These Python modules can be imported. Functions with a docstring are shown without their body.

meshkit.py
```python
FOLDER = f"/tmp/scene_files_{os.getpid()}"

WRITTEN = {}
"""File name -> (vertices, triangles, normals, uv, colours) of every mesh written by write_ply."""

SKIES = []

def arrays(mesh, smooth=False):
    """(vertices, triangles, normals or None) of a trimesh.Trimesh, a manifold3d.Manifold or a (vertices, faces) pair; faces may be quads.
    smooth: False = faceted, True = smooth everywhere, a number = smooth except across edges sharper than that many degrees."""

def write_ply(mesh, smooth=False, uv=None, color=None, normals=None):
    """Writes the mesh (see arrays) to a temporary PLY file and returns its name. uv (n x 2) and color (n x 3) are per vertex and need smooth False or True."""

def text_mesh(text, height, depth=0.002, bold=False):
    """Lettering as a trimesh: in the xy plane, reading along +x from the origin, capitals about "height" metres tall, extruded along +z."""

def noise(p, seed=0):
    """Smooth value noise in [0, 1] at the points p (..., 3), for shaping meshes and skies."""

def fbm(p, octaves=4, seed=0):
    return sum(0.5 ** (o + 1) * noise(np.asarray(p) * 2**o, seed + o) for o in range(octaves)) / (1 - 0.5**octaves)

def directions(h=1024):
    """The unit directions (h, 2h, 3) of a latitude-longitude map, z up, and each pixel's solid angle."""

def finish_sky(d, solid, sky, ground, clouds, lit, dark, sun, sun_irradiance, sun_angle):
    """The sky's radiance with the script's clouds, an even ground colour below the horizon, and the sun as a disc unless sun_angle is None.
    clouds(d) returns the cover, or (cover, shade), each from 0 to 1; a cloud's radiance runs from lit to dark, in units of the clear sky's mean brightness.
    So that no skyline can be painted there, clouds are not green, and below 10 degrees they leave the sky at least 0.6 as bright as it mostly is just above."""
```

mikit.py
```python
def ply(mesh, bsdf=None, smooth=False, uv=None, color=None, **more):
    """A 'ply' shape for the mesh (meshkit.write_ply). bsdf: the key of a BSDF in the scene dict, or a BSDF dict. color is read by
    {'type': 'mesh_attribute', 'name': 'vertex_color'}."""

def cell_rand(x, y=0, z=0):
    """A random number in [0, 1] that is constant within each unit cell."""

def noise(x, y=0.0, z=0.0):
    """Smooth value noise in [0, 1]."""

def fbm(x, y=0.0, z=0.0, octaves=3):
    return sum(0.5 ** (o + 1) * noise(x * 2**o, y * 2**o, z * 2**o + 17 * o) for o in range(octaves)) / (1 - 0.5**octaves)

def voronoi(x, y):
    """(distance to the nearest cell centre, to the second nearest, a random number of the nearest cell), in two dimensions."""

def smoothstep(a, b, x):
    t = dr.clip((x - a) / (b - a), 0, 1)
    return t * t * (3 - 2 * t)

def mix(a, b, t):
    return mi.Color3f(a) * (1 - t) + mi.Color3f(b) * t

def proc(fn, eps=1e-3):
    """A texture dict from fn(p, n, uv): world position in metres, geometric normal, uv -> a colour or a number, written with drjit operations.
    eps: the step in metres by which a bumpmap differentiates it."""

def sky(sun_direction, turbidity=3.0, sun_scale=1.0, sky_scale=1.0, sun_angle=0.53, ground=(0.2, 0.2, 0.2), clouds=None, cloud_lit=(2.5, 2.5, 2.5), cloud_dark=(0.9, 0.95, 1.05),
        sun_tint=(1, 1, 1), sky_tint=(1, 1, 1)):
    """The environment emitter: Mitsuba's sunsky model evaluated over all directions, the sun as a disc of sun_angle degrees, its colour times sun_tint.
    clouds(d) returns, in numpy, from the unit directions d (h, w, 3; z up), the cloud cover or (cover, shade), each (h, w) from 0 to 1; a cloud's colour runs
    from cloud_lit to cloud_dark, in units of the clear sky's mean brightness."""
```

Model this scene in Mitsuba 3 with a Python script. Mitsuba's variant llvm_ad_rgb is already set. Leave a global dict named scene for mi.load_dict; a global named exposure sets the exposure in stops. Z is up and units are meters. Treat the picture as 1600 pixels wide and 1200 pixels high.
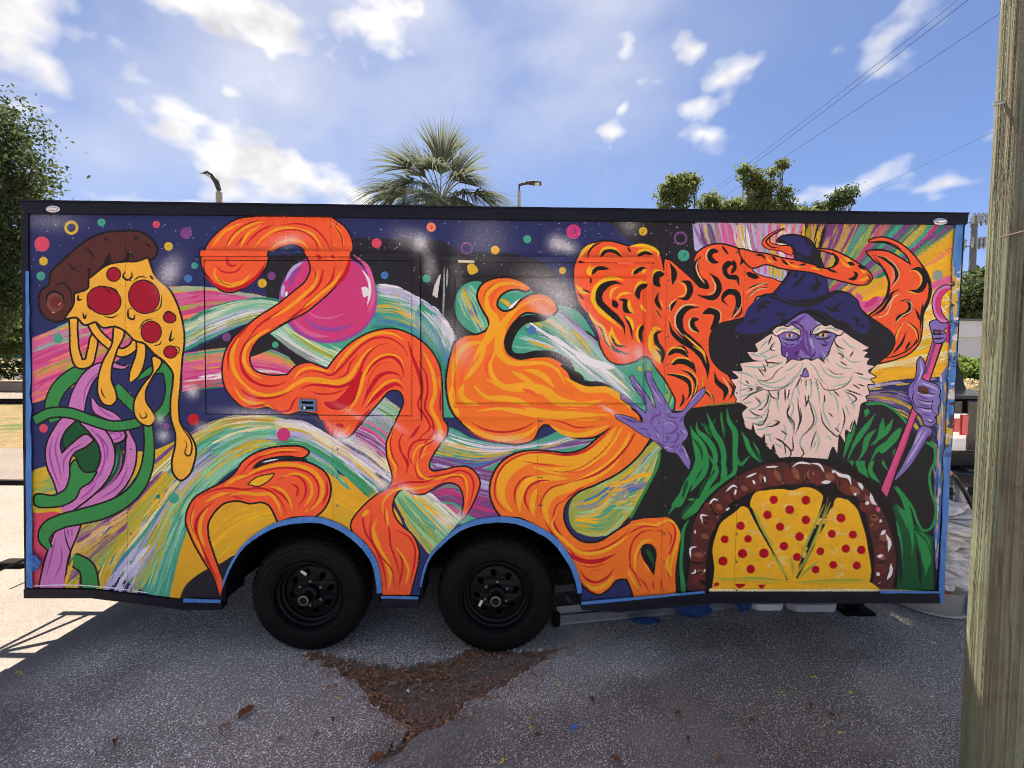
import math, random
import numpy as np
import trimesh
import manifold3d as m3
import drjit as dr
import mitsuba as mi
import mikit, meshkit
from mikit import ply, proc, noise, fbm, voronoi, smoothstep, mix, cell_rand
T = mi.ScalarTransform4f
scene, labels = {}, {}

# ---------------------------------------------------------------- camera, sky and exposure
CAM = np.array([0.0, 0.0, 1.787]); FPX = 740.0            # eye height in metres; focal length in pixels of the 1600 x 1200 photograph
PITCH, ROLL = 0.043, 0.010
FWD = np.array([0, math.cos(PITCH), -math.sin(PITCH)])
_U0 = np.array([0, math.sin(PITCH), math.cos(PITCH)]); _R0 = np.array([1.0, 0, 0])
UP = _U0 * math.cos(ROLL) - _R0 * math.sin(ROLL); RIGHT = _R0 * math.cos(ROLL) + _U0 * math.sin(ROLL)
scene['camera'] = {'type': 'perspective', 'fov': math.degrees(2 * math.atan(800 / FPX)), 'fov_axis': 'x', 'near_clip': 0.05, 'far_clip': 3000.0,
                   'to_world': T().look_at(origin=CAM.tolist(), target=(CAM + FWD).tolist(), up=UP.tolist())}
SUN = (-0.05, 0.55, 1.0)                                   # behind the trailer, high: its shadow falls towards the camera
# clouds in view as (azimuth, elevation, half width, half height, tilt, weight) in degrees, azimuth clockwise from the view's middle
CLOUDS = [(-45.9, 24.5, 3.4, 4.9, 0, 0.95), (-35.2, 23.5, 8.1, 3.1, -25, 0.85), (-28.7, 20.6, 9.4, 3.4, -30, 0.9), (-26.4, 17.5, 7.2, 3.0, 0, 0.8), (-42.9, 22.0, 3.1, 0.9, -15, 0.5), (-26.2, 31.1, 4.6, 2.5, -20, 1), (-31.9, 31.8, 7.9, 1.9, 0, 1), (-15.1, 33.1, 4.9, 3.6, 0, 1), (-12.2, 35.5, 5.5, 1.5, 0, 1), (-20.0, 30.9, 0.9, 1.4, 0, 0.6), (-37.1, 14.9, 4.1, 1.1, 0, 0.7), (-42.2, 16.0, 1.3, 2.8, -20, 0.45), (-18.9, 17.4, 3.1, 1.1, 0, 0.75), (12.2, 32.6, 2.1, 1.0, 0, 0.8), (20.3, 32.0, 2.0, 1.2, 0, 0.95), (23.8, 29.1, 2.8, 1.8, 10, 0.95), (15.8, 29.9, 1.8, 0.7, 0, 0.6), (10.6, 25.2, 2.5, 1.2, 0, 0.95), (21.6, 26.3, 2.2, 1.6, 0, 0.9), (21.1, 23.7, 2.2, 1.9, 10, 0.85), (12.7, 27.5, 1.0, 1.5, -20, 0.55), (37.3, 27.5, 4.3, 2.3, 22, 0.75), (36.0, 16.4, 4.0, 1.9, 8, 1), (31.9, 16.1, 2.1, 1.2, 0, 0.9), (42.8, 15.9, 2.2, 0.8, 10, 0.75), (42.6, 14.3, 1.2, 0.7, 0, 0.7), (11.2, 20.3, 0.8, 0.7, 0, 0.5), (32.5, 27.6, 1.0, 0.7, 0, 0.5), (-24.4, 27.5, 4.9, 2.6, -30, 0.5), (48.0, 21.9, 2.6, 2.5, 0, 0.8)]
def clouds(d):
    az = np.degrees(np.arctan2(d[..., 0], d[..., 1])); el = np.degrees(np.arcsin(np.clip(d[..., 2], -1, 1)))
    q = d / np.maximum(d[..., 2:3] + .18, .08)
    warp = np.stack([meshkit.fbm(d * 9, 4, 3), meshkit.fbm(d * 9, 4, 4)], -1) - .5
    n = meshkit.fbm(np.concatenate([q[..., :2] * 2.2, q[..., 2:] * 0 + 1], -1) + .0, 5, 7)
    b = np.zeros(az.shape)
    f = meshkit.fbm(np.stack([az * .16 + el * .05, el * .24 - az * .05, az * 0 + 3.3], -1), 6, 11); w2 = meshkit.fbm(np.stack([az * .5 + el * .25, el * .9 - az * .2, az * 0 + 8.1], -1), 5, 31)
    for a, e, w, h, r, k in CLOUDS:
        c, s = math.cos(math.radians(r)), math.sin(math.radians(r))
        x = az - a + warp[..., 0] * 8; y = el - e + warp[..., 1] * 6
        g = np.exp(-(((x * c + y * s) / w) ** 2 + ((-x * s + y * c) / h) ** 2) * .8); b = np.maximum(b, k * g) + .15 * k * np.minimum(b, g)
    out = (np.abs(az) > 52) | (el > 42)                     # beyond the view: denser bright cloud added to light the wall and asphalt
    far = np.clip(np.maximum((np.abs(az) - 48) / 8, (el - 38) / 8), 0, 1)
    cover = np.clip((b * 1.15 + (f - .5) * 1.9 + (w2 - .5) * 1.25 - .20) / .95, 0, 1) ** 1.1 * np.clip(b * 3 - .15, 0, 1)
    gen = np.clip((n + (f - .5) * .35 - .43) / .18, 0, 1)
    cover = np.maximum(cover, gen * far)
    n2 = meshkit.fbm(np.stack([d[..., 0] * 5 + d[..., 2] * 2, d[..., 2] * 9 - d[..., 0] * 2, d[..., 1] * 5], -1), 5, 41)
    thin = sum(k * np.exp(-((az - a) / w) ** 2 - ((el - e) / h) ** 2) for a, e, w, h, k in ((-12, 38, 26, 14, .46), (-40, 22, 18, 11, .26), (-24, 24, 14, 8, .22), (8, 30, 14, 8, .26), (-8, 60, 40, 22, .4)))
    veil = np.clip(.02 + thin * (.2 + 1.9 * np.clip(n2 - .25, 0, 1)), 0, .8)
    cover = np.maximum(cover * .95, veil)
    shade = np.clip((meshkit.fbm(np.stack([az * .22, el * .34, az * 0 + 5.], -1), 5, 21) - .40) * 2.6, 0, .9) * np.clip(cover * 1.5 - .35, 0, 1)
    return cover, shade
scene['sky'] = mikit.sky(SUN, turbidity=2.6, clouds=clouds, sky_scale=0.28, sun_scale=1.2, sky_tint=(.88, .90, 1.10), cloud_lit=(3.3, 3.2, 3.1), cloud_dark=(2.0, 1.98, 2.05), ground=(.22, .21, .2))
exposure = 3.75

# ---------------------------------------------------------------- helpers
def direction(px, py): return FWD * FPX + RIGHT * (px - 800.0) + UP * (600.0 - py)
def P(px, py, y):
    """the point at distance y that the photograph shows at the pixel px, py (used to measure where things stand)"""
    v = direction(px, py); return CAM + v * (y / v[1])
def G(px, py):
    v = direction(px, py); q = CAM - v * (CAM[2] / v[2]); return q
def lin(h):
    c = np.array([int(h[i:i + 2], 16) for i in (1, 3, 5)]) / 255.0
    return np.where(c <= .04045, c / 12.92, ((c + .055) / 1.055) ** 2.4)
def col(h, k=1.0): return {'type': 'rgb', 'value': [float(v) for v in np.minimum(lin(h) * k, .92)]}
def rgbv(*v): return {'type': 'rgb', 'value': list(map(float, v))}
def numbered(name):
    keys = set(k.split('__')[0] for k in scene) | set(labels) if '__' not in name else set(scene) | {'__'.join(k.split('__')[:name.count('__') + 1]) for k in scene}
    if name not in keys: return name
    k = 1
    while f'{name}_{k:03d}' in keys: k += 1
    return f'{name}_{k:03d}'
def obj(name, mesh, m, parent=None, smooth=False, **kw):
    key = numbered(f'{parent}__{name}' if parent else name)
    scene[key] = ply(mesh, m, smooth, **kw); return key
def tag(key, label, cat, group=None, kind=None):
    labels[key] = {'label': label, 'category': cat}
    if group: labels[key]['group'] = group
    if kind: labels[key]['kind'] = kind
    return key
def thing(name, label, cat, group=None): return tag(numbered(name), label, cat, group)
def struct(name, mesh, m, smooth=False):
    key = obj(name, mesh, m, None, smooth); labels[key] = {'kind': 'structure'}; return key
def cat_(ms): return trimesh.util.concatenate([trimesh.Trimesh(m.vertices, m.faces, process=False) for m in ms])
def box(c, s, rz=0, rx=0, ry=0):
    b = trimesh.creation.box(s)
    for a, ax in ((rx, [1, 0, 0]), (ry, [0, 1, 0]), (rz, [0, 0, 1])):
        if a: b.apply_transform(trimesh.transformations.rotation_matrix(a, ax))
    b.apply_translation(c); return b
def rbox(c, s, r=.01, rz=0, rx=0, ry=0):
    h = np.array(s) / 2 - r
    pt = [m3.Manifold.sphere(r, 10).translate([sx * h[0], sy * h[1], sz * h[2]]) for sx in (-1, 1) for sy in (-1, 1) for sz in (-1, 1)]
    m = m3.Manifold.batch_hull(pt).to_mesh(); b = trimesh.Trimesh(m.vert_properties[:, :3], m.tri_verts, process=False)
    for a, ax in ((rx, [1, 0, 0]), (ry, [0, 1, 0]), (rz, [0, 0, 1])):
        if a: b.apply_transform(trimesh.transformations.rotation_matrix(a, ax))
    b.apply_translation(c); return b
def bar(a, b, w, h=None):
    a, b = np.array(a, float), np.array(b, float); L = np.linalg.norm(b - a); z = (b - a) / L
    x = np.cross(z, [0, 0, 1]) if abs(z[2]) < .95 else np.array([1.0, 0, 0]); x /= np.linalg.norm(x); y = np.cross(z, x)
    m = trimesh.creation.box([w, h or w, L]); M = np.eye(4); M[:3, 0], M[:3, 1], M[:3, 2], M[:3, 3] = x, y, z, (a + b) / 2
    m.apply_transform(M); return m
def tube(path, r, n=8, caps=True):
    path = np.asarray(path, float); k = len(path); r = np.broadcast_to(r, k)
    t = np.gradient(path, axis=0); t /= np.linalg.norm(t, axis=1, keepdims=True)
    ref = np.array([0, 0, 1.0]) if abs(t[0, 2]) < .9 else np.array([1.0, 0, 0]); V = []
    for i in range(k):
        x = np.cross(t[i], ref); x /= max(np.linalg.norm(x), 1e-9); y = np.cross(t[i], x); ref = ref if abs(t[i] @ ref) < .97 else y
        a = np.arange(n) * 2 * np.pi / n; V.append(path[i] + r[i] * (np.cos(a)[:, None] * x + np.sin(a)[:, None] * y))
    V = np.vstack(V); F = []
    for i in range(k - 1):
        for j in range(n):
            a, b = i * n + j, i * n + (j + 1) % n; F += [[a, b, b + n], [a, b + n, a + n]]
    if caps:
        V = np.vstack([V, path[0], path[-1]]); e = (k - 1) * n
        F += [[k * n, (j + 1) % n, j] for j in range(n)] + [[k * n + 1, e + j, e + (j + 1) % n] for j in range(n)]
    m = trimesh.Trimesh(V, F, process=False); m.fix_normals() if n * k < 4000 else None; return m
def lathe(prof, n=48, axis='y'):
    """revolve (radius, along) about an axis"""
    prof = np.asarray(prof, float); a = np.arange(n) * 2 * np.pi / n
    V = np.stack([np.outer(prof[:, 0], np.cos(a)), np.outer(prof[:, 1], np.ones(n)), np.outer(prof[:, 0], np.sin(a))], -1).reshape(-1, 3)
    if axis == 'z': V = V[:, [0, 2, 1]]
    F = []
    for i in range(len(prof) - 1):
        for j in range(n):
            p, q = i * n + j, i * n + (j + 1) % n; F += [[p, q, q + n], [p, q + n, p + n]]
    return trimesh.Trimesh(V, F, process=False)
def man(m):
    q = m.to_mesh(); return trimesh.Trimesh(q.vert_properties[:, :3], q.tri_verts, process=False)
def extrude_xz(poly, y0, y1):
    """outline(s) in x, z pushed from y0 to y1"""
    cs = poly if isinstance(poly, m3.CrossSection) else m3.CrossSection([np.asarray(poly, float)], m3.FillRule.EvenOdd)
    q = man(cs.extrude(y1 - y0)); v = q.vertices.copy(); q = trimesh.Trimesh(np.stack([v[:, 0], y1 - v[:, 2], v[:, 1]], 1), q.faces, process=False); return q
# ---------------------------------------------------------------- materials
def prin(key, base, rough=.6, metal=0, spec=.4, **k):
    scene[key] = {'type': 'twosided', 'b': {'type': 'principled', 'base_color': base, 'roughness': float(rough), 'metallic': float(metal), 'specular': float(spec), **k}}
def asphalt_fn(p, n, uv):
    wx = p.x + .01 * noise(p.x * 9, p.y * 9); wy = p.y + .01 * noise(p.x * 9 + 7, p.y * 9)
    d1, d2, r = voronoi(wx * 120, wy * 120); e1, e2, s = voronoi(wx * 210 + 31, wy * 210)
    stone = mix(rgb(.195, .183, .172), rgb(.36, .34, .32), r)
    stone = dr.select(r > .80, mix(rgb(.42, .40, .375), rgb(.88, .85, .80), (r - .80) * 5.0), stone)
    c = mix(rgb(.125, .118, .112), stone, smoothstep(.56, .40, d1))
    c = dr.select((s > .92) & (e1 < .42), rgb(.66, .64, .6), c)
    patch = fbm(p.x * .9, p.y * .9, 3.0, 4); worn = smoothstep(.42, .66, patch); dust = smoothstep(.55, .75, fbm(p.x * 2.3, p.y * 2.3, 9.0, 4))
    c = c * (.85 + .5 * worn)
    c = mix(c, rgb(.30, .28, .265), dust * .45); c = c * (1 - .28 * smoothstep(.60, .72, fbm(p.x * .7 + 5, p.y * 1.4, 1., 4)))
    side = smoothstep(-2.15, -2.75, p.x + .5 * (noise(p.x * .8, p.y * .8) - .5))        # asphalt coloured darker where sun falls past the shadow edge, to curb glare
    c = mix(c, mix(rgb(.088, .081, .079), rgb(.145, .133, .128), fbm(p.x * 1.4, p.y * 1.4, 0., 4)) * (.8 + .4 * r), side)
    return c
def rgb(*v): return mi.Color3f(*v)
def asphalt_h(p, n, uv):
    d1, d2, r = voronoi(p.x * 120, p.y * 120); return (.5 - dr.minimum(d1, .5)) * .7 + .5 * noise(p.x * 30, p.y * 30)
scene['asphalt'] = {'type': 'bumpmap', 'arbitrary': proc(asphalt_h, .002), 'scale': .006, 'bsdf': {'type': 'principled', 'base_color': proc(asphalt_fn), 'roughness': .75, 'specular': .35}}
prin('asphalt_edge', rgbv(.035, .035, .038), .9)
def soil_fn(p, n, uv):
    c = mix(rgb(.115, .088, .072), rgb(.23, .185, .155), fbm(p.x * 26, p.y * 26, 0., 4)); d1, d2, r = voronoi(p.x * 120, p.y * 120)
    c = c * (.6 + .8 * r); return mix(c, rgb(.15, .14, .132), smoothstep(.48, .66, fbm(p.x * 5, p.y * 5, 5., 3)) * .7)
prin('soil', proc(soil_fn), .95, spec=.1)
def lot_fn(p, n, uv):
    return mix(rgb(.076, .069, .068), rgb(.114, .104, .101), fbm(p.x * 1.1, p.y * 1.1, 0., 4)) * (.85 + .3 * noise(p.x * 40, p.y * 40))
prin('bleached_lot', proc(lot_fn), .9, spec=.2)
def dry_fn(p, n, uv):
    g = fbm(p.x * 1.3, p.y * 2.2, 0., 4); c = mix(rgb(.075, .058, .031), rgb(.125, .10, .058), noise(p.x * 22, p.y * 22))
    return mix(c, rgb(.045, .06, .02), smoothstep(.52, .68, g))
prin('dry_grass', proc(dry_fn), .95, spec=.1)
# paint of the mural: the colour of each patch is looked up by the number it carries; over it lie sprayed white speckle and brush grain
SPRAYS = [(265, 425, 14, 22, .5, .8), (301, 611, 10, 10, 0, .9), (255, 681, 9, 9, 0, .85), (250, 656, 8, 8, 0, .6), (315, 668, 10, 8, 0, .5), (657, 380, 11, 13, 0, .8), (640, 372, 26, 14, .2, .35), (672, 417, 10, 22, -.2, .4), (755, 375, 34, 38, 0, .2), (869, 380, 12, 12, 0, .8), (887, 386, 14, 10, .4, .8), (985, 350, 14, 18, 0, .25),
          (882, 470, 22, 34, -.4, .65), (850, 448, 36, 24, .5, .5), (868, 505, 50, 9, .75, .75), (905, 562, 46, 15, .45, .85), (950, 588, 34, 7, .75, .7), (686, 683, 9, 9, 0, .95), (637, 765, 14, 6, .5, .8), (695, 815, 16, 12, .5, .75), (722, 808, 9, 9, 0, .7), (600, 757, 12, 12, 0, .8), (530, 686, 14, 12, 0, .85), (400, 645, 50, 7, .05, .5), (560, 650, 40, 5, .5, .3),
          (450, 376, 22, 9, -.2, .55), (998, 553, 9, 14, -.4, .7), (976, 556, 10, 16, -.6, .5), (1022, 560, 9, 14, .3, .45), (950, 640, 14, 3, .5, .7), (655, 505, 40, 8, .8, .5), (722, 545, 14, 24, -.3, .35), (80, 345, 40, 14, 0, .25), (700, 690, 12, 8, 0, .4), (505, 683, 30, 6, .55, .3), (215, 880, 14, 20, .4, .4), (800, 690, 40, 8, .1, .3), (395, 625, 8, 8, 0, .2), (545, 688, 44, 7, .62, .5), (580, 722, 30, 8, .65, .4), (700, 520, 20, 26, .5, .35), (335, 492, 44, 5, -.4, .4), (940, 520, 40, 6, .95, .4), (960, 600, 36, 6, .7, .5), (612, 660, 26, 5, .6, .4), (715, 430, 10, 34, 0, .16), (980, 345, 16, 12, 0, .2)]
def _spray_mm():
    out = []
    for x, y, rx, ry, a, k in SPRAYS:
        q = P(x, y, FY); s = FY / FPX; out.append((float(q[0]), float(q[2]), rx * s, ry * s, -a, k))
    return out
FY = 2.8                                                     # distance of the trailer's painted side
PKEYS = {}
def paint_index(c):
    return PKEYS.setdefault(c, len(PKEYS))
def paint_table():
    t = np.zeros((len(PKEYS), 3))
    for c, i in PKEYS.items():
        f = c.split('+'); a = lin(PAL[f[0]])
        if len(f) == 3: a = a * (1 - int(f[2]) / 10) + lin(PAL[f[1]]) * int(f[2]) / 10
        t[i] = np.minimum(a * PAINT_K, .88)
    return t
PAINT_K = .97
PT = {}
def mural_fn(p, n, uv):
    i = mi.UInt32(dr.clip(uv.x, 0, PT['n'] - 1))
    c = mi.Color3f(dr.gather(mi.Float, PT['r'], i), dr.gather(mi.Float, PT['g'], i), dr.gather(mi.Float, PT['b'], i))
    fine = noise(p.x * 420, p.z * 420); hair = noise(p.x * 36 + p.z * 60, p.z * 420 - p.x * 260); soft = fbm(p.x * 9, p.z * 9, 2., 3)
    c = c * (.90 + .10 * hair + .08 * (soft - .5) + .05 * (fine - .5))
    s = mi.Float(0)
    for x, z, rx, rz, a, k in PT['sprays']:
        ca, sa = math.cos(a), math.sin(a); u = (p.x - x) * ca + (p.z - z) * sa; v = -(p.x - x) * sa + (p.z - z) * ca
        s = s + k * dr.exp(-1.1 * (dr.square(u / rx) + dr.square(v / rz)))
    grain = noise(p.x * 260, p.z * 260) * .6 + fine * .4
    s = dr.clip(s * .72 + dr.minimum(s * 2, 1) * (smoothstep(.55, .85, grain) - .25) * .5, 0, .92)
    return mix(c, rgb(.80, .79, .86), s)
def wood_fn(p, n, uv):
    a = dr.atan2(p.y - POLE[1], p.x - POLE[0]); a = a + .03 * noise(p.z * 2.1, a * 4); g = fbm(a * 9, p.z * 3.2, 0., 5); h = fbm(a * 44, p.z * 8, 3., 4)
    c = mix(rgb(.120, .118, .085), rgb(.180, .175, .128), g) * (.88 + .24 * h)
    c = mix(c, rgb(.125, .165, .115), smoothstep(.36, .60, fbm(a * 1.8, p.z * 1.5 + 3, 0., 3)) * .6)
    c = mix(c, rgb(.07, .06, .045), smoothstep(.70, .74, noise(a * 24, p.z * 1.6)) * smoothstep(.45, .65, noise(a * 9, p.z * 4)) * .7)
    for ka, kz, kr in ((-2.62, 1.36, .030), (-2.25, 2.52, .022), (-2.1, .75, .026), (-2.75, 2.05, .018)):
        u = (a - ka) * .19; v = (p.z - kz) * .8; q = dr.sqrt(u * u + v * v) / kr * (.8 + .4 * noise(u * 60, v * 60)); c = mix(c, rgb(.055, .042, .03), smoothstep(1.0, .35, q) * .85); c = c * (1 - .25 * smoothstep(.35, .0, dr.abs(q - 1.5)))
    c = mix(c, rgb(.10, .085, .06), smoothstep(.60, .72, fbm(a * 5, p.z * 13, 8., 4)) * .45)
    return mix(c, rgb(.12, .10, .075), smoothstep(.60, .74, fbm(a * 2.5, p.z * 3.2, 8., 4)) * .35)
def wood_h(p, n, uv):
    a = dr.atan2(p.y - POLE[1], p.x - POLE[0]); return noise(a * 60, p.z * 3) * .5 + smoothstep(.62, .66, noise(a * 34, p.z * 1.4)) * -1.2 + .8 * noise(a * 16, p.z * 1.2)
def leaf(key, r, g, b, tr=.9):
    scene[key] = {'type': 'principledthin', 'base_color': rgbv(r, g, b), 'roughness': .55, 'diff_trans': tr, 'spec_trans': 0.0, 'eta': 1.4}
leaf('oak_leaf', .055, .078, .036); leaf('hedge_leaf', .13, .20, .05); leaf('light_leaf', .125, .16, .065); leaf('palm_leaf', .145, .175, .13, .6); leaf('dead_palm', .28, .23, .16, .6); leaf('straw_leaf', .42, .36, .24); leaf('dark_leaf', .05, .085, .035)
prin('bark', rgbv(.12, .10, .08), .95); prin('petiole', rgbv(.2, .22, .12), .6)
def trim_fn(p, n, uv): return mix(rgb(.0045, .005, .011), rgb(.010, .011, .022), fbm(p.x * 5, p.z * 20, p.y * 9, 3)) * (.9 + .3 * noise(p.x * 160, p.z * 160, p.y * 90))
prin('trim_black', proc(trim_fn), .45, spec=.15)
prin('flat_black', rgbv(.004, .004, .005), .7, spec=.1); prin('body_black', rgbv(.004, .004, .006), .6, spec=.1); prin('roof_skin', rgbv(.55, .55, .56), .5)
def tape_fn(p, n, uv): return mix(rgb(.045, .15, .42), rgb(.09, .24, .60), fbm(p.x * 30, p.z * 14, 0., 3)) * (.85 + .25 * noise(p.x * 300, p.z * 300))
prin('blue_tape', proc(tape_fn), .7, spec=.25)
def worn_tape_fn(p, n, uv):
    c = tape_fn(p, n, uv); k = fbm(p.x * 34, p.z * 11, 2., 4); q = fbm(p.x * 20, p.z * 26, 6., 4); mid = smoothstep(1.15, 1.35, p.z) * smoothstep(2.45, 2.3, p.z)
    c = mix(c, rgb(.55, .38, .07), smoothstep(.50, .56, k) * mid); c = mix(c, rgb(.58, .56, .60), smoothstep(.60, .66, q) * mid); return mix(c, rgb(.05, .04, .10), smoothstep(.38, .33, q) * mid)
prin('painted_tape', proc(worn_tape_fn), .7, spec=.25)
def tyre_fn(p, n, uv): return mix(rgb(.0035, .0035, .004), rgb(.008, .0077, .0074), fbm(p.x * 14, p.z * 14, p.y * 14, 3))
prin('rubber', proc(tyre_fn), .6, spec=.10); prin('rim_paint', rgbv(.0045, .0045, .006), .45, spec=.14); prin('nut_steel', rgbv(.17, .165, .16), .45, .8); prin('sticker', rgbv(.62, .62, .6), .5); prin('chrome', rgbv(.75, .75, .76), .15, 1.0)
def alu_fn(p, n, uv): return mix(rgb(.42, .42, .42), rgb(.62, .62, .62), fbm(p.x * 6, p.y * 80, p.z * 80, 3))
prin('aluminium', proc(alu_fn), .38, .9); prin('blue_cloth', rgbv(.018, .06, .19), .85); prin('grey_plastic', rgbv(.5, .49, .47), .45); prin('white_plastic', rgbv(.72, .71, .69), .4)
def cloth_fn(p, n, uv):
    c = mix(rgb(.62, .60, .57), rgb(.76, .745, .72), fbm(p.x * 6, p.y * 6, p.z * 6, 3)); return mix(c, rgb(.50, .42, .36), smoothstep(.58, .72, fbm(p.x * 4 + 3, p.y * 4, p.z * 4, 3)) * .7)
prin('drop_cloth', proc(cloth_fn), .9, spec=.15)
scene['clear_plastic'] = {'type': 'twosided', 'b': {'type': 'principled', 'base_color': rgbv(.46, .45, .43), 'roughness': .25, 'specular': .5}}
prin('rust_orange', rgbv(.50, .16, .05), .6); prin('label_blue', rgbv(.08, .16, .34), .5); prin('label_white', rgbv(.7, .7, .7), .5)
def concrete_fn(p, n, uv): return mix(rgb(.30, .27, .22), rgb(.42, .385, .32), fbm(p.x * 3, p.y * 3, p.z * 1.5, 4))
prin('concrete', proc(concrete_fn), .9, spec=.2); prin('lamp_bronze', rgbv(.06, .055, .05), .45, .4); prin('lens', rgbv(.65, .62, .5), .25)
prin('galvanised', rgbv(.13, .14, .16), .6, .2); prin('wall_white', rgbv(.66, .68, .72), .7); prin('wall_beige', rgbv(.22, .18, .14), .85)
prin('car_black', rgbv(.005, .005, .006), .15, spec=.35, clearcoat=.5, clearcoat_gloss=.95); prin('car_white', rgbv(.75, .75, .75), .25, spec=.5, clearcoat=.8); prin('red_lens', rgbv(.55, .008, .014), .12, spec=.6, clearcoat=1.0); prin('silver_lens', rgbv(.62, .62, .64), .15, .7); prin('glass_dark', rgbv(.02, .025, .03), .06, spec=.7); prin('plate_white', rgbv(.7, .7, .68), .5)
prin('chip_wood', proc(lambda p, n, uv: mix(rgb(.17, .078, .048), rgb(.44, .26, .16), cell_rand(p.x * 70, p.y * 70))), .9, spec=.15); prin('straw', proc(lambda p, n, uv: mix(rgb(.14, .07, .04), rgb(.34, .23, .13), cell_rand(p.x * 50, p.y * 50))), .9, spec=.15)
prin('dead_leaf', rgbv(.17, .075, .04), .8, spec=.2); prin('pale_leaf', rgbv(.26, .18, .12), .8, spec=.2); prin('yellow_crumb', rgbv(.62, .52, .08), .7); prin('pale_crumb', rgbv(.6, .57, .5), .7)
prin('blue_awning', rgbv(.16, .36, .55), .7); prin('orange_paint', rgbv(.6, .2, .05), .6); prin('cable', rgbv(.05, .055, .065), .6); prin('hose_black', rgbv(.015, .015, .016), .4); prin('steel_grey', rgbv(.34, .35, .36), .45, .6); prin('peel_white', rgbv(.6, .6, .58), .6); prin('orange_hinge', col('#f4633c', .9), .5); prin('cream_hinge', rgbv(.62, .55, .38), .5); prin('latch_blue', rgbv(.09, .16, .30), .4, .2)
# ---------------------------------------------------------------- ground
rng = np.random.default_rng(77)
def sheet(x0, y0, x1, y1, z): return trimesh.Trimesh([[x0, y0, z], [x1, y0, z], [x1, y1, z], [x0, y1, z]], [[0, 1, 2], [0, 2, 3]], process=False)
struct('ground', sheet(-900, -900, 900, 1600, -.06), 'dry_grass')
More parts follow.
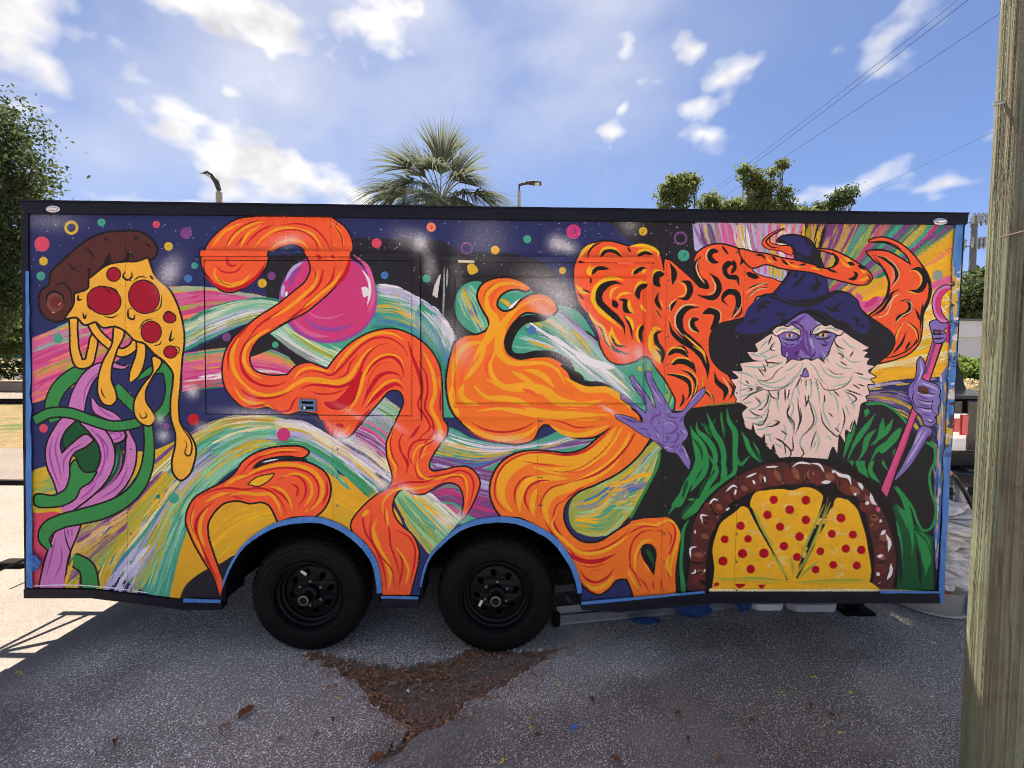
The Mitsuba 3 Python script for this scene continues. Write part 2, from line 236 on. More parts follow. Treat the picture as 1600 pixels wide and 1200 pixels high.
# the asphalt is a slab 3 cm thick with a wedge broken out of it by the wheels
def jag(pp, n=9, amp=.020):
    out = []
    for (a, b) in zip(pp[:-1], pp[1:]):
        a, b = np.array(a), np.array(b); m = max(2, int(np.hypot(*(b - a)) / .035))
        for k in range(m): out.append(a + (b - a) * k / m + rng.normal(0, amp, 2) * (0 < k))
    return np.array(out)
edge = [(462, 1021), (500, 1031), (530, 1048), (560, 1070), (575, 1092), (612, 1118), (637, 1142), (615, 1172), (598, 1186), (622, 1178), (648, 1152), (700, 1126), (760, 1086), (800, 1060), (850, 1032), (885, 1012), (840, 1014), (790, 1012), (742, 1012), (700, 1030), (640, 1040), (580, 1036), (530, 1024), (500, 1016), (462, 1021)]
HOLE = jag([G(*e)[:2] for e in edge])
a_ = m3.CrossSection([np.array([[-40, -60], [60, -60], [60, 6.6], [-40, 6.6]], float)]) - m3.CrossSection([HOLE], m3.FillRule.NonZero)
slab = man(a_.extrude(.03)); slab.apply_translation([0, 0, -.03])
struct('asphalt_pavement', slab, 'asphalt')
struct('dirt', sheet(-2, 1.2, 2, 4.2, -.02), 'soil')
struct('parking_lot', sheet(-60, 6.6, 60, 9.4, -.004), 'bleached_lot')
struct('sidewalk', sheet(-80, 19.5, 40, 25.5, -.03), 'bleached_lot')
# ---------------------------------------------------------------- plants
def leaves(cent, size, rng, up=.25, long=1.6):
    n = len(cent); d = rng.normal(size=(n, 3)); d[:, 2] += up; d /= np.linalg.norm(d, axis=1, keepdims=True)
    a = np.cross(d, rng.normal(size=(n, 3))); a /= np.maximum(np.linalg.norm(a, axis=1, keepdims=True), 1e-6); b = np.cross(d, a)
    s = size * rng.uniform(.6, 1.3, (n, 1)); a = a * s * long; b = b * s
    V = np.stack([cent - a, cent + b * .8 + a * .05, cent + a, cent - b * .8 + a * .05], 1).reshape(-1, 3)
    i = np.arange(n)[:, None] * 4; return trimesh.Trimesh(V, np.vstack([i + [0, 1, 2], i + [0, 2, 3]]), process=False)
def crown_points(lobes, n, rng, clump=.55, per=26):
    """leaf places in clumps on and inside rounded lobes (centre, radii)"""
    w = np.array([l[1][0] * l[1][2] for l in lobes]); w = w / w.sum(); out = []
    for _ in range(n // per):
        c, r = lobes[int(rng.choice(len(lobes), p=w))]; d = rng.normal(size=3); d /= np.linalg.norm(d)
        q = np.array(c) + d * np.array(r) * rng.uniform(.35, 1.0) ** .6 * rng.uniform(.85, 1.12)
        out.append(q + rng.normal(size=(per, 3)) * clump * rng.uniform(.3, .75) * [1, 1, .6])
    return np.vstack(out)
def limb(a, b, r0, r1, rng, k=6):
    t = np.linspace(0, 1, k)[:, None]; p = np.array(a) + (np.array(b) - np.array(a)) * t
    p[1:-1] += rng.normal(0, .06 * np.linalg.norm(np.array(b) - np.array(a)) / 2, (k - 2, 3)) * [1, 1, .4]; return tube(p, np.linspace(r0, r1, k), 7)
def tree(name, label, base, lobes, n, size, m, seed, trunk=.22, clump=.55, group=None, fork=None):
    rng = np.random.default_rng(seed); t = thing(name, label, 'tree', group); top = np.mean([l[0] for l in lobes], 0)
    fork = np.array(base) + (top - np.array(base)) * .45 if fork is None else np.array(fork); w = [limb(base, fork, trunk, trunk * .7, rng)]
    for c, r in lobes:
        w.append(limb(fork, c, trunk * .55, trunk * .12, rng))
        for _ in range(5): d = rng.normal(size=3); d /= np.linalg.norm(d); w.append(limb(np.array(c) - (np.array(c) - fork) * .2, np.array(c) + d * np.array(r) * .85, trunk * .2, trunk * .04, rng, 4))
    obj('trunk', cat_(w), 'bark', t, True)
    obj('crown', leaves(crown_points(lobes, n, rng, clump), size, rng), m, t)
def lobes_px(spec, y):
    """lobes measured in the photograph: (x, y, half width, half height) at distance y"""
    return [(P(a, b, y + dy), (w * y / FPX, w * y / FPX * .8, h * y / FPX)) for a, b, w, h, dy in spec]
tree('oak_tree', 'large dark oak reaching in over the trailer\'s roof corner', (-20, 15, 0), lobes_px([(-20, 200, 70, 52, 0), (-60, 290, 120, 50, .5), (30, 265, 48, 32, 0), (0, 350, 60, 52, 0), (-70, 440, 120, 80, 1), (10, 430, 36, 70, 0), (-150, 330, 120, 120, 1)], 14), 52000, .042, 'oak_leaf', 1, .3, .42)
tree('oak_tree', 'sunlit yellow-green tree low behind the trailer\'s hitch end', (-33, 30, 0), lobes_px([(-10, 505, 60, 40, 0), (40, 520, 50, 40, 1), (-90, 500, 80, 50, 0), (20, 470, 60, 40, 3)], 28), 14000, .10, 'light_leaf', 2, .2, .7)
tree('oak_tree', 'rounded leafy treetop showing first over the roof beyond the palm', (11, 25, 0), lobes_px([(1062, 296, 26, 24, 0), (1050, 325, 18, 26, 0), (1080, 285, 10, 10, 0), (1105, 316, 18, 10, .5), (1132, 326, 22, 10, 0), (1036, 300, 8, 12, 0), (1118, 332, 40, 8, 1)], 24), 7200, .055, 'light_leaf', 3, .11, .26)
tree('oak_tree', 'tallest ragged treetop over the roof with a leaning spray', (14, 25, 0), lobes_px([(1172, 278, 15, 15, 0), (1205, 270, 9, 8, 0), (1222, 258, 8, 7, 0), (1190, 300, 24, 20, .3), (1228, 306, 12, 14, 0), (1150, 325, 24, 12, 0), (1195, 330, 40, 16, 0), (1232, 328, 10, 10, 0), (1162, 266, 6, 7, 0), (1255, 335, 26, 7, .5)], 24), 9500, .055, 'light_leaf', 4, .11, .26)
tree('oak_tree', 'thin feathery treetop over the roof in front of a white cloud', (18, 26, 0), lobes_px([(1316, 312, 20, 14, 0), (1290, 326, 24, 10, .4), (1245, 334, 22, 9, 0), (1330, 300, 6, 8, 0)], 25), 3000, .052, 'oak_leaf', 5, .10, .26)
tree('oak_tree', 'broad dark tree standing behind the white metal building', (44, 46, 0), lobes_px([(1500, 470, 50, 36, 0), (1560, 455, 50, 40, 2), (1535, 480, 60, 30, 0), (1620, 470, 60, 50, 0)], 44), 15000, .16, 'oak_leaf', 6, .35, 1.0)
# unseen oak added above the view, its limb shading the pile and the pickup
tree('oak_tree', 'spreading oak beyond the pole whose limb shades the trailer\'s rear corner', (15.5, 9, 0), [((2.7, 9.0, 11.6), (1.6, 1.3, .6)), ((4.6, 9.0, 11.7), (1.8, 1.5, .6)), ((7.4, 9.2, 13.0), (2.2, 1.8, .9)), ((11.2, 8.6, 13.4), (2.2, 1.6, 1.2)), ((15.6, 8.8, 13.0), (3.0, 2.2, 2.0))], 26000, .10, 'oak_leaf', 9, .35, .5, None, (15.2, 9, 9.4))
# low planting
def bush(name, label, x0, x1, y, z0, z1, depth, n, size, m, seed, cat='hedge'):
    rng = np.random.default_rng(seed); t = thing(name, label, cat); k = max(2, int(abs(x1 - x0) / (z1 - z0) * 1.3))
    lob = [((x0 + (x1 - x0) * (i + .5) / k, y + rng.normal(0, .2), (z0 + z1) / 2 + rng.normal(0, .06)), (abs(x1 - x0) / k * .75, depth, (z1 - z0) * .52)) for i in range(k)]
    obj('foliage', leaves(crown_points(lob, n, rng, (z1 - z0) * .16), size, rng), m, t)
    w = [limb((x + rng.normal(0, .2), y + rng.normal(0, .2), -.05), (x, y, (z0 + z1) / 2), .03, .015, rng, 4) for x in np.linspace(x0, x1, k * 2 + 1)]
    obj('stem', cat_(w), 'bark', t)
def zat(py, y): return P(800, py, y)[2]
bush('clipped_hedge', 'bright green hedge in front of the white metal building', 17, 27, 22, zat(598, 22), zat(553, 22), .8, 14000, .07, 'hedge_leaf', 11)
bush('dry_shrub', 'pale dried shrub at the foot of the green hedge', 15, 23, 19, zat(628, 19), zat(588, 19), .6, 8000, .06, 'straw_leaf', 12, 'shrub')
bush('flowering_hedge', 'dark hedge dotted with pale blossom beyond the black rail', -36, -24, 27, zat(598, 27), zat(570, 27), .8, 9000, .08, 'dark_leaf', 13)
bush('tall_hedge', 'lush yellow-green hedge behind the parked white car', -52, -34, 37, 0, zat(505, 37), 1.2, 12000, .12, 'hedge_leaf', 14)
rng2 = np.random.default_rng(3)
bl = np.stack([rng2.uniform(-36, -24, 500), 27 - rng2.uniform(.1, 1.1, 500), rng2.uniform(zat(596, 27), zat(568, 27), 500)], 1)
obj('blossom', leaves(bl, .06, rng2), 'straw_leaf', 'flowering_hedge'); labels['flowering_hedge__blossom'] = {'label': 'pale blossom', 'kind': 'stuff'}
# ---------------------------------------------------------------- the palm
def palm(base, top, seed):
    rng = np.random.default_rng(seed); t = thing('palm_tree', 'tall fan palm rising behind the middle of the trailer', 'palm tree'); base, top = np.array(base), np.array(top)
    k = 26; ts = np.linspace(0, 1, k); path = base + (top - base) * ts[:, None]; obj('trunk', tube(path, .17 + .03 * (np.arange(k) % 2) + .03 * (ts < .06), 14), 'bark', t)
    fr = FROND
    for a, e, L, fan, droop in fr:
        a, e = math.radians(a), math.radians(e); d = np.array([math.sin(a) * math.cos(e), -math.cos(a) * math.cos(e), math.sin(e)])
        pet = L * (rng.uniform(.55, .8) if e > .9 else rng.uniform(.75, 1.1)); s = np.linspace(0, 1, 7)[:, None]; pp = top + d * pet * s + np.array([0, 0, -.32 * pet * droop]) * s ** 2
        V, F = [], []
        tip = pp[-1]; f = pp[-1] - pp[-2]; f /= np.linalg.norm(f); side = np.cross(f, [0, 0, 1]); side /= max(np.linalg.norm(side), 1e-6); nrm = np.cross(side, f); nrm *= 1 if nrm[2] > 0 else -1
        n = 46
        for j in range(n):
            u = (j + .5) / n * 2 - 1; th = u * fan; c = math.cos(th); ray = f * c + side * math.sin(th) - nrm * .22 * abs(math.sin(th)) + nrm * .10 * rng.normal()
            ray /= np.linalg.norm(ray); ln = L * (1.0 - .35 * abs(u) ** 2) * rng.uniform(.85, 1.08); st = tip - f * .30 * (1 - abs(u)) * L * .3
            wv = np.cross(ray, nrm); wv /= np.linalg.norm(wv); w = .021 * L / 1.3; m = 6; g = rng.uniform(.5, 1.1) * droop
            for q in range(m + 1):
                sq = q / m; cpt = st + ray * ln * sq + np.array([0, 0, -1.0]) * g * ln * .55 * max(0, sq - .35) ** 2 * 1.6
                ww = w * (.5 + 1.3 * sq if sq < .4 else 1.02 * (1 - (sq - .4) / .62)); b0 = len(V); V += [cpt - wv * ww, cpt + wv * ww]
                if q: F += [[b0 - 2, b0 - 1, b0 + 1], [b0 - 2, b0 + 1, b0]]
        key = obj('frond', trimesh.Trimesh(V, F, process=False), 'palm_leaf' if e > -.55 or rng.random() < .5 else 'dead_palm', t)
        obj('petiole', tube(pp, np.linspace(.028, .014, 7), 6), 'petiole', key)
_r = np.random.default_rng(8)
FROND = [(20, 84, 1.75, .8, .35), (100, 74, 1.75, .9, .5), (262, 72, 1.7, .9, .5), (185, 76, 1.7, .9, .4), (300, 62, 1.7, 1.0, .6), (60, 60, 1.7, 1.0, .6)]
for i in range(15): FROND.append((i * 24 + _r.uniform(-10, 10), _r.uniform(18, 50), _r.uniform(1.5, 1.85), 1.05, _r.uniform(.7, 1.3)))
for i in range(16): FROND.append((i * 22.5 + 11 + _r.uniform(-10, 10), _r.uniform(-16, 20), _r.uniform(1.45, 1.8), 1.15, _r.uniform(1.1, 1.9)))
for i in range(14): FROND.append((i * 25.7 + _r.uniform(-9, 9), _r.uniform(4, 38), _r.uniform(1.3, 1.65), 1.3, _r.uniform(1.3, 2.1)))
for i in range(14): FROND.append((i * 26 + _r.uniform(-10, 10), _r.uniform(-60, -25), _r.uniform(1.3, 1.55), 1.35, _r.uniform(1.0, 1.5)))
pt = P(688, 318, 15.0); palm((pt[0] - .15, 15.0, -.05), pt, 21)
# ---------------------------------------------------------------- far things
def lamp_post(label, px, py_top, px_head, py_head, y, flip, wid):
    t = thing('street_lamp', label, 'street lamp', ); s = y / FPX; b = P(px, 600, y); x = b[0]; zt = zat(py_top, y) if True else 0; zt = P(px, py_top, y)[2]; zh = P(px, py_head, y)[2]; w = wid * s
    pr = m3.CrossSection.square((w, w), True).extrude(zt, scale_top=(.8, .8)); m = man(pr); m.apply_translation([x, y, 0]); obj('pole', m, 'concrete', t)
    obj('tenon', tube([(x, y, zt - .3), (x, y, zh + .02)], w * .2, 8), 'lamp_bronze', t)
    d = flip; L = abs(px_head - px) * s
    if label.startswith('street lamp with a slender'):
        pa = [(x, y, zh), (x + d * L * .12, y, zh + 12 * s), (x + d * L * .35, y, zh + 22 * s), (x + d * L * .6, y, zh + 26 * s), (x + d * L, y, zh + 25 * s)]
        pa = np.array(pa); rr = np.array([4.2, 5.2, 5.0, 4.0, .8]) * s * .8; m = tube(pa, rr, 10); obj('lamp_head', m, 'lamp_bronze', t, True)
        a, b2 = pa[2], pa[3]; obj('lens', bar(a + [0, -rr[2] * .6, -rr[2] * .75], b2 + [0, -rr[2] * .4, -rr[2] * .8], 2.5 * s, 4 * s), 'lens', t)
    else:
        obj('arm', tube([(x, y, zh - 1 * s), (x + d * L * .2, y, zh + 1 * s), (x + d * L * .4, y, zh + 2 * s)], 2.2 * s, 8), 'lamp_bronze', t)
        h = man(m3.Manifold.batch_hull([m3.Manifold.sphere(1.6 * s, 8).translate([x + d * L * u, y + v, zh + c * s]) for u, v, c in ((.3, -2 * s, 2.5), (.3, 2 * s, 2.5), (.95, -4 * s, 2.0), (.95, 4 * s, 2.0), (.6, -5 * s, 2), (.6, 5 * s, 2), (.95, -3 * s, -1.5), (.62, -3 * s, -1))])); obj('lamp_head', h, 'lamp_bronze', t)
        obj('lens', box((x + d * L * .8, y - 4.4 * s - .02, zh - .6 * s), (7 * s, 1.2 * s, 5 * s)), 'lens', t)
lamp_post('street lamp with a slender curved head against the clouds', 347, 300, 318, 297, 22, -1, 8)
lamp_post('street lamp with a flat square-lensed head just beyond the palm', 808, 299, 842, 288, 22, 1, 6)
def cell_tower():
    t = thing('cell_tower', 'distant grey mast with two rings of antennas above the dark tree', 'tower'); y = 80; s = y / FPX; b = P(1521, 380, y); x = b[0]
    obj('mast', tube([(x, y, 0), (x, y, P(1521, 338, y)[2])], [.65, .42], 12), 'galvanised', t)
    for pz, half in ((347, 15), (384, 13)):
        z = P(1521, pz, y)[2]; fr = []
        for a in (0, 120, 240):
            c, sn = math.cos(math.radians(a + 20)), math.sin(math.radians(a + 20)); u = np.array([c, sn, 0]); v = np.array([-sn, c, 0]); o = np.array([x, y, z]); r = half * s * .62
            fr += [bar(o, o + u * r, .12), bar(o + u * r - v * half * s * .62, o + u * r + v * half * s * .62, .12), bar(o + u * r - v * half * s * .62 + [0, 0, .9], o + u * r + v * half * s * .62 + [0, 0, .9], .1)]
        pf = obj('platform', cat_(fr), 'galvanised', t)
        for a in (0, 120, 240):
            c, sn = math.cos(math.radians(a + 20)), math.sin(math.radians(a + 20)); u = np.array([c, sn, 0]); v = np.array([-sn, c, 0])
            for k in (-1, -.33, .33, 1): q = np.array([x, y, z]) + u * (half * s * .62 + .25) + v * half * s * .6 * k; obj('antenna', box(q + [0, 0, .3], (.26, .26, 1.7), math.radians(a + 20)), 'steel_grey', pf)
cell_tower()
def metal_building():
    t = thing('metal_building', 'low white metal-sided building between the dark tree and the green hedge', 'building'); y = 30; x0, x1 = 26, 46; zt, zm, zb = P(1520, 502, y)[2], P(1520, 527, y)[2], 0
    obj('wall', box(((x0 + x1) / 2, y + 3.1, zm / 2), (x1 - x0, 6, zm)), 'wall_white', t); obj('fascia', box(((x0 + x1) / 2, y + 2.95, (zt + zm) / 2), (x1 - x0 + .4, 6.4, zt - zm)), 'wall_white', t); obj('roof', box(((x0 + x1) / 2, y + 3, zt + .06), (x1 - x0 + .6, 6.8, .12)), 'galvanised', t)
    for k in range(9): obj('siding', bar((x0, y + .07, .4 + k * (zm - .4) / 9), (x1, y + .07, .4 + k * (zm - .4) / 9), .10, .2), 'wall_white', t)
metal_building()
# black pipe rail, low wall and road furniture at the open end
t = thing('pipe_rail', 'black steel guard rail crossing the dry grass', 'rail'); y = 10.0; zr = P(20, 630, y)[2]
obj('rail', bar((-14, y, zr), (-9.0, y, zr + .05), .12, .12), 'flat_black', t)
for x in (-13.4, -9.6): obj('post', bar((x, y, -.05), (x, y, zr + .05), .09), 'flat_black', t)
t = thing('low_wall', 'low beige masonry wall under the flowering hedge', 'wall'); zw0, zw1 = P(20, 612, 25.5)[2], P(20, 597, 25.5)[2]
for i in range(12): obj('block', rbox((-44 + i * 2 + .99, 25.8, (zw1) / 2), (1.97, .3, zw1), .02), 'wall_beige', t)
obj('cap', box((-32, 25.8, zw1 + .04), (24.2, .42, .08)), 'concrete', t)
def small_car(label, x, y, m):
    t = thing('parked_car', label, 'car'); w = 4.4
    pr = [(-2.2, .35), (-2.2, .75), (-2.0, .88), (-1.3, .98), (-.75, 1.42), (.75, 1.46), (1.5, .98), (2.1, .85), (2.2, .6), (2.2, .35)]
    b = extrude_xz([(x + a, z) for a, z in pr], y, y + 1.75); obj('body', b, m, t)
    obj('window', extrude_xz([(x - 1.15, 1.0), (x - .7, 1.36), (x - .05, 1.39), (x - .05, 1.0)], y - .012, y + .01), 'glass_dark', t); obj('window', extrude_xz([(x + .05, 1.0), (x + .05, 1.39), (x + .7, 1.38), (x + 1.25, 1.0)], y - .012, y + .01), 'glass_dark', t)
    for k in (-1.35, 1.35):
        wk = numbered(t + '__wheel'); c = lathe([(0, -.11), (.19, -.12), (.22, -.1), (.32, -.11), (.34, -.06), (.34, .1), (0, .1)], 24); c.apply_translation([x + k, y + .1, .34]); scene[wk + '__tyre'] = ply(c, 'rubber'); h = lathe([(0, -.135), (.17, -.13), (.19, -.10)], 16); h.apply_translation([x + k, y + .1, .34]); scene[wk + '__hubcap'] = ply(h, 'silver_lens')
small_car('white car parked in front of the lush hedge', -37.5, 32.5, 'car_white')
t = thing('awning', 'pale blue awning among the trees beyond the parked car', 'awning'); b = P(12, 553, 36)
obj('canopy', man(m3.Manifold.batch_hull([m3.Manifold.sphere(.05, 6).translate([b[0] + u, 36 + v, b[2] + w]) for u, v, w in ((-2, 0, -.3), (1.6, 0, -.3), (-2, 1.4, .4), (1.6, 1.4, .4), (-2, 1.4, -.3), (1.6, 1.4, -.3))])), 'blue_awning', t)
for u in (-1.9, 1.5): obj('post', bar((b[0] + u, 36.05, 0), (b[0] + u, 36.05, b[2] - .25), .08), 'galvanised', t)
# overhead wires
def wire(label, a, b, ya, yb, r, sag):
    A, Bq = P(*a, ya), P(*b, yb); A2 = A + (A - Bq) * .35; B2 = Bq + (Bq - A) * .5; s = np.linspace(0, 1, 40)[:, None]; p = A2 + (B2 - A2) * s; p[:, 2] -= (sag * 4 * s * (1 - s))[:, 0] - sag * .8; k = obj('power_line', tube(p, r, 5), 'cable'); tag(k, label, 'power line')
wire('upper of the paired wires slanting down to the leafy treetop', (1495, 4), (1112, 298), 14, 30, .007, .25)
wire('lower, heavier wire of the pair slanting to the treetop', (1513, 2), (1118, 300), 14, 30, .009, .25)
wire('single wire running from the pole top to the ragged tree', (1556, 28), (1082, 338), 10, 28, .006, .2)
wire('faint wire crossing the white cloud to the feathery treetop', (1550, 208), (1270, 338), 14, 28, .005, .1)
# ---------------------------------------------------------------- the painted mural: every patch of paint is a cut-out of its own, flush with its neighbours
PAL = dict(navy='#2f3566', night='#2b2a32', ink='#231f22', orange='#f56038', amber='#f6a228', red='#c61f2d', cheese='#f1b340', crust='#57302f', crustl='#7d4a40', pep='#a61d33',
           green='#3b8f4e', dkgreen='#1d5634', lilac='#cb7fc0', plum='#9d4ea6', teal='#4aa58c', mint='#90cdb0', pink='#d7649c', magenta='#c93c80', cream='#e9dfae', white='#e9e7f0',
           mustard='#d7b233', gold='#e3ac30', blue='#4676b4', lav='#b9b2dd', violet='#8473bd', dviolet='#6a4398', purple='#7d4a88', beard='#ecd0cb', sage='#8fb8aa', pinkstaff='#d8578f',
           yellow='#f3b92c', pepdot='#b41226', brown='#6b3430', brownl='#8c5645', hatblue='#33336b', robe='#23272a', leaf='#2f9050', coral='#f08a6a', olive='#9fb04a', paleg='#9cd29a',
           dkred='#a81a2b', ballpink='#cf417f', ballv='#9b4aa0', tan='#e3b98a', stripegrey='#8f9a96', salmon='#d9506a', flameo='#f6792e', gildy='#f8ab2c', softw='#cfd4de', deept='#2f7f70')
PN = list(PAL)
LAYERS = []; _W = [1.0]
_O = [0.0, 0.0, 1.0]
def at(ox, oy, k): _O[:] = [ox, oy, float(k)]
def pts(s):
    """the points of a hand-traced line, in photograph pixels of the wall, and which of them are corners ('!')"""
    if not isinstance(s, str): return np.asarray(s, float), [False] * len(s)
    q, c = [], []
    for w in s.split():
        c.append(w.endswith('!')); x, y = w.rstrip('!').split(',')
        q.append((_O[0] + float(x) / _O[2], _O[1] + float(y) / _O[2]))
    return np.array(q), c
def spline(p, closed=False, corner=None, step=1.6):
    n = len(p); corner = corner or [False] * n
    if n < 3 and not closed:
        m = max(2, int(np.hypot(*(p[-1] - p[0])) / step)); return p[0] + (p[-1] - p[0]) * np.linspace(0, 1, m)[:, None]
    out = []
    for i in range(n if closed else n - 1):
        a, b = p[i], p[(i + 1) % n]
        z = p[i - 1] if (closed or i > 0) else a - (b - a)
        c = p[(i + 2) % n] if (closed or i + 2 < n) else b + (b - a)
        if corner[i]: z = a - (b - a) * .6
        if corner[(i + 1) % n]: c = b + (b - a) * .6
        L = np.hypot(*(b - a)); m = max(1, int(L / step))
        d0, d1, d2 = (max(np.hypot(*v) ** .5, 1e-3) for v in (a - z, b - a, c - b))
        t1 = (a - z) / d0 / d0 * d1 * d1; t2 = (c - b) / d2 / d2 * d1 * d1      # centripetal tangents
        m1 = ((b - a) * d0 * d0 + t1 * d1 * d1) / (d0 * d0 + d1 * d1); m2 = ((b - a) * d2 * d2 + t2 * d1 * d1) / (d2 * d2 + d1 * d1)
        u = np.arange(m)[:, None] / m
        out.append((2 * u**3 - 3 * u**2 + 1) * a + (u**3 - 2 * u**2 + u) * m1 + (-2 * u**3 + 3 * u**2) * b + (u**3 - u**2) * m2)
    if not closed: out.append(p[-1:])
    return np.vstack(out)
def CS(c):
    x, y = c[:, 0], c[:, 1]
    if np.sum(x * np.roll(y, -1) - y * np.roll(x, -1)) < 0: c = c[::-1]
    return m3.CrossSection([np.ascontiguousarray(c)], m3.FillRule.NonZero)
def blend(a, b, k):
    """wet-in-wet paint: the key of colour a mixed with k tenths of colour b"""
    k = int(round(k)); return a if k <= 0 or a == b else f'{a}+{b}+{k}'
def put(col, cs, merge=True):
    if merge and LAYERS and LAYERS[-1][0] == col: LAYERS[-1][1].append(cs)
    else: LAYERS.append([col, [cs]])
def B(col, s, ol=0, olc='ink', flat=False):
    p, c = pts(s); p = p if flat else spline(p, True, c)
    cs = CS(p)
    if ol: put(olc, cs.offset(ol, m3.JoinType.Round))
    put(col, cs)
    return cs
def ribbon(c, w):
    d = np.gradient(c, axis=0); n = np.stack([-d[:, 1], d[:, 0]], 1) / np.maximum(np.hypot(d[:, 0], d[:, 1]), 1e-6)[:, None]
    return np.vstack([c + n * w[:, None] / 2, (c - n * w[:, None] / 2)[::-1]])
def S(col, s, w=8, taper=(.3, .3), ol=0, olc='ink'):
    """a brush stroke along the line, w wide (traced units), thinning towards the ends"""
    for part in (s.split('|') if isinstance(s, str) else [s]):
        p, c = pts(part); c = spline(p, False, c); u = np.linspace(0, 1, len(c)); k = _O[2]
        ws = np.interp(u, np.linspace(0, 1, len(w)), w) if isinstance(w, (tuple, list)) else np.full(len(c), float(w))
        a, b = taper
        f = _W[0] * np.minimum(1, np.minimum((u + .02) / a if a else 9, (1.02 - u) / b if b else 9)) ** .7
        if ol: put(olc, CS(ribbon(c, ws * f / k + 2 * ol)))
        put(col, CS(ribbon(c, ws * f / k)), merge=not ol)
def dot(col, x, y, r, ry=None, rot=0):
    a = np.linspace(0, 2 * np.pi, max(14, int(r * 3)), endpoint=False); ry = ry or r
    q = np.stack([np.cos(a) * r, np.sin(a) * ry], 1); cr, sr = math.cos(rot), math.sin(rot)
    q = q @ np.array([[cr, sr], [-sr, cr]])
    put(col, CS((q + (x, y)) / _O[2] + _O[:2]))
def ring(col, x, y, r, w):
    a = np.linspace(0, 2 * np.pi, 40, endpoint=False); q = np.stack([np.cos(a), np.sin(a)], 1)
    put(col, CS((q * r + (x, y)) / _O[2] + _O[:2]) - CS((q * (r - w) + (x, y)) / _O[2] + _O[:2]))
def streaks(A, Bb, cols, n, seed, w=(2, 6), ln=(.12, .45), jit=.07, base=None, passes=3, clip=None):
    """dry-brush strokes between two edge lines; cols = [(across 0..1, colour)]"""
    rng = np.random.default_rng(seed)
    a, b = spline(pts(A)[0]), spline(pts(Bb)[0])
    u = np.linspace(0, 1, 60)
    rs = lambda c: np.stack([np.interp(u, np.linspace(0, 1, len(c)), c[:, k]) for k in (0, 1)], 1)
    a, b = rs(a), rs(b)
    if base: put(base, CS(np.vstack([a, b[::-1]])))
    tt = np.array([c[0] for c in cols])
    for q in range(passes):
        got = {}
        for _ in range(n // passes):
            t = rng.random(); l = rng.uniform(*ln); s0 = rng.uniform(-.1, 1.02 - l * .6); s1 = min(1, s0 + l); s0 = max(0, s0)
            k = int(np.argmin(np.abs(tt - t - rng.normal(0, jit)))); col = cols[k][1]
            near = cols[min(len(cols) - 1, max(0, k + int(rng.choice((-1, 1)))))][1]
            col = blend(col, near if rng.random() < .6 or not base else base, rng.choice(((5, 3), (4, 0), (3, 0))[q] if passes == 3 else (0, 3)))
            us = np.linspace(s0, s1, 14); i = us * 59
            pa = np.stack([np.interp(i, np.arange(60), a[:, j]) for j in (0, 1)], 1); pb = np.stack([np.interp(i, np.arange(60), b[:, j]) for j in (0, 1)], 1)
            t1 = t + rng.normal(0, .012)
            c = pa + (pb - pa) * np.linspace(t, t1, 14)[:, None]
            ww = rng.uniform(*w) * np.minimum(1, np.minimum(np.linspace(0, 1, 14) / .25 + .12, np.linspace(1, 0, 14) / .25 + .12)) * rng.uniform(.75, 1.15, 14)
            got.setdefault(col, []).append(CS(ribbon(c, ww)))
        for col, l in got.items(): put(col, m3.CrossSection.batch_boolean(l, m3.OpType.Add) if len(l) > 1 else l[0], merge=False)
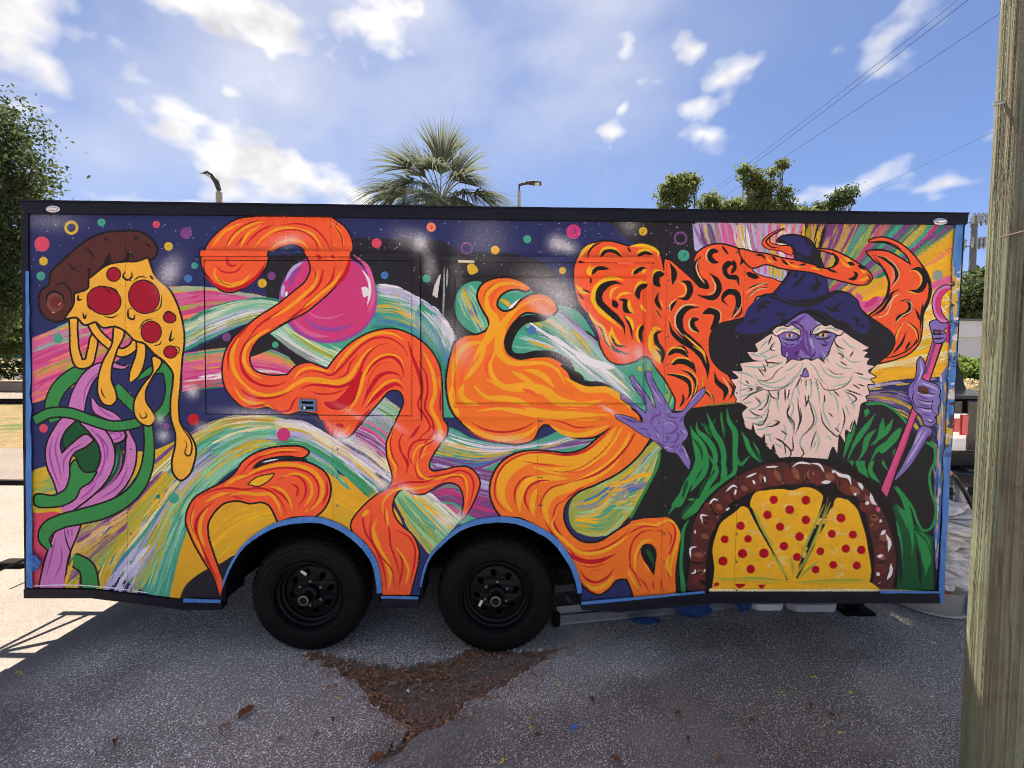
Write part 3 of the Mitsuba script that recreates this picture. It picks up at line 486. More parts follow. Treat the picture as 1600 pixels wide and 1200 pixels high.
def paint_mural():
    at(0, 0, 1)
    B('navy', '30,320 1515,320 1515,950 30,950', flat=True)
    B('night', '405,402 480,398 560,371 690,376 745,404 745,560 440,560', flat=True)
    B('night', '944,340 966,360 988,380 1030,400 1100,470 1130,440 1100,340')
    # ---- ribbons of colour behind the figures
    streaks('50,528 150,488 270,448 370,456 430,470', '50,630 150,585 270,505 330,488 430,474', [(0, 'mustard'), (.12, 'sage'), (.25, 'pink'), (.4, 'magenta'), (.5, 'pink'), (.55, 'coral'), (.65, 'olive'), (.72, 'magenta'), (.85, 'pink'), (.95, 'coral')], 300, 1, (2, 6), (.08, .3), base='pink')
    streaks('286,502 330,482 380,469 420,466 470,482 520,515', '286,550 330,530 380,508 420,500 460,505 500,525', [(0, 'deept'), (.1, 'mint'), (.3, 'cream'), (.42, 'mint'), (.55, 'lav'), (.62, 'white'), (.75, 'olive'), (.85, 'lav'), (.95, 'teal'), (1, 'deept')], 330, 2, (1.4, 4), (.15, .5), base='teal')
    B('night', '312,545 345,528 375,512 420,503 430,520 390,560 360,558')
    streaks('285,552 350,544 400,540 480,572', '285,612 350,604 400,597 470,596', [(0, 'teal'), (.12, 'olive'), (.3, 'coral'), (.45, 'pink'), (.6, 'magenta'), (.75, 'white'), (.85, 'salmon'), (1, 'deept')], 200, 3, (1.4, 4), (.15, .5), base='pink')
    B('night', '392,556 408,528 424,522 515,578 485,568 470,572 440,545')
    B('teal', '500,560 560,440 593,446 630,454 665,472 700,506 722,540 720,650 680,650 640,530 590,516 530,577')
    streaks('592,444 630,452 668,474 705,508 735,545', '575,520 610,520 650,535 690,570 715,620', [(0, 'white'), (.12, 'lav'), (.22, 'softw'), (.35, 'teal'), (.5, 'mustard'), (.62, 'teal'), (.75, 'blue'), (.85, 'teal'), (1, 'deept')], 240, 4, (1.4, 5), (.1, .35))
    streaks('455,500 490,525 540,550 590,565', '422,520 455,545 490,565 513,577', [(0, 'teal'), (.2, 'mint'), (.35, 'cream'), (.5, 'olive'), (.65, 'mint'), (.8, 'white'), (1, 'stripegrey')], 110, 5, (1.4, 4), (.3, .8), base='mint')
    B('navy', '590,628 616,604 645,610 640,700 600,650')
    streaks('585,612 615,628 645,652', '535,690 572,708 618,748', [(0, 'navy'), (.1, 'olive'), (.2, 'mint'), (.32, 'lav'), (.42, 'stripegrey'), (.55, 'teal'), (.65, 'pink'), (.75, 'magenta'), (.85, 'purple'), (.93, 'cream'), (1, 'cream')], 150, 6, (1.5, 4), (.3, .9), base='lav')
    # lower left sweep
    B('gold', '240,945 270,860 320,770 400,740 470,720 540,745 580,760 620,800 620,945')
    streaks('300,860 370,800 440,780', '330,900 400,850 470,840', [(0, 'gold'), (.3, 'yellow'), (.5, 'mustard'), (.7, 'gold'), (1, 'yellow')], 40, 61, (2, 5), (.3, .8))
    streaks('520,760 560,785 600,800', '500,800 540,815 590,840', [(0, 'gold'), (.3, 'yellow'), (.7, 'gold'), (1, 'mustard')], 24, 62, (2, 5), (.3, .8))
    B('salmon', '46,800 95,790 100,950 46,950')
    B('mustard', '48,738 75,727 130,705 240,703 320,668 250,760 150,900 130,945 100,945 90,800 50,800')
    streaks('50,742 90,728 150,708', '50,800 90,790 150,780', [(0, 'mustard'), (.4, 'olive'), (.7, 'teal'), (1, 'mustard')], 60, 63, (2, 5), (.2, .6))
    streaks('95,850 160,800 240,720 312,668 350,654 425,649 470,660', '262,945 280,865 325,770 385,722 440,706 500,728 545,762',
            [(0, 'purple'), (.06, 'mustard'), (.13, 'olive'), (.2, 'cream'), (.28, 'teal'), (.36, 'mint'), (.42, 'teal'), (.5, 'blue'), (.56, 'lav'), (.63, 'olive'), (.7, 'mustard'), (.77, 'paleg'), (.85, 'teal'), (.93, 'mint'), (1, 'teal')], 620, 7, (1.8, 6), (.08, .3), base='teal')
    streaks('120,945 130,880 190,800 250,735', '160,945 180,890 230,820 290,740', [(0, 'purple'), (.3, 'mustard'), (.5, 'olive'), (.8, 'mustard'), (1, 'cream')], 120, 71, (2, 6), (.15, .4))
    streaks('150,945 175,900 215,850', '205,945 225,905 260,850', [(0, 'lav'), (.3, 'white'), (.6, 'lav'), (.8, 'stripegrey'), (1, 'olive')], 60, 72, (1.6, 5), (.15, .5))
    streaks('98,850 140,826 200,790', '105,925 150,875 200,830', [(0, 'purple'), (.25, 'tan'), (.5, 'mustard'), (.8, 'purple'), (1, 'olive')], 90, 73, (2, 6), (.2, .5))
    streaks('430,650 480,660 530,690 590,728 622,750', '430,700 480,702 530,735 578,778', [(0, 'mustard'), (.07, 'lav'), (.17, 'white'), (.27, 'cream'), (.4, 'mustard'), (.5, 'lav'), (.58, 'white'), (.7, 'teal'), (.85, 'green'), (1, 'teal')], 260, 8, (1.5, 4.5), (.12, .4))
    streaks('330,690 380,672 430,664', '330,720 380,690 440,682', [(0, 'cream'), (.3, 'mint'), (.6, 'teal'), (1, 'mint')], 60, 81, (1, 3), (.2, .6))
    B('night', '280,945 288,918 312,896 345,880 365,868 352,945')
    # middle, right of the arch
    B('teal', '668,728 700,668 740,686 810,694 965,640 945,690 900,707 840,706 790,716 768,745 764,790 780,815 715,815 745,790 752,752 735,727 690,733')
    streaks('688,668 740,686 800,696 860,690 955,650', '670,735 740,738 790,716 840,706 930,692', [(0, 'teal'), (.12, 'lav'), (.25, 'white'), (.38, 'mustard'), (.48, 'teal'), (.58, 'mustard'), (.7, 'blue'), (.85, 'purple'), (1, 'lav')], 260, 9, (1.4, 4), (.12, .4))
    streaks('668,712 730,728 790,742', '720,800 750,812 790,822', [(0, 'purple'), (.3, 'lav'), (.5, 'purple'), (.7, 'magenta'), (1, 'purple')], 120, 10, (2, 5), (.3, .8), base='purple')
    streaks('640,752 690,770 730,800', '615,780 650,840 672,868', [(0, 'purple'), (.05, 'magenta'), (.12, 'lav'), (.22, 'white'), (.32, 'cream'), (.42, 'yellow'), (.55, 'paleg'), (.66, 'teal'), (.78, 'olive'), (.9, 'teal'), (1, 'mustard')], 150, 11, (1.6, 5), (.3, .8), base='paleg')
    streaks('672,768 700,756 724,760', '690,785 710,790 724,800', [(0, 'teal'), (.4, 'magenta'), (.7, 'purple'), (1, 'teal')], 40, 12, (1.6, 4), (.4, .9), base='purple')
    at(600, 600, 4)
    patch = B('olive', '1160,760 1190,700 1330,630 1480,550 1600,440! 1700,340! 1730,410 1730,440 1690,560 1620,700 1550,810! 1500,860 1420,930 1300,955 1180,900')
    at(0, 0, 1)
    streaks('890,770 950,735 1030,690', '900,835 950,840 985,800 1035,700', [(0, 'paleg'), (.15, 'olive'), (.3, 'mustard'), (.42, 'blue'), (.5, 'paleg'), (.6, 'yellow'), (.7, 'teal'), (.8, 'olive'), (.9, 'mustard'), (1, 'paleg')], 220, 13, (1.5, 5), (.15, .5))
    streaks('940,760 1000,740 1030,735', '960,800 985,800 1010,790', [(0, 'yellow'), (.4, 'blue'), (.6, 'mustard'), (1, 'paleg')], 60, 131, (1.2, 4), (.2, .6))
    # teal fan that leaves the hand
    at(600, 300, 4)
    B('night', '365,455 1000,455 1180,640 1260,800 1420,1160 1200,1180 1000,1060 760,1060 380,1000', flat=False)
    at(0, 0, 1); streaks('660,468 690,490 716,535', '646,500 684,560 704,645', [(0, 'white'), (.15, 'lav'), (.3, 'softw'), (.45, 'teal'), (.6, 'blue'), (.75, 'teal'), (.9, 'deept'), (1, 'teal')], 110, 26, (1.4, 5), (.15, .5), base='teal'); at(600, 300, 4)
    B('mustard', '525,462 560,455 590,500 540,520'); S('stripegrey', '380,470 378,640 372,800|400,480 396,600', 12)
    B('teal', '455,780 465,620 520,570 610,565 600,680 650,830 600,890 540,870')
    streaks('455,640 500,770 590,885', '530,565 600,640 655,840', [(0, 'teal'), (.15, 'mint'), (.3, 'mustard'), (.42, 'blue'), (.52, 'mustard'), (.65, 'mint'), (.8, 'teal'), (1, 'mint')], 150, 15, (1.2, 4.5), (.2, .6))
    B('teal', '700,690 760,605 870,595 930,620 850,690 800,745 740,755')
    S('mustard', '720,670 760,690 800,720', 26)
    S('white', '780,730 820,700 850,670', 20); S('mint', '740,640 800,620 870,620', 10)
    at(0, 0, 1)
    B('teal', '797,540 800,520 815,495 870,477 900,485 925,517 945,562 990,580 1030,575 1052,592 1066,630 1050,640 1000,660 960,640 915,608 890,585 865,556 840,552 808,560')
    streaks('850,462 895,500 945,545 1000,610', '798,545 850,555 900,592 975,640', [(0, 'night'), (.08, 'lav'), (.16, 'mint'), (.25, 'teal'), (.32, 'mustard'), (.4, 'teal'), (.48, 'mint'), (.56, 'deept'), (.63, 'white'), (.7, 'lav'), (.8, 'mint'), (.9, 'teal'), (1, 'mint')], 300, 16, (1.3, 4.2), (.12, .4))
    streaks('990,575 1000,600 1010,640', '1050,590 1060,620 1050,640', [(0, 'teal'), (.3, 'paleg'), (.6, 'olive'), (.7, 'mint'), (1, 'green')], 60, 17, (2, 5), (.3, .8), base='teal')
    S('mustard', '892,512 908,530 925,552', 5); S('mustard', '826,532 850,541 866,545', 5); S('mustard', '822,493 835,502 848,512', 4); S('white', '812,492 850,520 890,545 920,562 960,590 985,612', 5); S('white', '900,556 930,568 960,575', 12)
    B('teal', '962,560 1000,548 1034,560 1052,600 1030,620 990,600', flat=False); S('olive', '1010,568 1014,590 1018,610', 6)
    S('mustard', '1040,598 1046,606 1052,616', 6); S('mustard', '998,572 1001,580', 6)
    # sunburst behind the hat
    B('lav', '1082,350 1500,350 1500,560 1340,600 1240,480 1130,420 1085,390', flat=True)
    streaks('1180,470 1098,380 1086,348', '1262,470 1250,380 1256,348', [(0, 'purple'), (.06, 'mustard'), (.12, 'purple'), (.17, 'teal'), (.24, 'pink'), (.32, 'magenta'), (.38, 'mustard'), (.44, 'white'), (.5, 'magenta'), (.56, 'teal'), (.62, 'lav'), (.68, 'pink'), (.75, 'mustard'), (.82, 'white'), (.9, 'pink'), (1, 'mustard')], 240, 18, (3, 8), (.3, .7), jit=.04, base='lav')
    streaks('1258,470 1252,390 1256,348', '1290,470 1372,390 1405,348', [(0, 'night'), (.1, 'mustard'), (.2, 'night'), (.3, 'mustard'), (.4, 'purple'), (.5, 'mustard'), (.58, 'purple'), (.66, 'teal'), (.75, 'olive'), (.85, 'magenta'), (1, 'deept')], 220, 19, (2.5, 7), (.25, .6), jit=.05, base='purple')
    streaks('1290,466 1372,390 1405,348', '1325,466 1430,405 1512,345', [(0, 'teal'), (.15, 'purple'), (.28, 'deept'), (.4, 'mustard'), (.52, 'teal'), (.62, 'magenta'), (.72, 'purple'), (.85, 'deept'), (1, 'olive')], 220, 20, (2.5, 7), (.25, .6), jit=.05, base='purple')
    streaks('1325,466 1430,405 1515,345', '1345,500 1420,470 1500,435', [(0, 'mustard'), (.2, 'gold'), (.4, 'coral'), (.55, 'yellow'), (.7, 'gold'), (.85, 'mustard'), (1, 'yellow')], 200, 21, (3, 8), (.2, .5), base='gold')
    streaks('1340,480 1420,455 1500,425', '1350,575 1420,560 1500,530', [(0, 'pink'), (.12, 'yellow'), (.3, 'cream'), (.5, 'yellow'), (.7, 'cream'), (.85, 'mustard'), (1, 'cream')], 220, 22, (3, 8), (.2, .5), base='cream')
    B('pink', '1338,452 1350,466 1372,460 1376,470 1350,488 1342,478'); S('mustard', '1330,458 1350,448 1375,435', 10); S('yellow', '1345,470 1365,462 1385,452', 8); S('magenta', '1350,480 1362,472 1372,463', 9)
    streaks('1335,570 1420,552 1490,535', '1345,602 1420,590 1490,588', [(0, 'yellow'), (.3, 'cream'), (.5, 'gold'), (.75, 'yellow'), (1, 'gold')], 130, 23, (3, 7), (.2, .5), base='yellow')
    streaks('1345,606 1420,592 1484,588', '1350,640 1420,660 1462,860', [(0, 'navy'), (.08, 'lav'), (.15, 'mustard'), (.22, 'navy'), (.3, 'violet'), (.4, 'navy'), (.5, 'mustard'), (.55, 'navy'), (.65, 'violet'), (.75, 'navy'), (.85, 'mustard'), (1, 'navy')], 200, 24, (1.5, 5), (.1, .4), base='navy')
    streaks('1467,590 1464,700 1456,880', '1488,560 1482,700 1474,900', [(0, 'navy'), (.15, 'mustard'), (.3, 'lav'), (.45, 'violet'), (.6, 'mustard'), (.75, 'blue'), (1, 'blue')], 90, 25, (1.6, 4), (.03, .12), base='blue')
    # ---- planets and stars
    at(0, 300, 4)
    def star(col, x, y, r, inner='ink', squig=True):
        dot(col, x, y, r)
        if squig: S(inner, f'{x-r*.3},{y-r*.1} {x},{y-r*.35} {x+r*.25},{y} {x-r*.1},{y+r*.35}', r * .22)
    dot('salmon', 262, 325, 47); ring('mustard', 446, 223, 44, 17); star('teal', 634, 190, 25, 'deept'); star('salmon', 977, 203, 23, 'dkred'); dot('purple', 1163, 258, 37)
    star('mustard', 1053, 340, 27, 'olive'); star('mustard', 272, 432, 27, 'olive'); star('teal', 256, 525, 27, 'deept'); star('teal', 1216, 460, 21, 'deept'); dot('blue', 1176, 541, 25); dot('teal', 362, 915, 30); dot('purple', 1425, 907, 27)
    at(0, 600, 4)
    dot('salmon', 273, 277, 27); dot('red', 1210, 222, 36); dot('purple', 1040, 265, 20); dot('deept', 988, 703, 14); dot('teal', 1085, 712, 34)
    at(300, 300, 4)
    ring('purple', 505, 527, 26, 12); dot('purple', 505, 527, 18); star('mustard', 447, 573, 28, 'olive'); star('salmon', 1153, 320, 31, 'dkred', False); star('coral', 1495, 220, 29, 'dkred'); star('blue', 1208, 523, 24, 'navy', False); dot('teal', 1466, 540, 26); dot('teal', 528, 955, 20); dot('mustard', 1290, 650, 8)
    at(600, 300, 4)
    ring('purple', 517, 352, 40, 12); star('yellow', 695, 363, 27, 'mustard'); star('teal', 895, 295, 25, 'deept'); star('magenta', 1184, 248, 46, 'purple'); star('mustard', 1113, 496, 22, 'olive')
    at(0, 0, 1)
    dot('blue', 830.5, 516.5, 7); dot('magenta', 443, 679, 10.5)
    at(1000, 340, 13.333)
    dot('mustard', 65, 285, 88); S('ink', '40,260 90,255 70,290 45,330 75,330', 14); ring('purple', 845, 428, 140, 40); dot('teal', 908, 790, 120); S('deept', '880,760 950,760 910,830 930,850', 30); S('deept', '830,770 840,840 900,880', 16)
    at(0, 0, 1)
    rng = np.random.default_rng(5)
    for k in range(330):                       # flicked white specks of paint
        x, y = rng.uniform(50, 1100), 345 + abs(rng.normal(0, 60))
        if y < 690: dot('white' if k % 3 else 'lav', x, y, rng.uniform(.25, .85) * (1.5 if k % 19 == 0 else 1))
    dot('stripegrey', 1358 + 107, 430, 8)
    # ---- the slice-headed figure
    at(0, 600, 4)
    S('green', '350,230 325,140 360,40 440,-40 560,-85 660,-60', 82, (0, .2), ol=2.5)
    S('lilac', '470,180 500,60 570,-60 680,-120 790,-110 800,-120', (100, 90, 70, 50, 30), (0, .4), ol=2.5)
    S('plum', '520,120 540,20 620,-70 720,-110', 10)
    S('green', '860,-30 940,-80 1030,-100 1065,0 1060,90 1030,160 975,215', 58, (.3, 0), ol=2.5)
    S('green', '720,20 780,80 850,150', 62, (0, 0), ol=2)
    B('dkgreen', '395,340 430,250 490,235 560,300 640,420 660,520 610,560 520,545 470,450 420,420', ol=2)
    S('dkgreen', '740,380 740,480 690,580 620,650', 60, ol=2); S('teal', '735,430 715,530 640,630', 10)
    S('lilac', '795,290 818,400 800,530 740,630 640,710 530,750 400,800', (50, 62, 66, 75, 80, 80), (.15, 0), ol=3)
    S('plum', '760,420 750,520 690,620 600,690|800,520 740,640 620,720', 12)
    S('lilac', '575,90 600,150 690,200 780,250', (40, 50, 50, 40), ol=2.5); S('plum', '600,120 640,170 720,215', 8)
    dot('ink', 705, 325, 92, 55); dot('lilac', 700, 322, 80, 45); S('plum', '640,300 720,290 760,320 700,350 650,340|670,310 720,310 735,330', 9)
    B('lilac', '405,210 335,290 290,400 300,520 340,610 362,680! 420,640 440,570 430,490 460,430 540,385 580,350! 545,320 460,370 385,440! 372,380 400,300 470,225!', ol=2.8)
    S('plum', '330,330 310,430 340,560 370,640|370,300 345,400 370,520 385,600|400,560 400,480 440,420 520,370', 11)
    S('lilac', '505,235 610,300 665,390 672,480 635,570 560,650 470,720 385,785', (45, 75, 80, 80, 85, 90, 85), (.15, 0), ol=3)
    S('plum', '560,270 640,370 655,470 620,570 540,650|600,300 670,400 670,480|500,720 560,670 600,620', 11)
    B('green', '218,705 350,698 410,660 440,580 450,500 470,478 492,520 520,552 600,552! 560,610 500,650 470,710 400,752 330,765 218,745', ol=2.8)
    B('lilac', '345,930! 400,890! 505,868! 475,950 430,1060 395,1275! 245,1275! 285,1100', ol=3)
    S('ink', '398,895 415,980 440,1060 420,1150', 9); S('plum', '350,960 320,1080 290,1200|380,1000 385,1100 340,1220|450,900 450,960|420,900 430,960', 10)
    S('green', '925,250 932,400 915,530 865,640 780,725 650,790 500,830 380,860 305,900 275,960 310,1030', (46, 52, 60, 68, 72, 80, 88, 80, 75, 78, 74), (0, .12), ol=3)
    S('green', '215,228 310,182 430,180 560,222 700,262 880,240', 52, (0, .05), ol=2.8)
    S('green', '450,1090 540,1150 565,1280', (70, 90, 100), (.05, 0), ol=3)
    S('cheese', '455,1100 430,1180 400,1270', 20)
    at(0, 300, 4)
    B('crust', '248,690 262,620 312,580 322,510 400,430 500,340 620,270 760,250 880,258 950,305 978,370 950,412 900,430 780,440 700,455 640,510 560,545 550,600 470,640 462,710 420,785 340,803 280,772', ol=3.5)
    S('ink', '420,440 460,480 500,500|520,350 560,370 590,420|650,280 670,300 680,290|840,270 850,300 860,270|900,320 925,330 940,350|330,590 400,570 440,620 450,700|300,660 330,620 380,640 400,690|540,500 560,480 550,540|660,400 690,420 640,470|780,370 830,400 840,430', 11)
    S('ink', '620,500 660,440 690,380|760,450 800,410 800,370', 22); dot('crustl', 345, 690, 55, 60); dot('brown', 350, 690, 38); S('ink', '290,700 300,640 350,625 390,650 400,710', 13); S('coral', '365,710 380,690|320,750 345,755', 9)
    # cheese
    S('cheese', '458,760 462,900 470,1000 505,1075 550,1065 572,1000 592,880', (50, 38, 42, 50, 46, 44, 40), (0, .1), ol=3)
    S('cheese', '555,780 600,870 680,950 760,1005 830,970 865,890', 42, (0, 0), ol=3)
    S('cheese', '875,900 882,1000 860,1090 815,1185', (40, 50, 60, 45), (0, .2), ol=3)
    B('cheese', '730,830 705,950 640,1080 615,1200 620,1270 650,1320 690,1330 722,1300 715,1240 692,1180 692,1110 722,1000 765,860', ol=3)
    at(0, 600, 4)
    B('cheese', '960,-170 960,-80 890,20 842,120 850,200 890,245 935,256 966,222 945,168 912,120 905,50 945,-40 1000,-150', ol=3)
    S('ink', '870,180 890,215 915,205 905,170|630,20 640,60 660,90', 8)
    at(0, 300, 4)
    slice_ = '690,455 560,545! 556,600 470,640! 466,700 412,788! 480,780 530,825 600,808 640,840 720,835 780,862 850,925 900,940 960,1000 1035,1060 1085,1130 1085,1200 1072,1300 1074,1410 1102,1520 1100,1590 1080,1690 1090,1760 1130,1797 1172,1770 1208,1690 1218,1600 1182,1520 1124,1450 1112,1350 1122,1200 1132,1060 1146,900 1112,730 1060,620 962,520 922,416! 860,438 780,442'
    B('cheese', slice_, ol=3.2)
    for x, y, rx, ry, ro in ((710, 515, 40, 40, 0), (650, 678, 104, 84, .25), (900, 655, 92, 102, -.3), (945, 875, 60, 64, 0), (1060, 785, 36, 30, .2), (1065, 1000, 38, 35, 0)):
        dot('ink', x, y, rx + 7, ry + 7, ro); dot('pep', x, y, rx, ry, ro)
    S('ink', '580,600 640,590 700,640|830,570 900,550 960,580|680,590 730,620 745,650|1010,640 1000,720 940,760|540,700 570,740|650,775 700,785 740,765|870,860 900,810 960,790|960,960 1000,950 1010,930|1020,780 1040,750 1070,745|1090,960 1120,980 1110,1020|830,560 870,530 920,535', 8)
    S('ink', '785,490 770,530 800,550 825,525 820,495|800,720 810,790 835,795 840,760|490,640 490,675 515,670|515,750 530,790 540,760|1075,860 1065,930 1090,910|935,520 960,550', 13)
    at(0, 600, 4)
    S('ink', '1125,250 1150,290 1180,330 1200,400 1180,450 1160,440 1165,370 1150,350', 10)
    S('yellow', '1115,420 1100,500 1130,560', 12)
    # ---- pink ball
    at(300, 300, 4)
    dot('ballv', 858, 668, 306, 278); dot('ballpink', 862, 665, 288, 262)
    S('lav', '590,560 640,480 700,440|570,660 580,580', 22); S('ballv', '620,600 640,520 690,470', 30); S('ballv', '700,780 780,840 900,860 1010,830', 26); S('pink', '640,800 700,860 800,900 860,905|1020,400 1090,460 1130,560 1130,700 1100,760', 26); S('white', '1070,490 1110,560 1115,640 1100,710|600,620 590,680', 17); S('white', '1065,600 1090,620 1080,660', 40); S('pink', '700,700 760,770 860,790 960,760', 14)
    # ---- first flame
    fl = []
    def seg(ox, oy, k, s):
        at(ox, oy, k); p, c = pts(s); fl.extend(zip(p.tolist(), c))
    seg(300, 300, 4, '72,430 75,380! 100,330 180,240 280,175 400,155! 640,155! 870,160! 960,230 1000,320 1000,385! 980,450 940,540 870,620 780,700 730,740 620,800 500,870 420,920 380,980 365,1050 390,1110 450,1140 530,1150 605,1145! 660,1090 740,1070 800,1090 850,1110! 930,1010 1040,920 1150,872 1260,860 1380,900 1480,980 1540,1080')
    seg(380, 500, 5, '1550,460 1556,600 1560,780! 1592,830 1588,890 1540,960 1480,1050 1452,1110 1455,1165')
    seg(600, 600, 4, '300,545 370,540 450,522 520,522 572,560 596,615 580,680 550,750 495,845! 492,800 502,740 490,670 470,635 430,615 350,625 300,655 250,682 180,680 130,652 90,668 58,720 50,780 70,840 110,890 170,940 200,990 216,1060 205,1130')
    seg(340, 790, 5, '1570,420 1500,705! 1290,705! 1270,560 1240,430 1160,300 1060,210 1045,150 1080,80')
    seg(250, 600, 4, '1205,900 1212,850 1280,760 1350,700 1440,640 1456,590 1448,540 1422,450 1420,370 1450,290 1500,190 1530,100 1500,42 1440,38 1380,100 1300,190 1230,270 1165,332 1115,330 1085,325 1040,270 1010,220 990,180! 870,170 800,187 730,162 690,142 600,152 530,140 470,90 430,40')
    seg(300, 300, 4, '208,1180 202,1100 215,1020 260,930 340,850 430,780 540,710 640,630 720,560 750,490 735,420 690,350 640,325 560,340 490,378! 484,410 470,460 420,530 340,590 250,625 195,615 130,550 85,490')
    P1 = spline(np.array([f[0] for f in fl]), True, [f[1] for f in fl]); f1 = CS(P1)
    put('ink', f1.offset(2.6, m3.JoinType.Round)); put('orange', f1)
    at(300, 300, 4)
    S('amber', '125,345 200,250 310,195|215,345 290,250 400,195 460,180|385,350 450,280 560,225 640,230 760,270 820,370|480,370 540,320 620,300 690,315 740,370|300,350 350,260 430,210|870,190 920,250 950,340', 18)
    S('red', '205,350 260,260 370,190 450,175|330,340 400,260 510,200|500,260 600,235 700,250 770,310 795,380|560,205 680,200 780,240 840,310 870,380|880,200 930,270 945,355|270,340 330,270', 10)
    S('orange', '80,400 300,395 480,390', 22, (.1, .1)); S('salmon', '230,400 240,450 270,470', 14)
    S('amber', '160,470 150,520 200,570 270,590 330,560 380,510|190,560 250,585 310,560', 22); S('red', '85,520 150,580 220,610 330,590 430,510 470,440', 22); S('red', '150,460 200,500 280,500 340,440|170,480 175,495', 10); S('red', '225,410 235,455 270,465 285,450', 13); S('ink', '165,535 200,570 260,590', 5)
    S('red', '900,470 870,570 780,660 690,740 600,800|1000,400 960,520 880,610', (18, 26, 26, 22, 14)); S('red', '760,470 780,540 740,610 640,700 520,770 420,840 350,930|830,480 800,580 700,680', 15); S('amber', '940,490 900,560 820,630 700,730|800,490 770,580 700,650 600,730 500,790', 22); S('red', '380,820 300,900 240,1000 235,1120', 14); S('amber', '500,850 420,900 350,970 335,1060 380,1130 450,1170', 24); S('red', '420,880 340,950 310,1040 330,1130 380,1190', 13); S('amber', '300,910 260,1010 270,1110 320,1200', 26); S('ink', '690,750 600,810 500,860', 5); S('red', '790,400 810,415 790,420|880,405 900,415', 20)
    at(380, 500, 5)
    S('red', '-10,310 20,400 90,480 200,515 300,500 350,475', (8, 20, 20, 14)); S('amber', '-40,400 0,480 90,560 220,590 330,560 420,500 480,470 600,470 720,490 820,460 900,350 960,260 1040,200', (30, 40, 34, 30, 34, 44, 44, 40, 34, 30)); S('red', '-20,530 60,590 180,610 300,590 390,550', 18); S('amber', '-60,520 0,610 90,650 170,650 240,690', 24); S('red', '30,680 120,670 200,650|230,670 290,710 370,700 400,640 440,590', 17)
    S('amber', '400,470 450,400 540,370 620,390 700,400', 22); S('red', '440,440 500,405 590,400 690,430 770,370 840,290 940,190 1040,140 1150,145 1240,200 1300,290', 17)
    S('red', '740,450 800,430 850,330 900,270', 13); S('amber', '720,400 780,310 870,210 980,130 1100,100 1200,120 1260,160', 26); S('red', '450,540 520,510 640,510 760,520 860,480 920,390 960,300 1040,210 1140,180', (24, 24, 24, 18, 14)); S('red', '520,550 600,575 720,570 820,530', 13)
    B('dkred', '640,650 720,630 800,560 860,480 930,400! 950,440 910,560 840,660 760,700 690,690'); B('red', '640,640 720,630 800,560 870,470 930,390! 925,470 880,590 800,680 730,690')
    S('amber', '800,740 880,640 920,540 950,430 1010,340 1090,280 1160,270 1230,300 1260,380', (16, 26, 28, 24, 20, 14)); S('red', '960,440 1010,360 1090,300 1170,290 1230,340 1260,450', 22); S('red', '970,560 1000,430 1080,340 1160,330', 6); S('red', '930,680 1000,530 1080,430 1160,410 1220,430 1250,480', (14, 30, 34, 24, 12)); S('amber', '970,660 1060,540 1140,480 1210,470 1250,500', 18)
    S('red', '960,690 1060,580 1140,520 1200,500 1260,540', (14, 34, 34, 26)); S('amber', '760,890 810,860 840,820', 16); S('red', '720,820 790,830', 34); S('red', '620,770 680,880 740,920|870,850 940,760 1000,690', 20); S('red', '1290,160 1330,300 1370,420 1390,520', 18)
    S('red', '1330,270 1390,440 1400,560 1370,660 1440,780 1460,840 1400,900 1340,960|1370,320 1430,430 1440,560 1420,680 1480,800 1490,870 1420,960 1390,1020', 17); S('amber', '1400,240 1450,330 1490,450 1500,560 1470,690 1520,800 1540,880 1440,970 1400,1060', (40, 36, 30, 30, 34, 34, 30, 24)); S('red', '1540,560 1540,720', 14); S('amber', '1530,440 1540,540', 14)
    S('amber', '1180,870 1140,950 1150,1060 1190,1150 1180,1230', 26); S('red', '1260,870 1220,950 1240,1040 1280,1130 1280,1200|1180,860 1150,940 1170,1070 1220,1160', 14); S('red', '1380,820 1340,880 1300,930', 24); S('red', '1480,930 1330,960 1290,1050 1320,1130', 16); S('amber', '1450,960 1360,1000 1330,1070 1330,1120', 18)
    at(600, 600, 4)
    S('red', '200,540 190,500 220,590 300,580 400,560 480,540 540,570 560,620 550,700 520,790|120,300 95,360 110,430 150,490 140,560', 12); S('amber', '290,420 220,470 210,530 260,590 330,590 430,570 500,580 520,640 510,760', 16); S('red', '360,610 430,580 480,580 505,620', 8); S('red', '0,670 60,640 150,615 260,610 340,580', 13); S('red', '215,500 240,400 330,330 280,240', 12)
    S('amber', '10,840 -10,760 20,700 80,660 180,655 270,640 330,620', 16)
    at(340, 790, 5)
    S('red', '1200,0 1140,90 1150,190 1230,330 1290,470 1320,650', 17); S('amber', '1180,30 1130,90|1250,90 1220,170 1260,330 1330,460 1350,560 1330,660', (18, 40, 34, 40, 26)); S('red', '1300,20 1310,110 1340,190 1350,300 1390,420 1430,560|1210,60 1190,200 1280,400 1360,500 1380,640|1390,190 1500,250 1540,330 1540,430 1500,610|1400,330 1440,430 1440,520 1410,640', 14); S('amber', '1390,320 1460,420 1490,500 1470,610|1320,20 1330,170', 20)
    # ---- small flame over the front wheel
    at(250, 600, 4)
    B('orange', '165,850 180,780 215,720 300,665 400,615 470,560 520,490 590,440 690,405 800,393 900,405 926,427 900,452 800,446 700,457 620,482 565,535! 650,500 740,481 850,481 960,510 1035,565 1062,640 1052,720 1012,790 960,832! 890,826 820,832 740,862! 712,800 680,752 640,735 560,742 490,726 400,742 335,800 297,870 300,960 330,1060 398,1250! 375,1325! 340,1210 270,1090 200,960', ol=3)
    B('ink', '580,535 640,495 760,470 900,462 920,470 860,482 740,485 650,508'); S('white', '640,490 690,478 740,470', 9)
    S('red', '500,570 560,500 640,450 760,425 870,425', 14); S('amber', '620,450 740,415 880,415', 12)
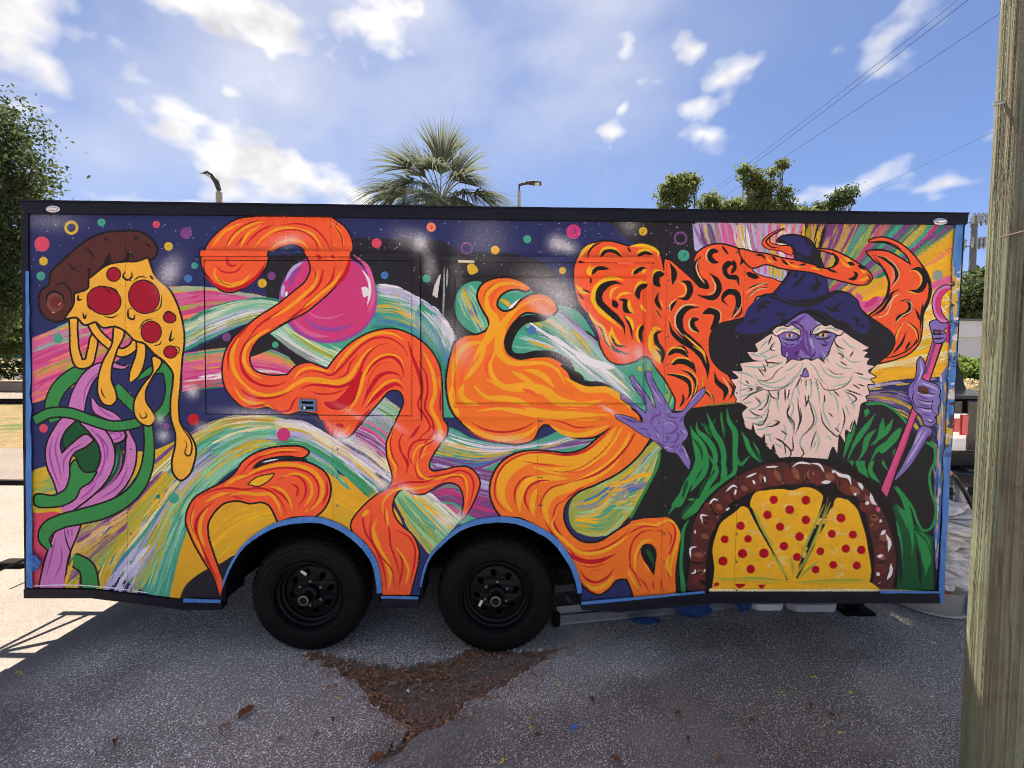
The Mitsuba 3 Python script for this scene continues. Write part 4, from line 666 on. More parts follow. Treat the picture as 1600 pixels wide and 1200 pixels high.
    S('amber', '520,590 600,540 720,510 860,510 960,550 1010,620 1010,700 960,770 900,800', 26); S('red', '500,600 600,560 740,525 860,530 950,570 990,640 980,720 930,790', 13); S('red', '1040,600 1045,680 1010,760', 14); S('red', '740,600 790,570 850,570 900,610 910,690 860,765', 14); S('amber', '760,580 850,560 930,600 950,680 900,770', 18); S('red', '820,620 860,650 850,710|690,650 760,690 820,760', 13); S('amber', '690,640 760,660 810,730 830,790', 18); S('red', '220,720 330,665 440,650 520,660 620,650 690,670 760,740 790,820|300,740 400,690 520,720', 13)
    S('amber', '420,700 520,680 600,690 690,690 740,760 760,830|280,740 380,690 440,680|400,640 480,590 560,570', 22); S('red', '330,740 260,800 225,870 240,980 290,1090 360,1230', 20); S('amber', '215,790 190,870 220,960 280,1090', 22); S('amber', '300,770 260,840 250,920 280,1020', 22)
    B('yellow', '555,625! 600,590 710,562! 690,590 650,620 620,635', ol=2)
    S('red', '225,720 200,790 190,860 240,990', 6)
    # ---- middle flame
    fl = []
    seg(600, 300, 4, '588,650 610,590 680,550 760,540 850,560 918,602! 895,615 830,605 760,620 715,660 702,710 745,750 800,740 860,680 940,643 1010,648 1062,690 1076,740 1040,770 960,757 880,752 820,800 770,870 750,940 770,1010 830,1046 950,1036 1050,1040 1110,1080')
    seg(860, 560, 8, '130,80 210,180 250,260 330,330 450,362 600,350 700,370 800,420 870,490 960,600 1080,700 1130,780! 1060,840! 1240,1000! 1180,1100')
    seg(600, 600, 4, '1600,430 1480,540 1330,620 1200,680 1130,760 1120,840 1160,930 1240,990 1340,990 1440,930 1540,860')
    seg(980, 700, 5, '0,580 120,552 250,545 330,540 392,570 420,640 410,740 390,860 375,1000 385,1150! 60,1200! 40,1120 0,1020!')
    at(0, 0, 1); p_, c_ = pts('965,905 950,920 935,928 918,920 907,908 900,888 886,862 866,838 840,822 810,808 786,808!'); fl.extend(zip(p_.tolist(), c_))
    seg(600, 600, 4, '730,820 690,760 666,680 682,580 730,500 820,440 940,420 1050,427 1150,437 1250,410 1340,340 1440,255! 1300,330 1200,330 1100,290 1045,260 1000,250 965,280! 930,345 850,370 760,366 640,330 540,280 470,220 420,140 400,50')
    seg(600, 300, 4, '396,1180 410,1080 430,1000 452,940 500,906 600,890 662,850 655,800 612,720')
    f2 = CS(spline(np.array([f[0] for f in fl]), True, [f[1] for f in fl]))
    at(600, 300, 4); S('ink', '1075,765 960,790 880,800 820,850 785,920 775,980 800,1020 860,1030 950,1010 1050,1015 1130,1060 1190,1130', (20, 44, 50, 56, 54, 50, 44, 40, 36, 44, 60, 50), (.1, .1)); at(860, 560, 8); S('ink', '100,30 190,130 260,230 350,300 470,330 600,320 720,360 850,450', (50, 90, 110, 110, 90, 60, 50, 24), (.05, .2)); S('ink', '250,200 300,190 420,260', 60)
    put('ink', f2.offset(3.2, m3.JoinType.Round)); put('flameo', f2)
    at(600, 300, 4)
    S('gildy', '900,600 800,570 700,590 640,650 650,730 690,800 660,900 600,980 560,1060', (12, 24, 26, 26, 40, 60, 60, 50, 40)); S('gildy', '1030,740 1040,700 980,670 900,690 820,740 750,820 720,920 720,1000 780,1060 900,1070 1000,1070 1080,1110 1130,1200', (16, 20, 20, 20, 40, 60, 50, 40, 30, 30, 30, 34, 34)); S('orange', '760,590 700,620 670,680 700,760', 20); S('red', '620,700 640,620 700,570', 6)
    S('gildy', '640,940 540,950 470,1000 440,1100 430,1200|640,930 600,1050 500,1180|720,960 660,1080 700,1180 800,1230', 30); S('orange', '560,1000 500,1100 480,1200|680,1000 640,1080 650,1160', 26); S('gildy', '880,1110 960,1130 1020,1170 1060,1220|800,1120 900,1180 950,1230', 34)
    at(600, 600, 4)
    S('gildy', '430,0 430,100 470,200|500,0 480,60 520,110 600,130|560,10 640,80 760,90 850,110 930,160 1040,180 1200,170', 36); S('gildy', '640,-30 760,20 900,20 1000,40 1080,100 1200,130 1360,100', (30, 50, 60, 60, 60, 50, 40)); S('gildy', '1130,-40 1250,30 1400,40 1480,90 1540,160', 40); S('orange', '860,30 920,50 960,80', 22); S('gildy', '580,170 720,150 850,170 960,190 1100,200 1250,190 1400,190', (16, 30, 34, 40, 44, 40, 30)); S('red', '545,240 620,280 760,300 860,280 940,240', 13); S('gildy', '490,240 580,300 700,340 820,335 900,310 955,260', 36); S('red', '520,290 620,340 740,368', 10); S('red', '1040,220 1120,240 1200,270 1320,265', 9); S('gildy', '1040,260 1110,300 1220,320 1330,290 1400,260', 30); S('gildy', '1190,220 1280,225 1360,215', 10); S('orange', '440,140 900,138 1380,148', 10, (.02, .02))
    S('red', '760,800 700,720 700,600 750,510 850,450 980,430 1130,445 1250,420 1350,345 1430,260', 16); S('gildy', '800,800 740,720 740,600 800,520 900,470 1010,465 1130,480 1260,460 1370,370 1450,270', (70, 80, 80, 70, 60, 60, 60, 60, 60, 50)); S('red', '820,760 820,660 870,590 960,570', 11); S('gildy', '850,800 850,690 900,610 1000,590 1150,590', 44); S('red', '910,800 880,720 910,640 960,610 1040,600', 15); S('gildy', '930,820 930,720 960,650', 34); S('red', '980,840 980,740 1030,660 1160,620 1290,570 1400,500 1500,420 1570,290', 12); S('gildy', '1030,880 1010,770 1050,690 1150,650 1260,600 1380,530 1470,440 1540,300', (60, 70, 60, 50, 56, 50, 50, 40)); S('gildy', '930,520 1050,540 1160,540 1290,490 1400,390 1490,270', 50); S('red', '1000,530 1100,550 1200,535 1310,470 1420,360 1480,260', 6); S('red', '1190,610 1330,560 1440,480 1540,360 1580,290', 16); S('red', '860,480 970,500 1080,510', 6); S('orange', '1100,560 1250,540 1380,450', 14)
    S('red', '1150,720 1080,760 1060,850 1100,940 1200,1040 1330,1040 1440,990 1540,910', 15); S('red', '1000,850 1070,960 1150,1060 1250,1110 1350,1110 1450,1060', (14, 22, 22, 16)); S('gildy', '1080,800 1050,880 1130,980 1220,1050 1330,1055 1440,1010 1560,920', 22); S('red', '1250,640 1130,720', 12)
    at(640, 790, 5)
    S('red', '1240,320 1300,400 1380,430 1500,420 1600,380', 22); S('red', '1330,500 1370,560 1450,600 1530,570 1600,490', 18); S('gildy', '1360,600 1440,650 1530,620 1600,550', 34); S('red', '1350,600 1420,670 1470,690', 8); S('red', '1320,460 1420,480 1560,440', 8); S('orange', '1400,510 1500,500', 14)
    at(980, 700, 5)
    S('gildy', '0,620 100,590 230,600 300,570 380,590 400,650 390,740 360,840 340,960 350,1010', (20, 24, 20, 20, 28, 24, 22, 26, 30, 24)); S('red', '0,690 60,640 150,610 240,620', 12); S('red', '30,960 20,830 50,720 110,660 200,640', 14); S('gildy', '60,960 70,830 120,740 180,715 220,740', 26); S('red', '300,570 360,600 375,680 350,780 310,880 320,980 340,1030', 14); S('red', '215,650 270,650 285,690|310,640 345,690 330,770', 9); S('gildy', '330,830 310,900 340,1000', 26); S('red', '0,900 60,980 110,1090|90,1010 150,1080 170,1130|270,1020 270,1110|200,1040 210,1110', 11); S('gildy', '0,950 50,1040 90,1110|130,870 170,960', 22); S('red', '75,880 100,800 150,740', 9)
    B('ink', '105,800 115,765 160,748 205,765 228,810 222,900 210,1000! 165,930 125,870'); B('dkgreen', '145,790 175,800 200,850 215,930! 190,890 155,830')
    # ---- dark outlines of loose background between hand and robe
    at(0, 0, 1)
    B('robe', '1030,706! 1075,640! 1095,634! 1155,629! 1352,628! 1384,630 1400,641 1425,672 1445,700 1456,725 1458,800! 1466,955! 1052,955! 1060,880 1062,830 1050,812 1020,806 984,812! 1000,780 1018,745')
    S('green', '1031,706 1028,725 1014,755 998,785 985,810', 4.5, (.05, .05))
def curl(s, w=34, rim='yellow', side=(-10, -6), back='ink'):
    """a dark curl with a light rim along one side"""
    for part in s.split('|'):
        p = [tuple(map(float, q.split(','))) for q in part.split()]
        S(rim, ' '.join(f'{x+side[0]},{y+side[1]}' for x, y in p), w, (.25, .3)); S(back, part, w, (.2, .3))
def paint_wizard():
    # robe strands
    at(950, 540, 5)
    B('leaf', '640,620! 665,660 720,720 770,800 790,900 770,1000 700,1090 620,1170 560,1260 500,1260 560,1150 600,1060 640,1000 680,900 665,780')
    S('leaf', '690,590 700,660 760,720 820,800 840,900 800,1010|770,520 800,600 830,680 880,760 905,860 900,960 880,1080|930,490 945,590 990,670 995,770 990,880 980,1000', (16, 30, 44, 44, 40, 26, 16), (.2, .15))
    S('dkgreen', '890,510 890,580 910,660 900,740|840,570 820,620|750,600 800,680 800,740|1130,740 1170,830 1200,900 1240,920|660,720 720,800 740,900|1010,880 1060,950', 22)
    S('leaf', '1040,670 1080,740 1100,800 1150,870 1200,920', (14, 34, 36, 30, 12)); S('green', '1140,760 1190,850|880,520 890,600 900,690|745,610 790,700', 12)
    S('dkgreen', '700,1190 760,1060 830,990|650,1100 740,960|760,640 720,600', 16)
    at(980, 700, 5)
    S('leaf', '560,100 520,240 420,380 320,520|640,60 700,180 640,280 590,380 540,480 440,560|840,60 850,130 830,200 760,260 690,310 620,390 570,520|740,80 760,200 740,280', (20, 40, 44, 30), (.1, .3))
    S('dkgreen', '500,420 420,540|550,400 480,500|470,250 440,350', 30); S('green', '470,400 540,410 430,550', 34); S('ink', '510,280 460,400|560,330 520,420|450,330 430,390', 14)
    S('leaf', '480,560 440,640 430,760 420,900 430,1020 450,1150', (30, 26, 24, 24, 34, 50), (.2, 0)); S('leaf', '860,60 880,130 960,60', 20)
    at(1200, 700, 5)
    B('dkgreen', '960,470 1010,430 1100,560 1200,640 1290,700 1295,1130 980,1130 1010,1000 1000,800', flat=True)
    S('leaf', '620,0 600,100|720,0 700,80 740,200 820,300|640,20 660,140|830,60 800,180 880,280|760,20 740,140 790,250', (24, 36, 40, 14), (.1, .3)); S('green', '1000,10 930,40 900,110 940,180', 20)
    S('leaf', '980,300 1060,400 1100,520 1120,640 1130,760 1120,860|1010,450 1060,520 1090,640', (20, 40, 44, 40, 24, 14)); S('leaf', '940,470 1000,600 1030,760 1050,930', (16, 36, 44, 14)); S('leaf', '1150,650 1210,760 1240,880 1230,1000', (30, 70, 70, 16)); S('robe', '1160,760 1180,900 1190,1060|960,560 1010,700 1040,1080', 26); S('leaf', '1170,650 1240,700 1270,790', 16)
    B('robe', '1060,170 1100,60 1170,-60 1260,-100 1300,-20 1300,90 1260,200 1280,340 1305,450 1300,560 1260,630! 1210,640 1160,560 1120,440 1050,340 1000,290')
    S('leaf', '1270,-60 1300,0 1305,90 1265,200 1275,340 1308,450 1303,560 1260,635 1220,645 1170,580 1130,470 1060,370 1000,300', 20, (.05, .05))
    at(1180, 480, 5)
    B('night', '850,760 960,765 1060,800 1180,930 1200,980 1080,1200 680,1200 760,960', flat=True)
    S('leaf', '865,757 1000,757 1080,800 1200,920', 20, (.05, .05)); S('leaf', '1330,1050 1400,1100 1405,1200', 20, (.1, 0))
    S('leaf', '940,830 880,920 820,1000 760,1100 720,1200|950,950 880,1020 850,1120 800,1210|1080,870 1030,960 960,1030 900,1080|880,790 860,860|1000,860 980,980 930,1080|1130,950 1060,1050 960,1110 900,1210|1110,1100 1080,1180|790,900 740,1010 690,1180', (20, 40, 44, 24, 20)); B('leaf', '960,1110 1020,1050 1090,970 1140,940 1130,1000 1060,1090 980,1140'); S('green', '935,840 870,930|1075,880 1020,980|1130,960 1040,1060', 14)
    _W[0] = 1.22
    # orange mane
    at(880, 330, 5)
    mane = B('orange', '88,430 110,370 170,290 250,250 370,240 460,262 520,280! 620,266 700,290 742,322 772,400 785,470! 795,375! 830,385 900,440 1000,530 1080,602 1142,602 1130,555 1050,490 1022,420 1040,340 1100,290 1200,260 1320,280 1420,320 1600,372! 1740,410! 1790,560! 1700,640! 1660,690! 1520,660 1440,820 1290,862 1200,900 1152,980 1140,1080 1180,1180 1260,1250 1320,1340 1370,1500! 1100,1525! 990,1540! 870,1560! 880,1480 840,1390 780,1290 740,1240! 680,1160 640,1130! 550,1172 450,1192 370,1170 300,1070 270,950 200,820 120,700 85,540', ol=2.6)
    S('yellow', '120,380 170,300 250,250|520,275 620,268 700,292 745,330 740,360', 24); curl('290,360 330,315 400,315 460,360|580,350 640,325 700,340', 22, side=(-8, -22)); S('ink', '190,380 200,320 240,270 300,245|500,280 530,320|770,370 790,460|110,400 150,410', 12)
    curl('220,500 250,460 350,455|540,500 580,465 640,450', 26, side=(-16, 0)); S('yellow', '210,430 190,480 215,510|600,490 640,460', 22)
    S('yellow', '480,545 400,525 320,545 250,610 235,680 280,770 360,840 430,900 450,920', (20, 34, 36, 34, 34, 34, 34, 30, 16)); S('ink', '470,580 420,560 340,575 285,630 280,700 340,770 420,840 470,900 480,970', (16, 40, 50, 46, 42, 40, 40, 34, 14))
    S('orange', '330,700 360,620 440,590', 24); S('yellow', '430,590 380,620 365,690|530,640 450,650 410,690', 18); S('ink', '385,690 420,760|430,690 480,700 490,770 540,800', (14, 34, 40, 20)); S('yellow', '510,690 520,760 550,800', 24)
    S('ink', '180,740 200,820 300,920 340,1020 400,1080 520,1120', (10, 16, 18, 22, 26, 20)); S('yellow', '190,780 240,860 310,910 340,1000 380,1080', 20); S('yellow', '380,900 380,980 420,1030 470,1050', (14, 44, 40, 12)); S('ink', '370,970 420,1050 490,1055|470,810 520,900 540,1000', 14); S('yellow', '480,820 530,860 545,930', 22)
    S('yellow', '100,580 150,630 200,640', 26); S('ink', '110,640 160,690|150,610 210,640|215,520 215,570', 12)
    curl('650,580 600,600 580,640 590,690', 36, side=(-6, -26)); curl('620,890 600,960 615,1030', 26, side=(-20, 0)); S('yellow', '600,730 640,790', 16); curl('790,490 735,500 730,560 760,590', 44, side=(-14, -16)); S('orange', '780,580 760,540 800,530', 14)
    S('ink', '745,630 730,700 770,775', (14, 26, 20)); S('yellow', '765,690 775,760|715,770 760,830', 8); S('ink', '720,770 770,835', 8)
    S('yellow', '770,925 720,915 695,960 680,1060 720,1130 760,1190', (26, 40, 44, 40, 44, 50)); S('ink', '770,935 725,960 730,1020 775,1090 780,1200', (26, 30, 26, 26, 10))
    S('cheese', '850,410 885,480 870,560', 10); S('ink', '830,400 865,470 855,575', (14, 40, 26)); S('ink', '910,550 975,560 990,630 960,680 895,680', (16, 36, 40, 32, 12)); S('cheese', '890,540 940,570 960,620 940,660 890,665', 10)
    S('ink', '1080,350 1040,400 1040,480 1080,560 1140,600', (14, 36, 40, 50, 40)); S('tan', '1060,370 1040,430 1060,500 1110,570', 10)
    S('ink', '1140,480 1200,540 1215,610 1180,670 1100,670 1040,650', (12, 36, 40, 36, 28, 14)); S('tan', '1155,520 1190,580 1180,630 1120,650', 9)
    curl('1215,315 1160,315 1145,360 1180,395 1215,400', 34, 'tan', (-12, -2)); S('ink', '1360,290 1410,350 1385,420', (14, 34, 26)); S('ink', '1240,270 1290,340', 14)
    S('tan', '1290,390 1250,440 1270,510 1320,540', 14); S('ink', '1340,410 1290,410 1265,460 1290,510 1350,520 1375,580', (50, 50, 36, 30, 36, 18)); dot('orange', 1305, 465, 24, 30); S('orange', '1310,420 1320,480', 14)
    S('ink', '1330,380 1340,440 1310,490', 26)
    S('ink', '1060,750 960,760 905,820 910,910 980,1000 1060,1070 1120,1160 1140,1230', (20, 60, 60, 50, 50, 44, 40, 20)); S('tan', '1060,735 950,735 880,810 880,900 940,980', 12); S('cheese', '940,960 1030,1040 1100,1110 1120,1190|830,830 840,930 920,1020 1010,1080', 12)
    S('ink', '825,850 850,940 930,1020 1030,1080 1100,1180', (14, 28, 30, 26, 14)); S('orange', '1010,850 960,880 980,960', 34)
    curl('1090,800 1150,780 1200,800 1195,860 1150,930', (40), 'tan', (8, -4)); curl('1060,845 1015,850 1010,890 1060,945', 30, 'tan', (-16, 4)); S('ink', '890,700 850,730 845,780', (14, 36, 20)); S('tan', '880,690 835,730 830,780', 10)
    S('tan', '1240,660 1300,610 1370,640 1385,720 1350,800 1290,850', 14); S('ink', '1290,740 1245,690 1290,630 1350,640 1370,710 1340,790 1310,840', (14, 26, 36, 40, 36, 26, 12)); S('ink', '1390,740 1390,790 1330,840', 12); S('ink', '1450,600 1540,570 1600,570|1430,690 1500,620 1600,590', 12); S('tan', '1425,640 1500,590 1600,555|1440,680 1530,610 1600,600', 9); S('orange', '1480,640 1600,625', 16)
    S('ink', '1430,480 1470,500 1530,520', 34); B('lav', '1482,450 1510,410 1560,398 1640,405 1740,450! 1760,540! 1700,545 1640,520 1560,502', ol=1.6); S('pink', '1520,410 1530,480|1580,410 1580,500', 14); S('mustard', '1610,410 1620,510|1660,420 1660,520|1690,430 1680,530', 18); S('olive', '1640,420 1640,510|1720,450 1710,540', 12)
    S('ink', '820,1130 860,1090 920,1075 980,1110', (14, 36, 44, 26)); S('cheese', '812,1120 860,1075 930,1060', 10); S('ink', '840,1190 920,1170 1000,1200 1040,1270', (30, 40, 40, 16)); S('cheese', '850,1170 930,1155 990,1170', 9)
    at(950, 540, 5)
    curl('470,75 520,40 580,50 630,90|500,150 560,120 620,130 680,200', 30, 'cheese', (-6, -14)); S('ink', '560,185 640,220 690,300 670,390 630,470', (10, 20, 22, 20, 12)); S('cheese', '580,180 650,210 695,270 685,350 640,450', 8); S('ink', '450,225 560,240 640,300 640,380 610,430', (10, 30, 30, 26, 12)); S('cheese', '470,215 560,225 640,260 660,340 640,420', 8)
    S('ink', '600,0 700,50 770,150 780,260', (10, 36, 40, 14)); S('cheese', '660,0 740,60 770,140', 8); S('ink', '830,200 850,280 920,350 900,430', (10, 30, 40, 20)); S('tan', '890,240 940,320 960,400', 9); S('ink', '730,270 760,350 810,400 830,460', (10, 18, 22, 14)); S('cheese', '740,240 745,320 800,380 825,450', 8); S('ink', '940,280 980,340 950,420', 14); S('ink', '560,480 590,420 580,380|600,500 660,470', 16)
    S('green', '760,470 880,455 1010,445', 8, (.1, .1))
    S('yellow', '340,0 390,60 410,120', 44); S('ink', '370,20 425,90 415,140|320,110 300,95 210,120', (10, 22, 14))
    _W[0] = 1.0
    # right-hand flame
    at(1180, 330, 5)
    B('orange', '893,230 960,208 1080,230 1180,290 1250,360! 1300,430 1352,530 1370,620 1345,720 1310,800 1300,920 1280,1020 1200,1110 1100,1152 945,1190! 1050,1120 1090,1040 1062,960 980,890 868,832! 960,760 1030,670 1050,560 1012,450 930,380 870,318! 920,305 1020,315 1120,362 1222,425! 1190,350 1120,290 1030,245', ol=2.4)
    S('ink', '880,320 960,305 1080,330 1180,400|900,240 1000,235 1100,270 1180,350|1260,370 1330,450', 10); S('ink', '1270,380 1330,470 1365,580 1350,700 1310,790 1290,900 1290,1000', (14, 34, 26, 22, 30, 14, 8)); S('ink', '1250,760 1290,840 1310,720', 24)
    S('coral', '950,340 1050,400 1085,470 1075,530 1050,580', 26); S('ink', '930,340 1040,390 1100,450 1110,510 1070,570', (14, 24, 34, 40, 20)); S('tan', '1000,350 1100,430 1125,500 1090,570 1050,610', 9); S('ink', '900,320 1000,450 1045,560 1030,660 960,760 870,830', (10, 14, 18, 24, 14, 8))
    curl('1215,460 1270,450 1320,500 1320,570 1280,620 1205,620', (20, 40, 40, 44, 44, 26), 'cheese', (-14, 8)); S('orange', '1230,500 1270,530 1250,580', 40)
    S('ink', '1130,700 1190,700 1215,750 1180,800 1120,830 1090,890', (20, 30, 36, 30, 34, 14)); S('tan', '1150,690 1220,720 1220,770 1150,820 1080,890', 9); S('ink', '1130,610 1070,640 1040,700 1000,760 890,830', (16, 26, 26, 18, 10)); S('tan', '1140,640 1080,670 1060,730 1030,800 890,840|1130,640 1060,700 1010,780', 9)
    S('ink', '1190,860 1260,930 1270,1000 1200,1080|1180,940 1150,1020 1070,1120|1215,1010 1170,1090|1140,880 1090,1000 1060,1100', (10, 18, 20, 12)); S('cheese', '1170,860 1120,930 1090,1020 1040,1110|1180,870 1250,930 1270,1010', 12); S('ink', '1000,1150 1100,1130 1200,1080 1270,1010', 12)
    # hat
    at(0, 0, 1)
    B('night', '1109,543 1112,520 1124,507 1146,501 1168,494 1184,476 1190,463 1208,459! 1222,442 1234,424 1242,404 1239,390 1228,380 1214,376 1218,371 1232,367 1248,368 1264,374 1273,385 1279,397 1285,413 1290,434 1295,458! 1308,455 1324,458 1338,468 1345,483 1360,496 1380,510 1394,522 1398,535 1392,547 1380,560 1366,572 1350,590 1250,580 1165,592 1140,586 1122,574 1112,560', ol=1.6)
    at(1180, 330, 5)
    B('hatblue', '165,640 230,560 310,460 420,430 510,470 560,640 480,670 380,690 280,690'); S('night', '290,600 350,540 400,470|470,500 490,580 440,640|300,520 330,480|420,610 520,560', 26); S('night', '330,380 350,300 330,230|400,330 470,330', 26); B('hatblue', '200,210 300,195 400,230 440,290 420,350 340,370 310,310 260,250'); S('night', '270,250 330,330 420,370|380,220 440,280', 24)
    B('hatblue', '-60,760 0,700 60,660 160,660 260,700 400,735 540,690 640,640 730,650 790,700 820,770 880,850 900,900! 850,960 780,930 720,870 640,850 560,800 400,770 330,800 230,870 130,900 0,960 -80,900', ol=0)
    S('night', '0,700 80,660 180,690 300,730 420,740 520,700 640,640', 20); S('night', '20,770 60,720 130,710|160,800 240,820|240,880 200,830|540,740 600,770 680,700|600,760 660,780|760,830 800,850 790,900|820,900 860,890', 26); S('ink', '130,910 250,860 400,780 540,840 620,900', 16)
    at(880, 330, 5)
    B('hatblue', '1340,920 1420,860 1500,760 1600,720 1600,930 1500,950 1420,960'); S('night', '1510,790 1560,740 1600,760|1440,880 1520,840', 26)
    # band of flame wound round the hat
    at(1180, 330, 5)
    B('orange', '-120,300 0,325 90,337 200,366 330,390 450,420 560,452 605,440 645,400 635,355 560,315 480,297! 600,308 700,350 800,410 880,470 910,522 880,562 820,572 700,547 560,512 450,477 300,457 200,442 80,412 -20,440', ol=2.4)
    S('ink', '0,340 60,350 80,380|130,350 170,390|200,370 250,410 300,400|330,430 400,410|480,430 520,470|560,450 640,480', 18); S('amber', '90,350 110,390 150,400|240,390 300,430 380,430|430,440 520,460|660,370 720,430 760,440', 16); S('cheese', '690,360 740,400 720,430', 26); S('ink', '760,470 790,490 780,520 720,530|720,400 780,420|600,320 640,380 600,450|800,420 860,460', (12, 30, 30, 14)); S('amber', '800,540 860,530 890,500|820,450 880,500', 20); S('ink', '860,480 900,530 850,565', 10)
    B('orange', '222,138 120,180 70,222 55,252 90,287 180,302 290,332 285,288 180,268 112,240 112,208 160,168', ol=1.6); S('ink', '220,140 130,190 85,240 110,270 200,290', 12)
    # face
    at(1180, 480, 5)
    B('violet', '400,50 480,110 560,150 625,200 605,290 592,350 560,410 540,460 480,430 380,450 260,460 230,400 198,360 200,290 180,200 260,120', ol=2)
    B('dviolet', '400,60 320,100 270,130 300,140 350,110'); B('dviolet', '375,170 410,190 415,260 440,340 430,390 400,370 350,330 340,380 300,420 250,440! 220,400 200,350 210,300 280,310 340,280 370,230'); S('purple', '350,130 380,170 370,220', 20); S('dviolet', '570,270 520,310|580,330 560,390 540,440|460,350 440,390', 18)
    S('lav', '430,210 440,280 460,330|250,350 240,420|470,110 560,160', 12); S('violet', '390,200 400,300 420,350', 14)
    S('ink', '310,385 315,360 345,345|315,385 350,390 380,415 420,410 440,390 465,375 470,350 450,330|345,400 375,420|425,415 450,395|330,280 340,240 355,210|440,250 430,210 440,170|260,130 300,115 360,150 370,190', 9)
    S('ink', '200,200 250,190 310,200 345,230|215,240 260,255 320,250 340,230', 13); S('ink', '450,240 500,210 560,195 615,205|460,240 510,250 570,240 600,215', 13); dot('tan', 268, 222, 26, 15); dot('ink', 268, 222, 9, 15); dot('tan', 530, 217, 30, 16); dot('ink', 530, 217, 10, 16)
    S('ink', '215,270 260,295 320,285|500,275 550,300 590,270|520,265 570,275', 8); S('ink', '540,460 525,420 510,380 500,360|245,440 250,400 210,390 195,350|590,340 560,400 545,450', 9)
    # beard
    beard = '0,0'
    at(0, 0, 1)
    pl = []
    def sg(ox, oy, k, s):
        at(ox, oy, k); p, c = pts(s); pl.extend(zip(p.tolist(), c))
    sg(1180, 480, 5, '0,290! 60,250 130,212 165,222 195,270 200,330! 210,380 245,400 235,450! 290,410 350,420 400,405 440,420 490,400 530,430 545,440! 540,410 570,380 600,300 640,230 695,195! 760,240 890,318! 840,340 880,352! 850,388 892,400! 870,440 930,462! 880,500 942,545! 895,562 932,602! 880,602 892,682! 862,690 872,735! 832,750 812,830 790,925! 780,880 745,980! 712,955 702,1055! 665,1000 640,1140! 612,1090 560,1200!')
    sg(980, 700, 5, '1550,95! 1420,92 1290,77 1205,97! 1150,20!')
    sg(950, 540, 5, '1320,860! 1290,770 1275,815! 1235,775 1222,690 1200,722! 1160,690 1130,605 1120,658! 1080,640 1062,580 1050,530 1092,482! 1042,450 1000,442! 1008,420 990,390 1002,320! 960,265! 1020,255 968,198! 1050,195 1030,140! 1120,128 1210,122! 1130,105 1086,50! 1170,45')
    bq = CS(spline(np.array([f[0] for f in pl]), True, [f[1] for f in pl])); put('ink', bq.offset(1.7, m3.JoinType.Round)); put('beard', bq)
    at(1180, 480, 5)
    sage = '30,330 90,270 140,240|20,370 100,340 160,280|60,420 140,390 190,370|90,480 170,450 220,420|20,560 100,590 200,570 260,520|60,600 160,630 240,610 300,540|330,440 280,480 230,500|380,430 350,500 300,560 280,620|420,430 470,480 510,560 560,610|500,440 560,520 640,550 720,540|600,620 660,610 740,580 770,540|620,270 650,330 700,370|680,240 720,290 790,330|700,390 760,430 830,420|620,430 680,470 760,480|800,540 860,560 910,570|340,560 335,640 350,700|390,560 395,640|420,560 440,640 430,720|460,570 500,680 500,760|250,700 300,780 280,860 300,960|200,640 170,740 190,820|120,660 110,760 60,850|40,700 30,780|330,760 350,860 330,960|420,720 460,800 480,880 440,960|540,700 530,800 570,900 600,960|600,660 640,740 650,830|700,660 760,740 780,800|660,900 640,960|220,900 240,1000 200,1080|380,980 350,1060 390,1150|470,960 500,1040 470,1140|120,900 60,960|100,980 130,1060|560,1000 600,1040|700,760 740,850|20,900 90,880|560,620 600,700|300,640 280,740|480,1040 450,1110|520,340 580,440'
    S('sage', sage, 11)
    inkl = '360,540 320,620 310,640|270,640 250,720|235,640 235,740|100,650 130,700 170,720|0,640 60,650|0,700 50,760|420,680 400,760 380,780|330,700 340,800 350,880 310,1000|270,750 250,830 300,900 300,1000|410,700 440,800 460,880 380,1000 350,1030|540,680 545,750|600,640 660,700|510,800 530,900 600,980 640,1010 690,940|140,880 190,900 130,930 100,930|610,240 640,300 700,330|640,350 690,390 660,400|770,340 740,390|660,420 720,460|570,820 610,860|480,960 450,1040 430,1110|200,960 250,1000|160,1030 220,1060 280,1150 240,1200|350,1090 380,1140 350,1180|760,890 740,960|690,650 790,720 740,760|700,640 840,690|780,510 850,530|60,470 100,450 70,400|150,270 120,330 160,340|130,220 100,300|80,430 200,440|800,600 860,620|0,860 60,860|760,600 820,640|20,800 60,800|620,940 660,980|680,780 700,860 680,960'
    S('ink', inkl, 11)
    S('ink', '240,450 170,500 120,560 30,570 0,540|0,600 60,640 160,650 240,620 330,540|440,540 500,580 540,640 640,640 720,600 770,500|560,470 620,520 700,520|380,470 360,530 330,540', 7)
    B('violet', '392,478! 408,510 415,538! 388,544 360,538! 376,510', ol=1.4)
    S('ink', '365,560 355,600|400,560 400,620|430,550 450,620|470,560 500,640|345,560 310,640', 6)
    at(950, 540, 5)
    S('sage', '1110,60 1200,90|1060,160 1160,170 1260,160|1000,210 1080,220 1150,260|1140,220 1200,300 1300,330|1010,270 1080,310 1160,320|1030,400 1100,380 1200,340|1020,350 1090,340|1080,500 1150,490 1230,420|1070,560 1150,570 1230,540|1120,620 1200,600 1270,550|1150,660 1230,650|1220,700 1290,690|1250,360 1240,440|1300,760 1360,800|1060,450 1130,440|1180,60 1250,100', 12)
    S('ink', '1040,440 1120,380 1210,345|1100,500 1150,540 1200,545|1120,600 1200,620 1240,560 1260,480|1240,630 1280,630 1340,590|1080,330 1130,340 1090,360|1210,140 1230,200 1190,180|1150,330 1210,330|1170,170 1220,240|1260,370 1240,450 1200,500|1330,340 1330,420|1380,330 1385,440|1430,460 1400,530 1440,620|1500,480 1510,560 1460,700|1230,760 1250,780|1440,700 1440,820 1370,760|1075,270 1100,300|1300,715 1370,760 1390,860|1540,380 1550,480', 11)
    # eyebrows
    at(1180, 480, 5)
